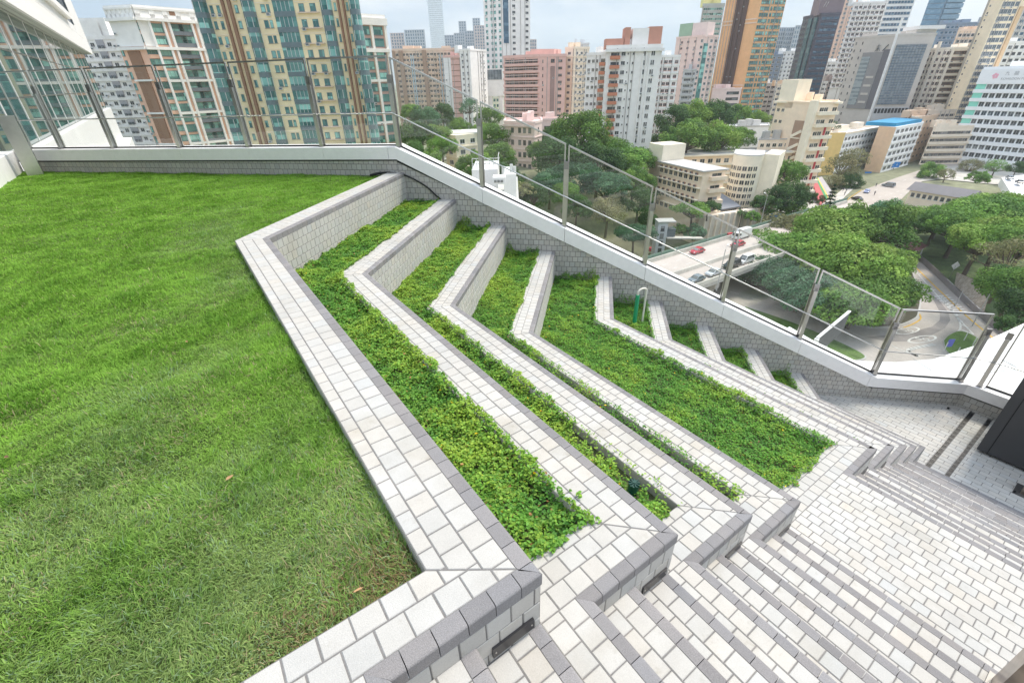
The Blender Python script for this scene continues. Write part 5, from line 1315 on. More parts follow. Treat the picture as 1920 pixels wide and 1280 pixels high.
# white roofs behind school
P, Q = front(1362, 1440, 245, 262)
simple('hall', 'low white hall with a pale flat roof left of the tall school block', 'building', [P, Q], 14, z_at(1400, 238, 262), M_WHITEB, 3, 3, cwin((.4, .6), 1.2, 1.4), GL, -48, .6, roofm=M_ROOFG)
P, Q = front(1420, 1482, 275, 222)
simple('low_building', 'low cream link block with a flat roof in front of the tall school block', 'building', [P, Q], 8, z_at(1450, 262, 222), M_SCH, 3.2, 4, cwin(fr(5), 1.6, 1.4, .9, G_DARK, M_SCH2, 2), GL, -48, .4, roofm=M_ROOFG)
# --- yellow / white blocks along the upper street
A, B = P2(1545, 290, 284), P2(1572, 290, 288); Cc = on_line(1640, 290, B, ex)
simple('low_building', 'long white building with a yellow gable end behind the pale olive tree', 'building', [A, B, Cc], 16, z_at(1572, 252, 288), M_WHITEB, 3.3, 7, {1: cwin(fr(12, .02, .98), 2.3, 1.5, .8, G_DARK, M_GREYB, 2)}, GL, -46, .8, lambda root, m, ch, zt: obb(root, 'yellow_gable', [wallm('ochre_yellow', (.70, .50, .20))], ch[0] - ex * .4 - ey * .4, ch[1] + face_n(ch[0], ch[1]) * .4, .3, -46, zt + 1) and None, (.7, .3, 0), M_CREAM)
A, B = P2(1630, 290, 308), P2(1662, 290, 304); Cc = on_line(1712, 280, B, ex)
simple('low_building', 'building with a peach gable and a white windowed side under a bright blue flat roof', 'building', [A, B, Cc], 14, z_at(1660, 238, 304), M_WHITEB, 3.4, 8, {1: cwin(fr(6, .03, .97), 3.6, 1.7, .8, G_DARK, M_GREYB, 3)}, GL, -46, 0, lambda root, m, ch, zt: (obb(root, 'peach_gable', [wallm('peach_orange', (.72, .50, .33))], ch[0] - ex * .3, ch[1] + face_n(ch[0], ch[1]) * .3, .25, -46, zt), obb(root, 'roof', [wallm('bright_blue_roof', (.015, .23, .42), .6)], ch[1].lerp(ch[2], .05) + ey * 1, ch[2] + ey * 1, 13, zt + .01, zt + 1.6)), (.8, .35, 0))
A, B = P2(1690, 270, 338), P2(1702, 270, 336); Cc = on_line(1752, 265, B, ex)
simple('low_building', 'peach building with rows of dark windows right of the blue roofed building', 'building', [A, B, Cc], 16, z_at(1700, 222, 336), wallm('light_peach', (.66, .50, .37)), 3.5, 8, {1: cwin(fr(7, .03, .97), 2.4, 1.3, .9, G_DARK, M_TAN, 2)}, GL, -46, .8)
P, Q = front(1738, 1812, 270, 350)
simple('low_building', 'row of old cream shophouses with open balconies left of the white hospital', 'building', [P, Q], 14, z_at(1770, 238, 350), M_CREAM, 3.6, 6, cwin(fr(8), 3.0, 1.6, .6, G_DARK, M_CREAM, 2), GL, -46, .8, lambda root, m, ch, zt: [vstrip(m, ch[0], ch[1], .05, .35, zt - 2, zt + 2, .3, 0)], (1.0, 1.1, 0))
P, Q = front(1730, 1790, 235, 368)
simple('apartment_block', 'old grey beige walk-up block behind the cream shophouses', 'block', [P, Q], 14, z_at(1765, 208, 368), M_BEIGE, 3.2, 8, cwin(fr(7), 2.2, 1.5, .7, G_DARK, M_CREAM, 2), GL, -46, .8, None, (.5, .8, 0))
# --- pinkish grey office block, low pink wing, cream house on the hill
A, B, Cc = P2(946, 270, 185), P2(1002, 270, 178), P2(1016, 270, 186)
simple('low_building', 'pinkish grey five storey block with square dark windows in front of the pink flats', 'building', [A, B, Cc], 14, z_at(985, 232, 180), M_PINKL, 4.1, 7, {0: cwin((.28, .52, .68, .85), 1.5, 2.0, 1.2, G_DARK, M_PINKL, 1), 1: cwin((.5,), 1.4, 2.0, 1.2, G_DARK, M_PINKL, 1)}, GL, -46, .8, lambda root, m, ch, zt: [vstrip(m, ch[0], ch[1], -.02, 1.02, zt - 1, zt - .3, .6, 0)], (.3, .25, 0))
P, Q = front(1008, 1066, 240, 215)
simple('low_building', 'low pale pink wing with dark openings left of the big dark tree', 'building', [P, Q], 10, z_at(1036, 226, 215), M_PINKL, 4, 3, cwin((.3, .6, .85), 2.6, 1.4, 1, G_DARK, M_PINKL, 1), GL, -46, .8)
A, B, Cc = P2(836, 285, 176), P2(856, 285, 171), P2(896, 285, 176)
simple('house', 'small cream modernist house with flat overhanging roof on the green slope', 'house', [A, B, Cc], 9, z_at(856, 254, 171), M_SCH2, 3.4, 3, {0: cwin((.5,), 2.2, 1.5, .9), 1: cwin((.3, .78), 2.0, 1.5, .9)}, GL, -40, 0, lambda root, m, ch, zt: obb(root, 'roof', [M_WHITEB], ch[0] + Vector((0, -1.5, 0)), ch[2] + Vector((1.5, -1.2, 0)), 11, zt + .01, zt + .5) and None, (.4, .4, 0))
# small white car-park shed beside the white balcony block
# --- low white bungalow with grey roof among the right trees, white ramp, pavilion
A, B = P2(1700, 372, 232), P2(1818, 368, 226)
b_root = thing('bungalow', (A.x, A.y, -45), 'long white bungalow with a dark grey pitched roof among the trees right of the bend', 'building', GL)
zt_ = z_at(1710, 356, 231); obb(b_root, 'wall', [M_CREAM], A, B, 8, -48, zt_)
m = MB(); bk = -face_n(A, B); u = (B - A).normalized()
m.ext([A - u - bk * .8 + uz * (zt_ - .2), A - u + bk * 4 + uz * (zt_ + 2.2), A - u + bk * 9 + uz * (zt_ - .2)], (B - A) + u * 2); m.build('roof', [wallm('dark_grey_roof', (.17, .16, .165))], b_root)
for q in range(9): b2 = A.lerp(B, .08 + q * .105); put(b_root, (b2.x, b2.y, zt_ - 2.6), face_n(A, B), 1.3, 1.6, G_DARK, F_WHITE, 1)
rp = thing('ramp_roof', at_z(1900, 345, -38), 'sloping white concrete ramp roof with parked cars behind it at the right edge', 'roof', GL)
a, b2, c, d = at_z(1878, 333, -37), at_z(1990, 320, -37), at_z(1990, 385, -39), at_z(1902, 372, -39)
m = MB(); m.ext([a, d, c, b2], (0, 0, -3)); m.build('slab', [M_HOSP], rp)
q = P2(1704, 456, 168)
pv = thing('pavilion', (q.x, q.y, -45), 'small pavilion with a maroon hipped roof beside the curving road', 'pavilion')
m = MB(); zz = z_at(1704, 460, 168); h = 3.6
m.idx([q + Vector((-h, -h, zz)), q + Vector((h, -h, zz)), q + Vector((h, h, zz)), q + Vector((-h, h, zz)), q + Vector((-1.4, 0, zz + 1.9)), q + Vector((1.4, 0, zz + 1.9))], [(0, 1, 5, 4), (1, 2, 5), (2, 3, 4, 5), (3, 0, 4), (3, 2, 1, 0)]); m.build('roof', [wallm('maroon_roof', (.17, .075, .075))], pv)
for sx_ in (-1, 1):
    for sy_ in (-1, 1): m = MB(); m.tube([q + Vector((sx_ * 2.9, sy_ * 2.9, -45)), q + Vector((sx_ * 2.9, sy_ * 2.9, zz))], .16, 8); m.build('column', [M_WHITEB], pv)

# ================================================================== GROUND, ROADS
M_GROUND = mat('city_ground', (.20, .205, .125), .95, nscale=.02, namt=.2, n2=[(.3, .25), (2, .15)])
def terrain():
    xs = np.concatenate([np.linspace(-1490, -120, 16), np.linspace(-100, 500, 76), np.linspace(540, 4290, 26)])
    ys = np.concatenate([np.linspace(-1290, -90, 14), np.linspace(-70, 420, 62), np.linspace(450, 4290, 26)])
    X, Y = np.meshgrid(xs, ys); Z = np.array([[zg(x, y) for x in xs] for y in ys])
    V = np.stack([X, Y, Z], -1).reshape(-1, 3); nx = len(xs)
    i, j = np.meshgrid(np.arange(nx - 1), np.arange(len(ys) - 1)); a = (j * nx + i).ravel()
    o = np_mesh('ground', V, np.stack([a, a + 1, a + nx + 1, a + nx], -1), M_GROUND, smooth=True); o['kind'] = 'structure'
terrain()
def sheet(name, pix, z, mt, kind='structure', dz=0.0, label=None):
    m = MB(); m.face([(lambda q: (q.x, q.y, z + dz))(at_z(x, y, z)) for x, y in pix]); o = m.build(name, [mt]); o['kind'] = kind; return o
M_ASPH = mat('asphalt', (.40, .36, .325), .9, nscale=.12, namt=.16, n2=[(1.6, .08), (9, .06)])
M_ASPHD = mat('worn_dark_asphalt', (.235, .215, .205), .85, nscale=.3, namt=.25)
M_LINE = mat('white_road_paint', (.60, .59, .56), .8, nscale=1.2, namt=.18); M_YLINE = mat('yellow_road_paint', (.62, .38, .06), .8, nscale=1, namt=.15)
M_CONC = mat('concrete', (.50, .47, .42), .9, nscale=.25, namt=.18, n2=[(2, .1)]); M_KERB = mat('kerb_concrete', (.44, .43, .41), .9)
M_TURF = mat('verge_turf', (.10, .165, .04), .95, nscale=.5, namt=.35, n2=[(4, .3)])
ZR = GR + .10
sheet('road', [(1200, 600), (1290, 520), (1420, 470), (1560, 455), (1655, 425), (1700, 440), (1780, 520), (1840, 580), (1935, 640), (2000, 720), (1900, 760), (1560, 760), (1400, 720)], ZR, M_ASPH)
def zline(m, pix, wd, z=ZR + .03, dash=None):
    P = [at_z(x, y, z) for x, y in pix]; P = smooth(P, 8) if len(P) > 2 else P
    if dash:
        L = [0]
        for a_, b_ in zip(P[:-1], P[1:]): L.append(L[-1] + (b_ - a_).length)
        t = 0
        def at(s):
            for i in range(len(P) - 1):
                if L[i + 1] >= s: return P[i].lerp(P[i + 1], (s - L[i]) / max(1e-6, L[i + 1] - L[i]))
            return P[-1]
        while t + dash[0] < L[-1]: m.bar(at(t), at(t + dash[0]), wd, .01); t += dash[0] + dash[1]
    else:
        for i in range(len(P) - 1):
            e = (P[i + 1] - P[i]).normalized() * wd * .3; m.bar(P[i] - (e if i else e * 0), P[i + 1], wd, .01)
m = MB()
zline(m, [(1330, 535), (1420, 562), (1500, 590), (1590, 622), (1660, 646)], .18, dash=(2.2, 3.2)); zline(m, [(1330, 560), (1420, 590), (1500, 618), (1580, 648)], .18, dash=(2.2, 3.2))
zline(m, [(1765, 556), (1795, 595), (1801, 613), (1796, 622)], .35); zline(m, [(1700, 490), (1745, 540), (1800, 600), (1826, 627)], .3)
for a_, b_ in (((1797, 600), (1806, 603)), ((1801, 608), (1816, 614)), ((1801, 617), (1826, 627)), ((1785, 580), (1796, 592)), ((1776, 568), (1785, 578))): zline(m, [a_, b_], .28)
for k in range(9):
    x, y = 1752 + k * 5.0, 556 + k * 4.2; zline(m, [(x, y), (x + 26, y - 3 + k * .2)], .38)
for k in range(6): x, y = 1700 + k * 9, 494 + k * 10; zline(m, [(x, y), (x + 9, y - 1)], .25)
zline(m, [(1672, 647), (1690, 656), (1722, 668)], .25); zline(m, [(1752, 645), (1704, 656), (1722, 668)], .8)
m.build('road_line', [M_LINE])['kind'] = 'structure'
m = MB(); zline(m, [(1640, 452), (1690, 478), (1762, 545), (1812, 592), (1870, 640), (1930, 690)], .35); zline(m, [(1722, 585), (1726, 597), (1712, 607), (1694, 614)], .3)
m.build('yellow_road_line', [M_YLINE])['kind'] = 'structure'
sheet('tyre_worn_band', [(1742, 545), (1760, 562), (1778, 585), (1782, 600), (1772, 615), (1740, 632), (1700, 640), (1660, 640), (1625, 632), (1668, 628), (1712, 622), (1748, 612), (1762, 600), (1762, 585), (1752, 566)], ZR, M_ASPHD, dz=.015)
def oval(cx, cy, rx, ry, rot, txt_):
    c0 = at_z(cx, cy, ZR); a_ = at_z(cx + rx * math.cos(rot), cy - rx * math.sin(rot), ZR) - c0; b_ = at_z(cx + ry * math.sin(rot), cy + ry * math.cos(rot), ZR) - c0
    m = MB(); N = 28
    for k in range(N):
        t0, t1 = 2 * math.pi * k / N, 2 * math.pi * (k + 1) / N
        f = lambda t, s: c0 + a_ * s * math.cos(t) + b_ * s * math.sin(t) + uz * .04
        m.face([f(t0, .82), f(t0, 1), f(t1, 1), f(t1, .82)])
    o = m.build('speed_marking', [M_LINE]); o['kind'] = 'structure'
    cu = bpy.data.curves.new('t', 'FONT'); cu.body = txt_; cu.size = 1.5; cu.align_x = 'CENTER'; cu.align_y = 'CENTER'
    t = bpy.data.objects.new('t', cu); COL.objects.link(t); me = bpy.data.meshes.new_from_object(t.evaluated_get(bpy.context.evaluated_depsgraph_get())); bpy.data.objects.remove(t)
    o = bpy.data.objects.new('speed_number', me); COL.objects.link(o); me.materials.clear(); me.materials.append(M_LINE); o['kind'] = 'structure'
    x_, y_ = a_ * .52, -b_ * .62
    if x_.cross(y_).z < 0: y_ = -y_
    o.matrix_world = Matrix(((x_.x, y_.x, 0, c0.x), (x_.y, y_.y, 0, c0.y), (0, 0, 1, c0.z + .045), (0, 0, 0, 1)))
oval(1701, 620, 24, 6.2, .13, '50'); oval(1729, 636, 28, 6.6, .12, '50')
def island(name, pix, z, h, top, label=None):
    m = MB(); P = [at_z(x, y, z) for x, y in pix]; P = smooth(P + [P[0]], 5)[:-1]
    a_ = sum(P[i].x * P[(i + 1) % len(P)].y - P[(i + 1) % len(P)].x * P[i].y for i in range(len(P)))
    if a_ < 0: P = P[::-1]
    m.prism([(p.x, p.y) for p in P], z - .1, z + h, 0); o = m.build(name, [M_KERB]); o['kind'] = 'structure'
    c = sum(P, Vector()) / len(P); m = MB(); m.face([(c.x + (p.x - c.x) * .975, c.y + (p.y - c.y) * .975, z + h + .01) for p in P]); o = m.build(top[0], [top[1]]); o['kind'] = 'structure'
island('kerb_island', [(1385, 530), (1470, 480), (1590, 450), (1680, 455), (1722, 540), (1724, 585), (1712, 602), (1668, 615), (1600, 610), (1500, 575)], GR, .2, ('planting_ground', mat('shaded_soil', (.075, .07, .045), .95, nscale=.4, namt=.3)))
island('kerb_island', [(1768, 640), (1778, 630), (1798, 622), (1822, 629), (1838, 642), (1830, 656), (1800, 668), (1775, 662)], GR, .25, ('verge', M_TURF))
island('kerb_island', [(1395, 575), (1470, 600), (1540, 628), (1600, 655), (1624, 672), (1590, 676), (1520, 650), (1440, 615), (1390, 592)], GR, .22, ('verge', M_TURF))
sheet('pavement', [(1380, 600), (1450, 622), (1530, 655), (1600, 685), (1560, 700), (1440, 660), (1360, 630)], GR, M_CONC, dz=.25)
sheet('verge', [(1712, 468), (1745, 498), (1792, 540), (1845, 585), (1890, 625), (1960, 660), (2000, 520), (1990, 380), (1840, 372), (1700, 385)], GR, mat('undergrowth', (.075, .11, .035), .95, nscale=.4, namt=.4, n2=[(2.5, .3)]), dz=.3)
sheet('pavement', [(1745, 322), (1800, 318), (1960, 330), (1960, 365), (1830, 352), (1760, 345), (1720, 350)], GR, M_CONC, dz=2.2)
# upper street by the school
ZU = -43.0
sheet('road', [(1575, 392), (1590, 376), (1615, 358), (1680, 334), (1760, 308), (1800, 305), (1812, 318), (1740, 334), (1712, 352), (1690, 374), (1640, 396), (1600, 404)], ZU, mat('pale_asphalt', (.42, .37, .325), .9, nscale=.08, namt=.12), dz=.1)
sheet('pavement', [(1440, 404), (1500, 395), (1565, 388), (1588, 366), (1610, 345), (1600, 338), (1560, 372), (1500, 380), (1440, 392)], ZU, M_CONC, dz=.16)
m = MB(); zline(m, [(1582, 386), (1592, 372), (1616, 356)], .25, ZU + .14); m.build('yellow_road_line', [M_YLINE])['kind'] = 'structure'
m = MB(); zline(m, [(1625, 362), (1680, 343), (1750, 322)], .2, ZU + .14, dash=(4, 4)); m.build('road_line', [M_LINE])['kind'] = 'structure'
# painted running slope beside the school
q = [at_z(x, y, ZU + (6 if y < 350 else 1)) for x, y in ((1527, 336), (1542, 334), (1560, 361), (1547, 379), (1540, 380))]
M_STR = [wallm('track_red', (.42, .10, .10)), wallm('track_green', (.07, .25, .10)), wallm('track_yellow', (.66, .48, .12)), wallm('track_grey', (.36, .33, .33))]
tr = thing('painted_ramp', at_z(1540, 360, ZU), 'sloping playground strip painted in red, green, yellow and grey stripes beside the school', 'ramp')
a_, b_, c_, d_ = at_z(1522, 338, ZU + 5), at_z(1541, 331, ZU + 5), at_z(1562, 362, ZU + 1), at_z(1538, 383, ZU + 1)
for k, (t0, t1, mi) in enumerate(((0, .40, 0), (.40, .56, 1), (.56, .64, 2), (.64, 1.0, 3))):
    m = MB(); m.ext([d_.lerp(c_, t0), d_.lerp(c_, t1 - .004), a_.lerp(b_, t1 - .004), a_.lerp(b_, t0)], (0, 0, -.6)); m.build('stripe', [M_STR[mi]], tr)

# ---- flyover
ZF = -38.0
fa, fb = at_z(1222, 490, ZF), at_z(1371, 445, ZF); fu = (fb - fa).normalized()
ga = at_z(1312, 537, ZF); fv = Vector((fu.y, -fu.x, 0)); W_ = (ga - fa).dot(fv)
fly = thing('flyover', fa, 'concrete road flyover carrying red and silver cars past the school', 'bridge')
A0 = fa - fu * 60; Lf = 158
def fp(s, v, z): return A0 + fu * s + fv * v + uz * (z - A0.z)
m = MB(); m.ext([fp(0, 0, ZF - 1.6), fp(0, 0, ZF), fp(0, W_, ZF), fp(0, W_, ZF - .9), fp(0, W_ - 2, ZF - 1.6)], fu * Lf); m.build('deck', [M_CONC], fly)
m = MB(); m.ext([fp(0, .55, ZF + .01), fp(0, W_ - .5, ZF + .01), fp(0, W_ - .5, ZF + .02), fp(0, .55, ZF + .02)], fu * Lf); m.build('carriageway', [mat('pale_deck_asphalt', (.50, .44, .40), .9, nscale=.15, namt=.10, n2=[(2.5, .06)])], fly)
gm = at_z(1330, 494, ZF); vm = (gm - fa).dot(fv)
for v, hh, tt in ((.25, .95, .35), (vm, .85, .5), (W_ - .2, .85, .35)):
    m = MB(); m.ext([fp(0, v - tt, ZF + .02), fp(0, v - tt * .5, ZF + hh), fp(0, v + tt * .5, ZF + hh), fp(0, v + tt, ZF + .02)], fu * Lf); m.build('barrier', [M_CONC], fly)
for v in (vm * .37, vm * .68):
    m = MB()
    for k in range(40): m.bar(fp(k * 5, v, ZF + .025), fp(k * 5 + 2, v, ZF + .025), .14, .008)
    m.build('lane_line', [M_LINE], fly)
for k in range(5):
    for v in (2.5, W_ - 2.0):
        m = MB(); p = fp(30 + k * 34, v, 0); m.tube([Vector((p.x, p.y, GR - 1)), Vector((p.x, p.y, ZF - 1.5))], .7, 12); m.build('pier', [M_CONC], fly)
    m = MB(); m.bar(fp(30 + k * 34, .6, ZF - 2.1), fp(30 + k * 34, W_ - .6, ZF - 2.1), 1.6, 1.1); m.build('crosshead', [M_CONC], fly)
# green mesh screen along the school side
gs = thing('screen_fence', fp(0, -.6, ZF), 'pale green mesh fence along the school side of the flyover', 'fence')
m = MB(); m.ext([fp(10, -.55, ZF - 1.6), fp(10, -.55, ZF + 1.5), fp(10, -.62, ZF + 1.5), fp(10, -.62, ZF - 1.6)], fu * 150); m.build('mesh_panel', [mat('green_mesh', (.26, .36, .28), .8, nscale=3, namt=.15)], gs)
for k in range(26): m = MB(); m.bar(fp(10 + k * 6, -.50, ZF - 1.5), fp(10 + k * 6, -.50, ZF + 1.7), .14, .14, up=fu); m.build('fence_post', [M_KERB], gs)
# ---- wall along the bend
bw = [at_z(x, y, GR) for x, y in ((1655, 450), (1690, 466), (1735, 500), (1785, 548), (1835, 595), (1880, 632), (1935, 676))]
bw = smooth(bw, 4); wl = thing('roadside_wall', bw[0], 'grey concrete parapet wall with panel bays following the outer bend of the road', 'wall')
m = MB(); m2 = MB()
for i in range(len(bw) - 1):
    a_, b_ = bw[i] + Vector((1.2, .6, 0)), bw[i + 1] + Vector((1.2, .6, 0)); m.bar(a_ + uz * .7, b_ + uz * .7, .35, 1.5)
m.build('wall', [mat('mauve_concrete', (.30, .27, .26), .9, nscale=.5, namt=.12)], wl)
for i in range(len(bw) - 1):
    for k in range(3):
        a_ = bw[i].lerp(bw[i + 1], k / 3 + .04) + Vector((1.0, .45, 1.0)); b_ = bw[i].lerp(bw[i + 1], k / 3 + .29) + Vector((1.0, .45, 1.0)); m = MB(); m.bar(a_, b_, .25, .9); m.build('panel', [M_KERB], wl)
# pitched stone slope behind it
q = [at_z(x, y, z) for x, y, z in ((1788, 542, GR + .5), (1815, 572, GR + .5), (1843, 592, GR + .5), (1852, 562, GR + 3), (1826, 524, GR + 4), (1794, 510, GR + 3))]
m = MB(); c = sum(q, Vector()) / len(q) - uz * 2
for i in range(len(q)): m.face([q[i], q[(i + 1) % len(q)], c])
m.face(q); M_BRK = mat('stone_pitching', (.50, .43, .35), .9, nscale=1.2, namt=.25)
nt = M_BRK.node_tree; br = nt.nodes.new('ShaderNodeTexBrick'); br.inputs['Scale'].default_value = 1.2; br.inputs['Color1'].default_value = (1, 1, 1, 1); br.inputs['Color2'].default_value = (.75, .72, .7, 1); br.inputs['Mortar'].default_value = (.45, .42, .4, 1)
tcx = nt.nodes.new('ShaderNodeTexCoord'); nt.links.new(tcx.outputs['Object'], br.inputs['Vector']); bs = nt.nodes['Principled BSDF']; lk = bs.inputs['Base Color'].links[0].from_socket
mxx = nt.nodes.new('ShaderNodeMixRGB'); mxx.blend_type = 'MULTIPLY'; mxx.inputs[0].default_value = 1; nt.links.new(lk, mxx.inputs[1]); nt.links.new(br.outputs['Color'], mxx.inputs[2]); nt.links.new(mxx.outputs[0], bs.inputs['Base Color'])
m.build('stone_slope', [M_BRK])['kind'] = 'structure'
# ---- lift tower
q = P2(1238, 460, 131); zt_ = z_at(1243, 417, 131)
lt = thing('lift_tower', (q.x, q.y, -46), 'pale grey lift tower with a stack of dark square windows beside the flyover', 'lift tower')
u = RH; nn = face_n(q, q + u)
m = MB(); m.obox(q + uz * ((zt_ - 46) / 2) + u * .0 - nn * 1.6, u, nn, uz, 1.35, 1.6, (zt_ + 46) / 2); m.build('shaft', [mat('pale_grey_cladding', (.56, .58, .60), .5)], lt)
m = MB(); m.obox(q + uz * (zt_ + .15) + u * .9 - nn * 1.5, u, nn, uz, 2.5, 1.9, .14); m.build('roof', [M_KERB], lt)
m = MB(); m.obox(q + uz * (zt_ - 3.4) + u * 2.6 - nn * 1.6, u, nn, uz, 1.2, 1.3, 1.4); m.build('lobby', [G_GREY], lt)
for k in range(5): put(lt, (q.x, q.y, zt_ - 2.4 - k * 2.1), nn, 1.05, 1.4, G_DARK, F_DARK, 1)
m = MB(); m.bar(q + u * 1.3 + uz * (ZF + .2), q + u * 12 + uz * (ZF - .5) - nn * 1, 1.9, .3); m.build('footbridge', [M_CONC], lt)

# ---- big road sign seen from behind, blue direction signs, lamps
sa, sb = at_d(1531, 640, 60), at_d(1588, 601, 71)
sa.z = z_at(1533, 636, 60); sb.z = sa.z
sg = thing('billboard', sa, 'grey backed billboard with a thick white frame standing below the terrace', 'billboard')
e = Vector((sb.x - sa.x, sb.y - sa.y, 0)); e.normalize(); Ls = 10.5; n_ = Vector((e.y, -e.x, 0))
if n_.dot(sa) > 0: n_ = -n_
m = MB(); m.obox(sa + e * Ls / 2 - uz * 1.45, e, n_, uz, Ls / 2, .12, 1.4); m.build('panel', [mat('grey_sign_back', (.13, .13, .14), .6, nscale=.8, namt=.08)], sg)
m = MB(); m.obox(sa + e * Ls / 2 + uz * .25, e, n_, uz, Ls / 2 + .2, .16, .10); m.obox(sa - e * .25 - uz * 1.45, e, n_, uz, .22, .22, 1.6); m.build('frame', [M_PANEL], sg)
m = MB(); p = sa + e * Ls * .62 - n_ * .4; m.tube([p - uz * 1.2, Vector((p.x, p.y, GR))], .22, 10); m.tube([p + e * .9 - uz * 1.2, Vector((p.x, p.y, GR + 3))], .14, 8); m.build('leg', [M_PANEL], sg)
M_BSIGN = mat('blue_road_sign', (.02, .22, .62), .5)
for k, (px, py, d_, w_, h_, lab) in enumerate(((1453, 408, 172, 3.4, 2.6, 'blue direction sign over the flyover in front of the school trees'), (1626, 329, 300, 3.2, 3.4, 'blue direction sign beside the upper street under the yellow building'), (1516, 353, 232, 3.6, 7, 'tall blue banner board standing left of the painted slope'), (1678, 309, 318, 5.0, 2.6, 'blue awning sign at the foot of the peach building'))):
    q = at_d(px, py, d_); t = thing('road_sign', (q.x, q.y, zg(q.x, q.y)), lab, 'sign', 'blue signs along the street')
    m = MB(); m.obox(q, RH, face_n(q, q + RH), uz, w_ / 2, .06, h_ / 2); m.build('board', [M_BSIGN], t)
    m = MB(); f = face_n(Vector((0, 0, 0)), RH)
    for (a_, b_, c_, d2) in ((-.3, .25, .25, .06), (.2, .0, .05, .3), (-.25, -.2, .2, .06)): m.obox(q + RH * a_ * w_ + uz * b_ * h_ + f * .08, RH, f, uz, c_ * w_ / 1.6, .01, d2 * h_ * .6)
    m.build('white_bar', [F_WHITE], t)
    m = MB(); m.tube([Vector((q.x, q.y, q.z - h_ / 2)), Vector((q.x, q.y, -46))], .12, 6); m.build('pole', [M_STEELD], t)
def lamp(px, py, zbase, h_, arms, ang, lab):
    q = at_z(px, py, zbase); t = thing('street_lamp', q, lab, 'street lamp', 'street lamps along the roads')
    m = MB(); m.tube([q, q + uz * h_], [.12, .07], 8); m.build('pole', [M_KERB], t)
    for s_ in arms:
        e = Vector((math.cos(ang), math.sin(ang), 0)) * s_; m = MB(); m.tube([q + uz * h_, q + uz * (h_ + .25) + e * 2.2], .05, 6); o = m.build('arm', [M_KERB], t)
        m = MB(); c = q + uz * (h_ + .22) + e * 2.6; m.bar(c - e * .5, c + e * .5, .34, .16); m.build('lamp_head', [F_WHITE], o)
lamp(1822, 612, GR, 9.5, (-1, 1), -.75, 'twin armed street lamp over the wall at the outer bend')
lamp(1343, 545, ZF, 9, (1,), .4, 'thin single armed street lamp rising from the flyover median'); lamp(1510, 384, ZU, 8, (1,), 2, 'thin street lamp in front of the painted slope')
lamp(1424, 425, ZF, 9, (1,), .8, 'street lamp beside the blue direction sign on the flyover'); lamp(1222, 470, -44, 8, (1,), 1.2, 'street lamp left of the pale lift tower'); lamp(1790, 575, GR, 4, (), 0, 'short post by the stone slope')
# diamond warning sign at the bend
q = at_z(1777, 528, GR); t = thing('traffic_sign', q, 'pale diamond shaped warning sign seen from behind at the stone slope', 'sign')
m = MB(); m.tube([q, q + uz * 4.2], .06, 6); m.build('pole', [M_STEELD], t)
m = MB(); m.obox(q + uz * 4.3, (RH + uz).normalized(), face_n(Vector(), RH), (uz - RH).normalized(), .75, .03, .75); m.build('plate', [M_PANEL], t)
for k, (px, py, lab) in enumerate(((1768, 660, 'slim white verge post with a blue traffic arrow plate, left of the grass island'), (1806, 640, 'slim white post on the top edge of the grass island'), (1822, 650, 'slim white post at the right tip of the grass island'), (1790, 670, 'slim white post at the foot of the grass island'))):
    q = at_z(px, py, GR); t = thing('marker_post', q, lab, 'post', 'posts on the grass island')
    m = MB(); m.tube([q, q + uz * 2.2], .08, 6); m.build('pole', [F_WHITE], t)
    if k == 0: m = MB(); m.obox(q + uz * 2.0 + RH * .5, RH, face_n(Vector(), RH), uz, .55, .04, .8); m.build('plate', [mat('violet_blue_plate', (.16, .18, .60), .5)], t)

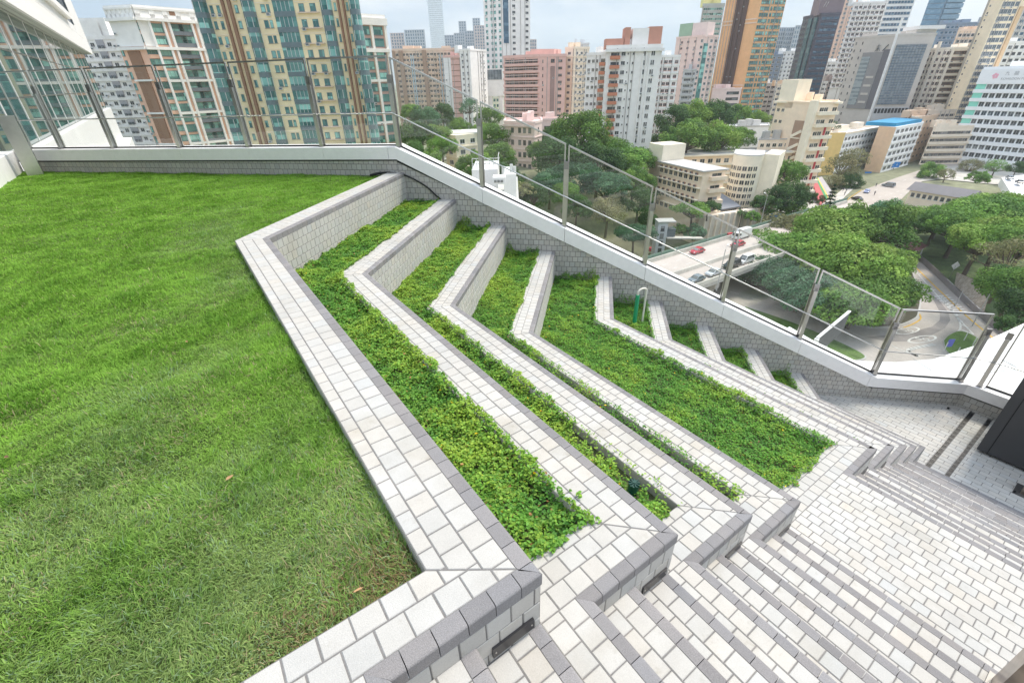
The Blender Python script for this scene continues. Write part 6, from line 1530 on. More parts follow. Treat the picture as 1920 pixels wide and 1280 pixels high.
# ---- vehicles
def car(name, lab, cat, P, dirv, paint, kind='car', s=1.0):
    t = thing(name, P, lab, cat, 'vehicles on the roads', math.atan2(dirv.y, dirv.x)); t.scale = (s, s, s)
    L, Wd, H = {'car': (4.3, 1.76, 1.46), 'van': (4.9, 1.85, 1.95), 'truck': (6.5, 2.1, 2.7)}[kind]; w2 = Wd / 2
    low = {'car': [(-2.1, .35), (-2.15, .75), (-1.75, .92), (.95, .93), (1.95, .78), (2.15, .55), (2.12, .32)], 'van': [(-2.4, .35), (-2.45, .95), (-2.4, 1.05), (1.3, 1.05), (2.25, .92), (2.45, .6), (2.4, .32)], 'truck': [(-3.2, .5), (-3.2, 1.0), (-3.0, 1.0), (2.4, 1.05), (3.1, 1.0), (3.2, .6), (3.2, .4)]}[kind]
    cab = {'car': [(-1.7, .9), (-1.15, 1.40), (-.2, 1.46), (.35, 1.40), (1.05, .92)], 'van': [(-2.38, 1.0), (-2.2, 1.88), (-1.6, 1.95), (.5, 1.92), (1.45, 1.02)], 'truck': [(-3.2, .95), (-3.2, 2.6), (1.6, 2.7), (1.75, 2.2), (2.9, 1.9), (3.0, 1.0)]}[kind]
    m = MB(); ch = .12
    def loft(prof, wb, wt, zsplit):
        """side profile with tucked-in sill and shoulders"""
        secs = []
        for y, k in ((-wb, .0), (-wb + ch, 1), (wb - ch, 1), (wb, 0)):
            secs.append([Vector((x * (1 if k else .985), y * (wt if (z > zsplit) else 1), z - (0 if k else .03 * (z > .5)))) for x, z in prof])
        n = len(prof)
        for i in range(3):
            for j in range(n):
                j2 = (j + 1) % n; m.face([secs[i][j], secs[i][j2], secs[i + 1][j2], secs[i + 1][j]])
        m.face(list(reversed(secs[0]))); m.face(secs[-1])
    loft(low, w2, 1, 9); loft(cab, w2 - .02, .80, 1.1); m.build('body', [paint], t, local=True)
    g = MB(); c0, c1, c2, c3, c4 = (cab + [cab[-1]])[0], cab[1], cab[2], cab[-2], cab[-1]
    for s_ in (-1, 1):
        y0, y1 = s_ * (w2 - .005), s_ * ((w2 - .02) * .80 + .02)
        if kind == 'truck': pts_ = [(1.75, y0, 1.3), (2.75, y0, 1.3), (2.6, y1, 1.85), (1.75, y1, 1.95)]
        else: pts_ = [(c0[0] + .25, y0, c0[1] + .06), (c4[0] - .25, y0, c4[1] + .05), (c3[0] - .05, y1, c3[1] - .10), (c1[0] + .05, y1, c1[1] - .10)]
        g.face(pts_ if s_ < 0 else pts_[::-1])
    g.build('side_window', [G_DARK], t, local=True)
    g = MB(); a_, b_ = cab[-2], cab[-1]; yw = (w2 - .1); dx = .035
    g.face([(b_[0] - .03 + dx, -yw * .95, b_[1] + .06), (b_[0] - .03 + dx, yw * .95, b_[1] + .06), (a_[0] + dx + .02, yw * .78, a_[1] - .03), (a_[0] + dx + .02, -yw * .78, a_[1] - .03)]); g.build('windscreen', [G_DARK], t, local=True)
    g = MB(); a_, b_ = cab[0], cab[1]
    if kind != 'truck': g.face([(a_[0] + .06 - dx, yw * .9, a_[1] + .1), (a_[0] + .06 - dx, -yw * .9, a_[1] + .1), (b_[0] - dx, -yw * .75, b_[1] - .05), (b_[0] - dx, yw * .75, b_[1] - .05)]); g.build('rear_window', [G_DARK], t, local=True)
    for wx in (-L * .30, L * .31):
        for s_ in (-1, 1):
            wm_ = MB(); wm_.tube([(wx, s_ * (w2 - .20), .33), (wx, s_ * (w2 + .01), .33)], .33, 14); o = wm_.build('wheel', [M_BLACK], t, local=True)
            r_ = MB(); r_.tube([(wx, s_ * (w2 + .005), .33), (wx, s_ * (w2 + .02), .33)], .19, 10); r_.build('rim', [M_STEEL], o, local=True)
    for s_ in (-1, 1):
        h_ = MB(); h_.box(L / 2 - .16, L / 2 + .015, s_ * w2 * .72 - .17, s_ * w2 * .72 + .17, .60, .75); h_.build('headlight', [F_WHITE], t, local=True)
    return t
def paint(n, c): return mat(n, c, .25, spec=.6)
PR, PS_, PG, PB, PW = paint('red_paint', (.50, .03, .05)), paint('silver_paint', (.55, .57, .60)), paint('steel_grey_paint', (.22, .25, .28)), paint('black_paint', (.02, .02, .022)), paint('white_paint', (.72, .72, .70))
for (px, py, kd, pt, nm, lab, dr) in ((1307, 474, 'car', PR, 'car', 'red hatchback nearest the lift tower on the flyover', -1), (1383, 461, 'car', PR, 'car', 'red car half hidden behind the balustrade post on the flyover', -1), (1389, 446, 'truck', PW, 'truck', 'white box truck by the big tree on the flyover', -1),
        (1305, 527, 'car', PG, 'car', 'steel grey saloon car lowest on the flyover', -1), (1337, 515, 'car', PS_, 'car', 'silver car between the grey saloon and the balustrade post', -1), (1371, 501, 'van', PB, 'van', 'black van behind the balustrade post on the flyover', -1), (1396, 492, 'van', PW, 'van', 'white people carrier next to the tree on the flyover', -1)):
    q = at_z(px, py, ZF + .03); car(nm, lab, 'car' if kd == 'car' else kd, q, fu * dr, pt, kd)
for (px, py, z, pt, kd, lab, ang) in ((1625, 361, ZU + .12, paint('pale_blue_paint', (.40, .46, .70)), 'car', 'pale blue car crossing the upper street', .2), (1606, 375, ZU + .12, PB, 'car', 'black car parked at the kerb of the upper street', 1.2), (1665, 350, ZU + .12, PG, 'van', 'dark van waiting at the wall of the upper street', 1.5),
        (839, 300, None, PW, 'car', 'white car on the small road below the cream house', -2.2), (1892, 336, -37, PG, 'car', 'grey car on the white ramp roof at the right edge', .4), (1910, 344, -37.3, PB, 'car', 'black car on the white ramp roof at the right edge', .4), (1215, 272, None, PS_, 'car', 'silver car parked beside the foot of the white balcony block', .6), (1228, 277, None, PB, 'car', 'black car parked right of the silver one by the white balcony block', .6)):
    if z is None: z = -27 if px < 900 else -30
    q = at_z(px, py, z); car(kd, lab, kd, q, Vector((math.cos(ang), math.sin(ang), 0)), pt, kd)
sheet('road', [(822, 312), (842, 278), (860, 280), (866, 300), (880, 320), (860, 330)], -27, M_ASPH, dz=-.03)
sheet('road', [(1200, 290), (1205, 266), (1240, 268), (1262, 290), (1240, 300)], -30, M_ASPH, dz=-.03)
# red/white flags and small roadside planters near the lift tower
for (px, py, z, lab) in ((1221, 470, -44, 'red planter box left of the pale lift tower'), (1366, 443, ZF + .3, 'red roadside post box by the school fence')):
    q = at_z(px, py, z); t = thing('planter', q, lab, 'planter'); m = MB(); m.box(q.x - .8, q.x + .8, q.y - .5, q.y + .5, q.z, q.z + .9); m.box(q.x - .88, q.x + .88, q.y - .58, q.y + .58, q.z + .9, q.z + 1.0); m.build('box', [M_RED], t)

# ---- people walking on the upper pavement: body, clothes, head
def person(px, py, z, h_, top, leg, lab, ph):
    q = at_z(px, py, z); t = thing('person', q, lab, 'person', 'people walking on the upper pavement', ph)
    k = h_ / 1.7; m = MB()
    for s_ in (-1, 1):
        m.tube([(0.10 * s_, .09 * s_, .82 * k), (.10 * s_ + .1 * s_, .09 * s_, .45 * k), (.16 * s_, .09 * s_, .05 * k)], [.09, .065, .045], 6, 1)
        m.tube([(0, .20 * s_, 1.38 * k), (.06 * s_, .25 * s_, 1.1 * k), (-.1 * s_, .24 * s_, .82 * k)], [.055, .045, .035], 6, 0)
    m.tube([(0, 0, .80 * k), (0, 0, 1.0 * k), (.0, 0, 1.25 * k), (0, 0, 1.42 * k), (.01, 0, 1.5 * k)], [.14, .145, .17, .14, .06], 10, 0)
    m.tube([(.01, 0, 1.48 * k), (.02, 0, 1.55 * k), (.02, 0, 1.63 * k), (.02, 0, 1.71 * k), (.02, 0, 1.73 * k)], [.055, .085, .10, .08, .02], 8, 2)
    m.build('body', [top, leg, mat('skin', (.45, .29, .21), .6)], t, local=True)
    hm = MB(); hm.tube([(-.01, 0, 1.64 * k), (-.01, 0, 1.70 * k), (0, 0, 1.755 * k)], [.112, .10, .03], 8); hm.build('hair', [M_BLACK], t, local=True)
ct_ = [mat('dark_shirt', (.06, .06, .08), .8), mat('white_shirt', (.6, .6, .58), .8), mat('maroon_shirt', (.25, .05, .06), .8)]
for k, (px, py, c_, lab) in enumerate(((1580, 359, 0, 'person in a dark top walking alone, nearest the pale tree'), (1586, 361, 0, 'person in dark clothes a step right of the lone walker'), (1583, 366, 0, 'person in dark clothes closest to the yellow kerb line'), (1589, 352, 2, 'person in a maroon top furthest up the pavement'), (1642, 350, 0, 'person in dark clothes standing in the middle of the upper street'), (1639, 366, 0, 'person in dark clothes at the lower edge of the upper street'))):
    person(px, py, ZU + .17, 1.7, ct_[c_], ct_[0], lab, k * 1.3)

# ---- rooftop plant just outside the railing
ZP = -7.0
def rbox(root, name, mt, x0, x1, ybot, ytop, d_, back=1.6):
    P, Q = front(x0, x1, (ybot + ytop) / 2, d_); zt2 = z_at((x0 + x1) / 2, ytop, d_); zb2 = z_at((x0 + x1) / 2, ybot, d_)
    m = MB(); bk = -face_n(P, Q); m.prism([(p.x, p.y) for p in (P, Q, Q + bk * back, P + bk * back)], zb2, zt2); m.build(name, mt, root); return P, Q, zb2, zt2
pr_ = thing('rooftop_plant', at_d(930, 345, 30), 'white rooftop equipment housings with rails and vents just beyond the sloping railing', 'rooftop plant')
rbox(pr_, 'housing', [M_PANEL], 886, 934, 370, 318, 34, 4); rbox(pr_, 'housing', [M_PANEL], 945, 968, 372, 327, 31, 3)
P, Q, zb2, zt2 = rbox(pr_, 'condenser', [M_PANEL], 924, 948, 346, 333, 29, 1)
for k in range(3): put(pr_, tuple(P.lerp(Q, .2 + .25 * k) + uz * (zb2 + .12)), face_n(P, Q), .16, .14, G_DARK, F_DARK, 1, 'pane')
P, Q = front(886, 934, 316, 34); zt2 = z_at(910, 317, 34)
for hh in (.35, .7): m = MB(); m.tube([P + uz * (zt2 + hh), Q + uz * (zt2 + hh), Q - face_n(P, Q) * 3 + uz * (zt2 + hh)], .025, 6); m.build('rail', [F_WHITE], pr_)
for k in range(7): m = MB(); p = P.lerp(Q, k / 6); m.tube([p + uz * zt2, p + uz * (zt2 + .72)], .025, 6); m.build('rail_post', [F_WHITE], pr_)
for px, y0, y1, d_ in ((944, 335, 312, 31.5), (959, 328, 308, 32), (965, 328, 312, 32)):
    m = MB(); q = at_d(px, y0, d_); m.tube([q, Vector((q.x, q.y, z_at(px, y1, d_)))], .11, 8); m.build('vent_pipe', [F_WHITE], pr_)
P, Q = front(860, 972, 360, 33); m = MB(); bk = -face_n(P, Q); m.prism([(p.x, p.y) for p in (P - bk * 8, Q - bk * 8, Q + bk * 6, P + bk * 6)], z_at(930, 372, 31) - 4, z_at(930, 372, 31) - .05); m.build('roof_deck', [M_ROOFG], pr_)
# ---- body of the building that carries the terrace
q0 = pp(S_L, .30, 0); q1 = pp(S_R, .30, 0)
own = thing('podium_building', (3, 2, -45), 'white building under the terrace, below the parapet', 'building')
m = MB(); m.prism([(-40, -30), (10.9, -30), (10.9, q1.y), (q1.x, q1.y), (q0.x, q0.y), (-40, q0.y)], -46, -4.9); m.build('wall', [M_PANEL], own)

# ---- glass building at the left
XG, XF, YE = -4.0, -3.28, 67.0; ZT, ZB = 4.32, -.30
gbr = thing('glass_building', (XG, 40, -8), 'long glass curtain wall under a deep white overhang running away at the left edge', 'building')
def facglass():
    m = bpy.data.materials.new('green_facade_glass'); m.use_nodes = True; b = m.node_tree.nodes['Principled BSDF']
    b.inputs['Base Color'].default_value = (.045, .10, .095, 1); b.inputs['Roughness'].default_value = .015; b.inputs['Metallic'].default_value = .0; b.inputs['IOR'].default_value = 2.3; b.inputs['Specular IOR Level'].default_value = .9
    return m
MG = facglass()
y = 13.2; k = 0
while y < YE - .1:
    y1 = min(y + 3.24, YE)
    for (za, zb2) in ((ZB, 1.15), (1.18, 2.75), (2.78, ZT)):
        m = MB(); m.box(XG - .05, XG, y + .03, y1 - .03, za, zb2); m.build('glass_pane', [MG], gbr)
    y = y1
y = 13.2
while y < YE + .1: m = MB(); m.box(XG - .02, XG + .022, y - .03, y + .03, ZB, ZT); y += 3.24; m.build('mullion', [M_PANEL], gbr)
m = MB()
for z in (1.165, 2.765): m.box(XG - .02, XG + .012, 13.2, YE, z - .03, z + .03)
m.build('transom', [M_STEELD], gbr)
m = MB(); m.box(XG - 12, XF - .14, 5, YE, ZT + .001, ZT + .08); m.build('soffit', [mat('pale_soffit', (.52, .55, .50), .6)], gbr)
m = MB(); m.box(XG + .12, XG + .17, 5, YE, ZT - .02, ZT - .001); m.box(XG + .40, XG + .42, 5, YE, ZT - .012, ZT - .001); m.build('soffit_joint', [M_STEELD], gbr)
m = MB()
m.box(XF - .14, XF, 5, YE, ZT - .02, ZT + .42); m.box(XF - .12, XF - .03, 5, YE, ZT + .44, ZT + 1.02); m.box(XF - 4, XF - .03, 57.5, YE, ZT + 1.04, 30)
m.box(XF - .12, XF - .03, 5, 57.3, ZT + 1.04, ZT + 1.60); m.box(XF - .10, XF + .28, 5, 53, ZT + 1.62, ZT + 2.0)
m.build('white_cladding', [M_PANEL], gbr)
m = MB(); m.box(XF - .5, XF - .25, 5, 57.3, ZT + 2.02, 30); m.build('upper_glazing', [G_BLUE], gbr)
m = MB(); m.box(XF - .1, XF + .02, 57.1, 57.48, ZT + 1.62, 30); m.build('dark_reveal', [F_DARK], gbr)
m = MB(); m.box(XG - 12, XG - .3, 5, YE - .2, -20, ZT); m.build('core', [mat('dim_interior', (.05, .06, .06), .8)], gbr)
m = MB(); m.box(XG - .3, XG + .35, 13.0, YE + .2, ZB - 14, ZB - .03); m.build('base_wall', [M_PANEL], gbr)
m = MB(); m.box(XG + .36, XG + 1.1, 16.2, YE, -20, -3.2); m.build('lower_ledge', [M_PANEL], gbr)
# ---- hazy skyline
M_FAR = wallm('far_tower_wall', (.36, .38, .42)); M_FAR2 = wallm('far_pink_wall', (.50, .40, .38)); M_FARG = wallm('far_haze_pale_wall', (.62, .66, .70), .3)  # pale wall tones carry part of the distance haze in their colour
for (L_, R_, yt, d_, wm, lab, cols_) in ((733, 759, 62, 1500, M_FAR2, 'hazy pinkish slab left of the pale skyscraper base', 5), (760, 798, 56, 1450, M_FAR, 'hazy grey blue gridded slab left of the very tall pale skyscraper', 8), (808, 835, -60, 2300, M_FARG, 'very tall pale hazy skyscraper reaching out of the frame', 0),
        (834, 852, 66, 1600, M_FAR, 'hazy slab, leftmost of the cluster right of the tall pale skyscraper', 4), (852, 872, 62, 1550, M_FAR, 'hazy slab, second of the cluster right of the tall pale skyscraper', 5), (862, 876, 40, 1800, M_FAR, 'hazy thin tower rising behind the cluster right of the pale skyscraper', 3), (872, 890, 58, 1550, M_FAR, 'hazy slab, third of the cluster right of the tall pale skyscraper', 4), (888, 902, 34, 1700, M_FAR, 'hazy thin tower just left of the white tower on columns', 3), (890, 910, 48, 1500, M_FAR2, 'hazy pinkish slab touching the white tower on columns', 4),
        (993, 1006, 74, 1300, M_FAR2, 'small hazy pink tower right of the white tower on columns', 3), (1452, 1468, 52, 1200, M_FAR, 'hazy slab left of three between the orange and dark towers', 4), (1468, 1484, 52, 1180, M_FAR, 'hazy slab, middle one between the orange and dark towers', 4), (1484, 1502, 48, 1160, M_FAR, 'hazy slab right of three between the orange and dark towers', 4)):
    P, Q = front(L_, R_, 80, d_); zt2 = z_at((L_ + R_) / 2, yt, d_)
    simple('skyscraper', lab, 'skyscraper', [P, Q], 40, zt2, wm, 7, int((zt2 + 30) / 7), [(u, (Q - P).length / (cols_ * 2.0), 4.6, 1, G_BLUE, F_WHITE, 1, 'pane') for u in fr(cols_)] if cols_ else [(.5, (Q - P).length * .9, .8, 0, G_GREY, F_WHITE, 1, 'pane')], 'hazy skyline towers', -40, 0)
# ================================================================== TREES
M_BARK = mat('tree_bark', (.13, .10, .075), .95, nscale=3, namt=.3)
def leafmat(name, objrnd=.22):
    m = mat(name, (1, 1, 1), .6, tint=True, spec=.12, sss=.3, objrnd=objrnd); return m
M_TLEAF = leafmat('tree_leaf')
def crown_cards(seed, n_cl, n_leaf, dome, flat, card, hues, gap=.0, hollow=.55):
    """leaf cards on the surface of many overlapping clumps filling a dome of radius 1; returns verts, faces, colours, clump centres"""
    r = np.random.default_rng(seed); cs = []; rad = []
    t = 0
    while len(cs) < n_cl and t < 5000:
        t += 1
        a, zc = r.uniform(0, 2 * np.pi), r.uniform(-.25, 1)
        rr = math.sqrt(max(0, 1 - max(0, zc) ** 2)) if zc > 0 else 1 + zc * .5
        k = r.uniform(hollow, 1) ** .6
        p = np.array([rr * math.cos(a) * k, rr * math.sin(a) * k, zc * dome * k])
        p[:2] *= 1 + .18 * math.sin(2 * a + seed) + .12 * math.sin(3 * a + 2 * seed)
        R = r.uniform(.13, .34) * (1.1 if zc > .3 else .9)
        if all(np.linalg.norm(p - c) > .15 for c in cs): cs.append(p); rad.append(R)
    V = []; C = []
    for p, R in zip(cs, rad):
        n = int(n_leaf * (R / .28) ** 2)
        d = r.normal(size=(n, 3)); d[:, 2] = d[:, 2] * .8 + .25; d /= np.linalg.norm(d, axis=1)[:, None]
        q = p + d * R * r.uniform(.72, 1.06, (n, 1)) * np.array([1, 1, flat])
        nor = d + r.normal(size=(n, 3)) * .45 + np.array([0, 0, .35]); nor /= np.linalg.norm(nor, axis=1)[:, None]
        tx = np.cross(nor, r.normal(size=(n, 3))); tx /= np.linalg.norm(tx, axis=1)[:, None]; ty = np.cross(nor, tx)
        s = card * r.uniform(.6, 1.35, (n, 1))
        quad = np.stack([q - tx * s, q - ty * s * .62 + nor * s * .15, q + tx * s, q + ty * s * .62 + nor * s * .15], 1)
        V.append(quad); hu = hues[r.integers(len(hues))]; hb = hues[r.integers(len(hues))]
        mixf = r.uniform(0, 1, (n, 1)) ** 2 * .6
        col = np.array(hu) * (1 - mixf) + np.array(hb) * mixf; col = col * r.uniform(.72, 1.28, (n, 1)) * r.uniform(.85, 1.18)
        C.append(col)
    V = np.concatenate(V); C = np.concatenate(C); n = len(V)
    return V.reshape(-1, 3), np.arange(n * 4).reshape(n, 4), C, cs
GREENS = {'dark': [(.075, .145, .045), (.095, .18, .055), (.06, .12, .045)], 'mid': [(.13, .255, .055), (.17, .31, .06), (.11, .21, .055), (.20, .32, .07)],
          'light': [(.19, .325, .06), (.235, .37, .07), (.15, .27, .055), (.28, .39, .09)], 'olive': [(.29, .30, .14), (.34, .33, .16), (.23, .24, .115), (.38, .35, .19)], 'blue': [(.10, .21, .11), (.135, .26, .135), (.085, .17, .095)]}
TREES = {}
def tree_proto(key):
    if key in TREES: return TREES[key]
    kind, hue, sd = key
    prm = {'round': (50, 260, .82, .85, .036), 'spread': (64, 280, .50, .60, .033), 'loose': (34, 120, .75, .8, .036), 'shrub': (26, 150, .75, .85, .062), 'flat': (30, 200, .34, .55, .042)}[kind]
    V, F, C, cs = crown_cards(sd, prm[0], prm[1], prm[2], prm[3], prm[4], GREENS[hue])
    t = bpy.data.objects.new('tree', None); COL.objects.link(t)
    c = np_mesh('crown', V, F, M_TLEAF, C, parent=t)
    m = MB(); base = Vector((0, 0, -1.15 if kind != 'shrub' else -.45)); fork = Vector((.04, -.03, -.42 if kind in ('flat', 'spread') else -.3))
    m.tube([base, base.lerp(fork, .5) + Vector((.03, .02, 0)), fork], [.075, .06, .05], 8)
    for k, p in enumerate(cs[::max(1, len(cs) // 14)]):
        p = Vector(p); mid = fork.lerp(p, .5) + Vector((0, 0, -.05)); m.tube([fork, mid, p], [.034, .02, .008], 6)
    m.build('trunk', [M_BARK], t, local=True)
    TREES[key] = t; return t
used_tree = set()
def tree(px, py, dist, wpx, kind, hue, sd, lab, group, hfac=1.0, ground=None, name='tree'):
    """crown centred on the sight line of (px, py) at a real distance; wpx = crown width in photo pixels"""
    c = at_d(px, py, dist); k = proj(c)[2]; R = wpx / 2 / F_PX * k
    key = (kind, hue, sd)
    pt = tree_proto(key)
    o = pt if key not in used_tree else copy_tree(pt)
    used_tree.add(key)
    o.name = name; o.location = c; o.scale = (R, R, R * hfac); o.rotation_euler = (0, 0, random.uniform(0, 6.28)); tag(o, lab, 'tree' if kind != 'shrub' else 'shrub', group)
    return o
GT = 'trees on the road island'; GTR = 'trees right of the road bend'; GTH = 'trees on the slope among the blocks'; GTS = 'trees around the school'
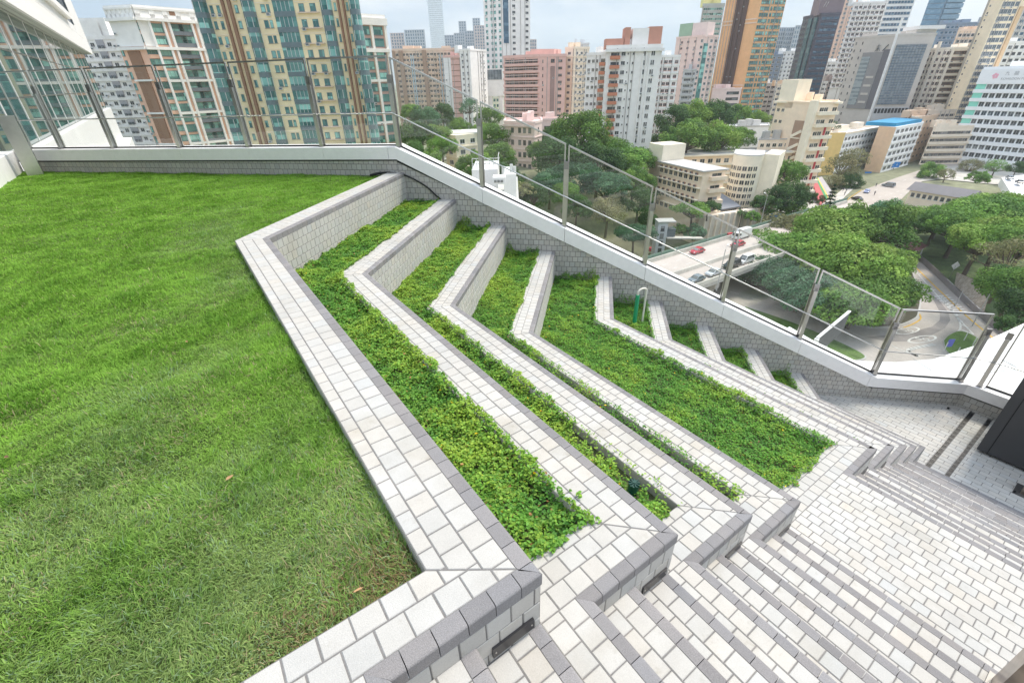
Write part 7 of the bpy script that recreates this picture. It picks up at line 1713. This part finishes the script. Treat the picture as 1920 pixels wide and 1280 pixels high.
T = [
 # island canopy (left to right, front to back)
 (1600, 575, 108, 150, 'spread', 'mid', 1, 'broad green tree at the very front of the road island, hanging over the lower lanes', GT), (1656, 545, 116, 108, 'spread', 'mid', 2, 'green tree at the tip of the road island where the road bends', GT),
 (1505, 545, 110, 130, 'spread', 'blue', 3, 'bluish green tree on the road island seen through the balustrade beside the lower lanes', GT), (1440, 515, 122, 110, 'spread', 'blue', 4, 'bluish green tree at the left end of the road island under the flyover edge', GT),
 (1590, 500, 124, 170, 'spread', 'light', 5, 'wide bright green tree in the middle of the road island', GT), (1652, 490, 132, 96, 'spread', 'light', 6, 'bright green tree right of the middle of the road island', GT),
 (1500, 480, 134, 135, 'spread', 'mid', 7, 'mid green tree behind the flyover end on the road island', GT), (1425, 455, 146, 86, 'spread', 'mid', 8, 'mid green tree hiding the end of the flyover', GT),
 (1560, 440, 150, 150, 'spread', 'light', 9, 'yellow green tree at the back of the road island', GT), (1640, 435, 158, 120, 'round', 'mid', 10, 'darker rounded tree behind the yellow green one on the road island', GT), (1482, 432, 160, 100, 'spread', 'olive', 11, 'olive green tree between the flyover end and the conifer', GT),
 (1598, 422, 172, 100, 'spread', 'light', 5, 'yellow green tree just right of the dark conifer', GT), (1658, 416, 180, 80, 'round', 'blue', 12, 'dark bluish tree left of the white bungalow', GT), (1694, 424, 172, 76, 'spread', 'dark', 13, 'dark tree in front of the left gable of the white bungalow', GT),
 (1540, 428, 164, 86, 'spread', 'light', 6, 'light tree below the foot of the dark conifer', GT),
 # right mass
 (1765, 416, 192, 95, 'spread', 'mid', 1, 'mid green tree hiding the front of the white bungalow', GTR), (1838, 400, 202, 100, 'spread', 'mid', 7, 'mid green tree right of the white bungalow roof', GTR), (1902, 395, 196, 100, 'spread', 'light', 9, 'light tree below the white ramp roof', GTR),
 (1756, 424, 174, 66, 'spread', 'mid', 2, 'tree behind the maroon pavilion, left of the big right hand tree', GTR), (1838, 455, 152, 112, 'spread', 'light', 14, 'big layered tree right of the maroon pavilion above the stone slope', GTR), (1880, 450, 158, 130, 'spread', 'light', 5, 'large light green tree in the middle of the right hand group', GTR),
 (1925, 460, 150, 120, 'spread', 'mid', 10, 'mid green tree cut by the right edge', GTR), (1893, 492, 136, 104, 'loose', 'olive', 15, 'dull olive tree in front of the right hand group', GTR), (1903, 548, 118, 105, 'round', 'mid', 8, 'mid green tree above the street lamp at the right edge', GTR),
 (1930, 585, 112, 95, 'round', 'dark', 13, 'dark green tree lowest at the right edge', GTR), (1874, 532, 124, 70, 'round', 'dark', 12, 'dark tree just above the stone slope', GTR), (1850, 405, 186, 120, 'spread', 'mid', 4, 'tree filling the middle back of the right hand group', GTR),
 (1800, 425, 172, 105, 'spread', 'mid', 11, 'tree between the bungalow and the big layered tree', GTR), (1905, 615, 106, 60, 'shrub', 'dark', 20, 'low dark shrub behind the roadside wall at the right edge', GTR),
 # near hospital
 (1818, 315, 330, 40, 'loose', 'olive', 16, 'small loose tree in front of the mint panels of the white hospital', GTR), (1866, 315, 320, 38, 'loose', 'mid', 17, 'small green tree in front of the right part of the hospital', GTR), (1745, 327, 300, 44, 'round', 'mid', 10, 'rounded green tree left of the white bungalow on the upper street', GTR), (1774, 330, 290, 30, 'loose', 'olive', 16, 'thin brownish tree beside the rounded one on the upper street', GTR), (1832, 335, 270, 34, 'shrub', 'mid', 21, 'low shrub behind the bungalow roof', GTR), (1905, 318, 300, 30, 'round', 'dark', 12, 'dark little tree beside the white ramp roof', GTR),
 # school
 (1476, 332, 190, 66, 'round', 'mid', 8, 'rounded deep green tree right of the curved school tower', GTS), (1470, 375, 178, 70, 'round', 'dark', 13, 'dark tree in shade under the rounded one by the school', GTS), (1435, 385, 168, 46, 'shrub', 'dark', 20, 'dark shrub at the foot of the curved school tower', GTS), (1578, 318, 262, 64, 'loose', 'olive', 18, 'tall pale olive tree in front of the yellow gabled building', GTS), (1560, 345, 250, 40, 'loose', 'olive', 16, 'bare looking olive tree left of the pale one', GTS), (1600, 300, 268, 50, 'loose', 'olive', 17, 'pale olive crown in front of the small windows', GTS), (1590, 345, 256, 42, 'round', 'dark', 12, 'dark undergrowth tree beneath the pale olive one', GTS),
 (1300, 395, 146, 66, 'flat', 'mid', 19, 'flat topped tree with bare forked trunks between the lift tower and the annex', GTS), (1330, 388, 150, 46, 'flat', 'dark', 19, 'second flat topped tree with bare trunk in front of the annex', GTS), (1300, 440, 140, 44, 'shrub', 'blue', 20, 'round bluish shrub under the flat topped trees', GTS), (1275, 432, 142, 30, 'shrub', 'mid', 21, 'small shrub beside the footbridge of the lift tower', GTS),
 (1490, 398, 182, 50, 'shrub', 'mid', 21, 'hedge like shrub behind the blue direction sign', GTS), (1520, 375, 200, 36, 'shrub', 'dark', 20, 'dark shrub at the left foot of the painted slope', GTS), (1450, 392, 176, 40, 'shrub', 'mid', 21, 'green shrub left of the blue direction sign', GTS), (1552, 398, 190, 30, 'shrub', 'mid', 20, 'small shrub right of the painted slope foot', GTS), (1410, 408, 160, 30, 'shrub', 'mid', 21, 'shrub at the right end of the retaining wall', GTS), (1484, 218, 330, 26, 'loose', 'dark', 16, 'dark roadside tree behind the tall school block', GTS), (1558, 240, 290, 30, 'loose', 'dark', 17, 'dark tree beside the right flank of the tall school block', GTS),
 # slope behind the school
 (1262, 232, 225, 66, 'round', 'dark', 12, 'dark tree touching the right side of the white balcony block', GTH), (1300, 225, 240, 70, 'round', 'light', 22, 'bright green tree highest in the group behind the school', GTH), (1345, 225, 250, 70, 'round', 'dark', 13, 'dark tree below the cream building at the orange tower foot', GTH), (1290, 268, 205, 84, 'round', 'mid', 10, 'mid green tree in the middle of the group behind the school', GTH), (1345, 268, 215, 76, 'round', 'light', 22, 'light green tree left of the white hall', GTH), (1385, 265, 225, 56, 'round', 'mid', 8, 'mid green tree just left of the tall school block', GTH), (1385, 222, 280, 50, 'round', 'mid', 10, 'tree behind the white hall', GTH), (1420, 228, 285, 40, 'round', 'light', 22, 'small light tree right of the white hall', GTH), (1330, 262, 222, 60, 'round', 'olive', 23, 'olive tree along the back roof of the school', GTH), (1245, 262, 215, 50, 'round', 'dark', 12, 'dark tree over the parked cars', GTH), (1250, 290, 200, 40, 'shrub', 'mid', 20, 'shrub by the parked cars', GTH),
 # centre
 (1086, 262, 172, 108, 'round', 'mid', 24, 'big dark domed tree in the centre, left of the white balcony block', GTH), (1045, 305, 160, 92, 'round', 'dark', 12, 'dark tree below the big domed tree, beside the pinkish block', GTH), (1120, 318, 156, 92, 'round', 'dark', 13, 'dark tree below and right of the big domed tree', GTH), (1180, 305, 168, 92, 'spread', 'mid', 2, 'green tree at the foot of the white balcony block', GTH), (1145, 290, 176, 70, 'round', 'mid', 8, 'tree between the big domed tree and the white block', GTH), (1212, 300, 186, 60, 'spread', 'mid', 1, 'tree left of the school stair head', GTH),
 (1080, 345, 142, 88, 'round', 'blue', 3, 'bluish tree behind the second sloping glass panel', GTH), (1030, 352, 138, 70, 'round', 'blue', 25, 'bright bluish rounded tree right of the rooftop plant', GTH), (1135, 352, 140, 90, 'spread', 'blue', 4, 'bluish spreading tree behind the third sloping glass panel', GTH), (1188, 345, 146, 66, 'round', 'mid', 10, 'green tree left of the school wing', GTH), (1138, 402, 126, 78, 'loose', 'olive', 18, 'bare olive tree behind the third glass panel', GTH), (1195, 385, 138, 66, 'round', 'dark', 12, 'dark tree left of the lift tower', GTH), (1185, 350, 150, 44, 'shrub', 'light', 21, 'light green shrub left of the school wing', GTH), (1190, 440, 126, 62, 'spread', 'blue', 3, 'bluish tree beside the lift tower just above the coping', GTH), (1000, 375, 128, 60, 'round', 'dark', 13, 'dark tree below the bright bluish one', GTH), (1080, 395, 126, 60, 'round', 'dark', 12, 'dark tree low behind the second glass panel', GTH), (1060, 370, 132, 60, 'round', 'mid', 8, 'tree filling the gap under the bluish trees', GTH), (1215, 415, 140, 40, 'shrub', 'dark', 20, 'dark shrub at the left foot of the lift tower', GTH),
 # left slope
 (772, 215, 200, 40, 'round', 'mid', 8, 'small green tree just right of the balustrade kink', GTH), (800, 228, 190, 56, 'round', 'blue', 25, 'bluish tree at the foot of the beige slab', GTH), (830, 222, 196, 52, 'round', 'dark', 12, 'dark tree in front of the brown fins', GTH), (880, 205, 215, 44, 'loose', 'blue', 26, 'tall thin feathery tree in front of the grey white block', GTH), (858, 245, 190, 46, 'round', 'mid', 10, 'tree behind the cream house', GTH), (815, 255, 176, 60, 'spread', 'light', 5, 'light green bushes on the slope left of the cream house', GTH), (785, 262, 166, 66, 'round', 'dark', 13, 'dark tree on the slope below the beige slab', GTH), (828, 282, 158, 56, 'round', 'mid', 8, 'green tree left of the cream house', GTH), (775, 290, 150, 50, 'round', 'dark', 12, 'dark tree low behind the kink post', GTH),
 (918, 225, 205, 46, 'round', 'mid', 10, 'tree right of the feathery tree at the column tower foot', GTH), (925, 262, 186, 62, 'round', 'mid', 8, 'green tree right of the cream house', GTH), (935, 300, 166, 66, 'round', 'mid', 24, 'green tree in front of the pinkish block, left side', GTH), (895, 300, 150, 44, 'shrub', 'light', 21, 'light shrub under the cream house', GTH), (880, 318, 140, 56, 'round', 'mid', 10, 'tree right of the small road by the white car', GTH), (930, 330, 140, 50, 'round', 'dark', 13, 'dark tree behind the rooftop plant', GTH), (960, 340, 140, 50, 'round', 'dark', 12, 'dark tree right of the rooftop plant', GTH), (895, 262, 182, 30, 'shrub', 'light', 20, 'yellow green bushes along the slope behind the cream house', GTH), (905, 245, 196, 44, 'spread', 'light', 6, 'light strip of trees above the cream house', GTH), (950, 250, 196, 30, 'loose', 'olive', 23, 'olive tree left of the pinkish block', GTH), (805, 300, 148, 44, 'shrub', 'mid', 20, 'shrub left of the small road', GTH),
 (1010, 285, 170, 40, 'round', 'mid', 10, 'tree at the right foot of the pinkish block', GTH), (1030, 262, 190, 44, 'round', 'dark', 12, 'dark tree under the low pink wing', GTH),
 (980, 360, 126, 46, 'shrub', 'olive', 21, 'brownish scrub right of the rooftop plant', GTH)]
for e in T: tree(*e[:9], hfac=1.0, name='shrub' if e[4] == 'shrub' else 'tree')
# dark conifer at the edge of the island
def conifer(px, py, dist, hpx, lab):
    c = at_d(px, py, dist); k = proj(c)[2]; H = hpx / F_PX * k * 1.15; t = thing('conifer_tree', c - uz * H / 2, lab, 'tree')
    r = np.random.default_rng(5); V = []; C = []
    for L in range(13):
        f = L / 12; z = H * (.12 + .86 * f); R = H * .24 * (1 - f) ** .8 + .15
        for a in np.linspace(0, 2 * np.pi, 7, endpoint=False) + r.uniform(0, 6):
            for q in np.linspace(.15, 1, 8):
                for s in range(3):
                    p = np.array([math.cos(a) * R * q, math.sin(a) * R * q, z - .12 * R * q]) + r.normal(size=3) * .12
                    d = r.normal(size=3); d /= np.linalg.norm(d); e2 = np.cross(d, [0, 0, 1]); s_ = .32; V.append([p - d * s_, p - e2 * s_ * .5, p + d * s_, p + e2 * s_ * .5]); C.append(np.array([.035, .075, .03]) * r.uniform(.6, 1.4))
    V = np.array(V); n = len(V); base = t.location
    o = np_mesh('crown', V.reshape(-1, 3), np.arange(n * 4).reshape(n, 4), M_TLEAF, np.array(C), parent=t)
    m = MB(); m.tube([(0, 0, -3), (0, 0, H * .95)], [.2, .05], 8); m.build('trunk', [M_BARK], t, local=True)
conifer(1552, 390, 172, 74, 'dark upright conifer between the painted slope and the island canopy')
def palm(px, py, dist, hpx, lab):
    c = at_d(px, py, dist); k = proj(c)[2]; H = hpx / F_PX * k * 1.2; t = thing('palm_tree', c - uz * H, lab, 'tree', 'palms by the school')
    m = MB(); m.tube([(0, 0, 0), (.1, 0, H * .5), (0, .1, H)], [.17, .13, .1], 8); m.build('trunk', [M_BARK], t, local=True)
    V = []; C = []; r = np.random.default_rng(3)
    for a in np.linspace(0, 6.28, 13, endpoint=False):
        L = 2.3; up = r.uniform(.2, 1.0); pr = None
        for q in np.linspace(0, 1, 7):
            p = np.array([math.cos(a) * L * q, math.sin(a) * L * q, H + up * L * q - 1.5 * q * q * L * .6]); w_ = .35 * math.sin(math.pi * (.1 + .88 * q)); s = np.array([-math.sin(a), math.cos(a), -.25]) * w_
            if pr is not None: V.append([pr[0] - pr[1], p - s, p + s, pr[0] + pr[1]]); C.append(np.array([.07, .13, .04]) * r.uniform(.7, 1.3))
            pr = (p, s)
    V = np.array(V); n = len(V); np_mesh('crown', V.reshape(-1, 3), np.arange(n * 4).reshape(n, 4), M_TLEAF, np.array(C), parent=t)
palm(1392, 398, 160, 30, 'small palm in front of the curved school tower'); palm(1220, 340, 168, 30, 'small palm at the left corner of the school wing'); palm(1232, 362, 164, 26, 'second palm in front of the school wing windows')
finish_windows()
# ================================================================== HAZE
M_HAZE = bpy.data.materials.new('pale_haze'); M_HAZE.use_nodes = True; nt = M_HAZE.node_tree
nt.nodes.remove(nt.nodes['Principled BSDF']); pv_ = nt.nodes.new('ShaderNodeVolumePrincipled')
pv_.inputs['Color'].default_value = (.86, .93, 1.0, 1); pv_.inputs['Density'].default_value = .00016; pv_.inputs['Anisotropy'].default_value = .1
nt.links.new(pv_.outputs[0], nt.nodes['Material Output'].inputs['Volume'])
m = MB(); m.box(-1500, 4300, -1300, 4300, -47, 480); o = m.build('haze', [M_HAZE]); o['kind'] = 'stuff'
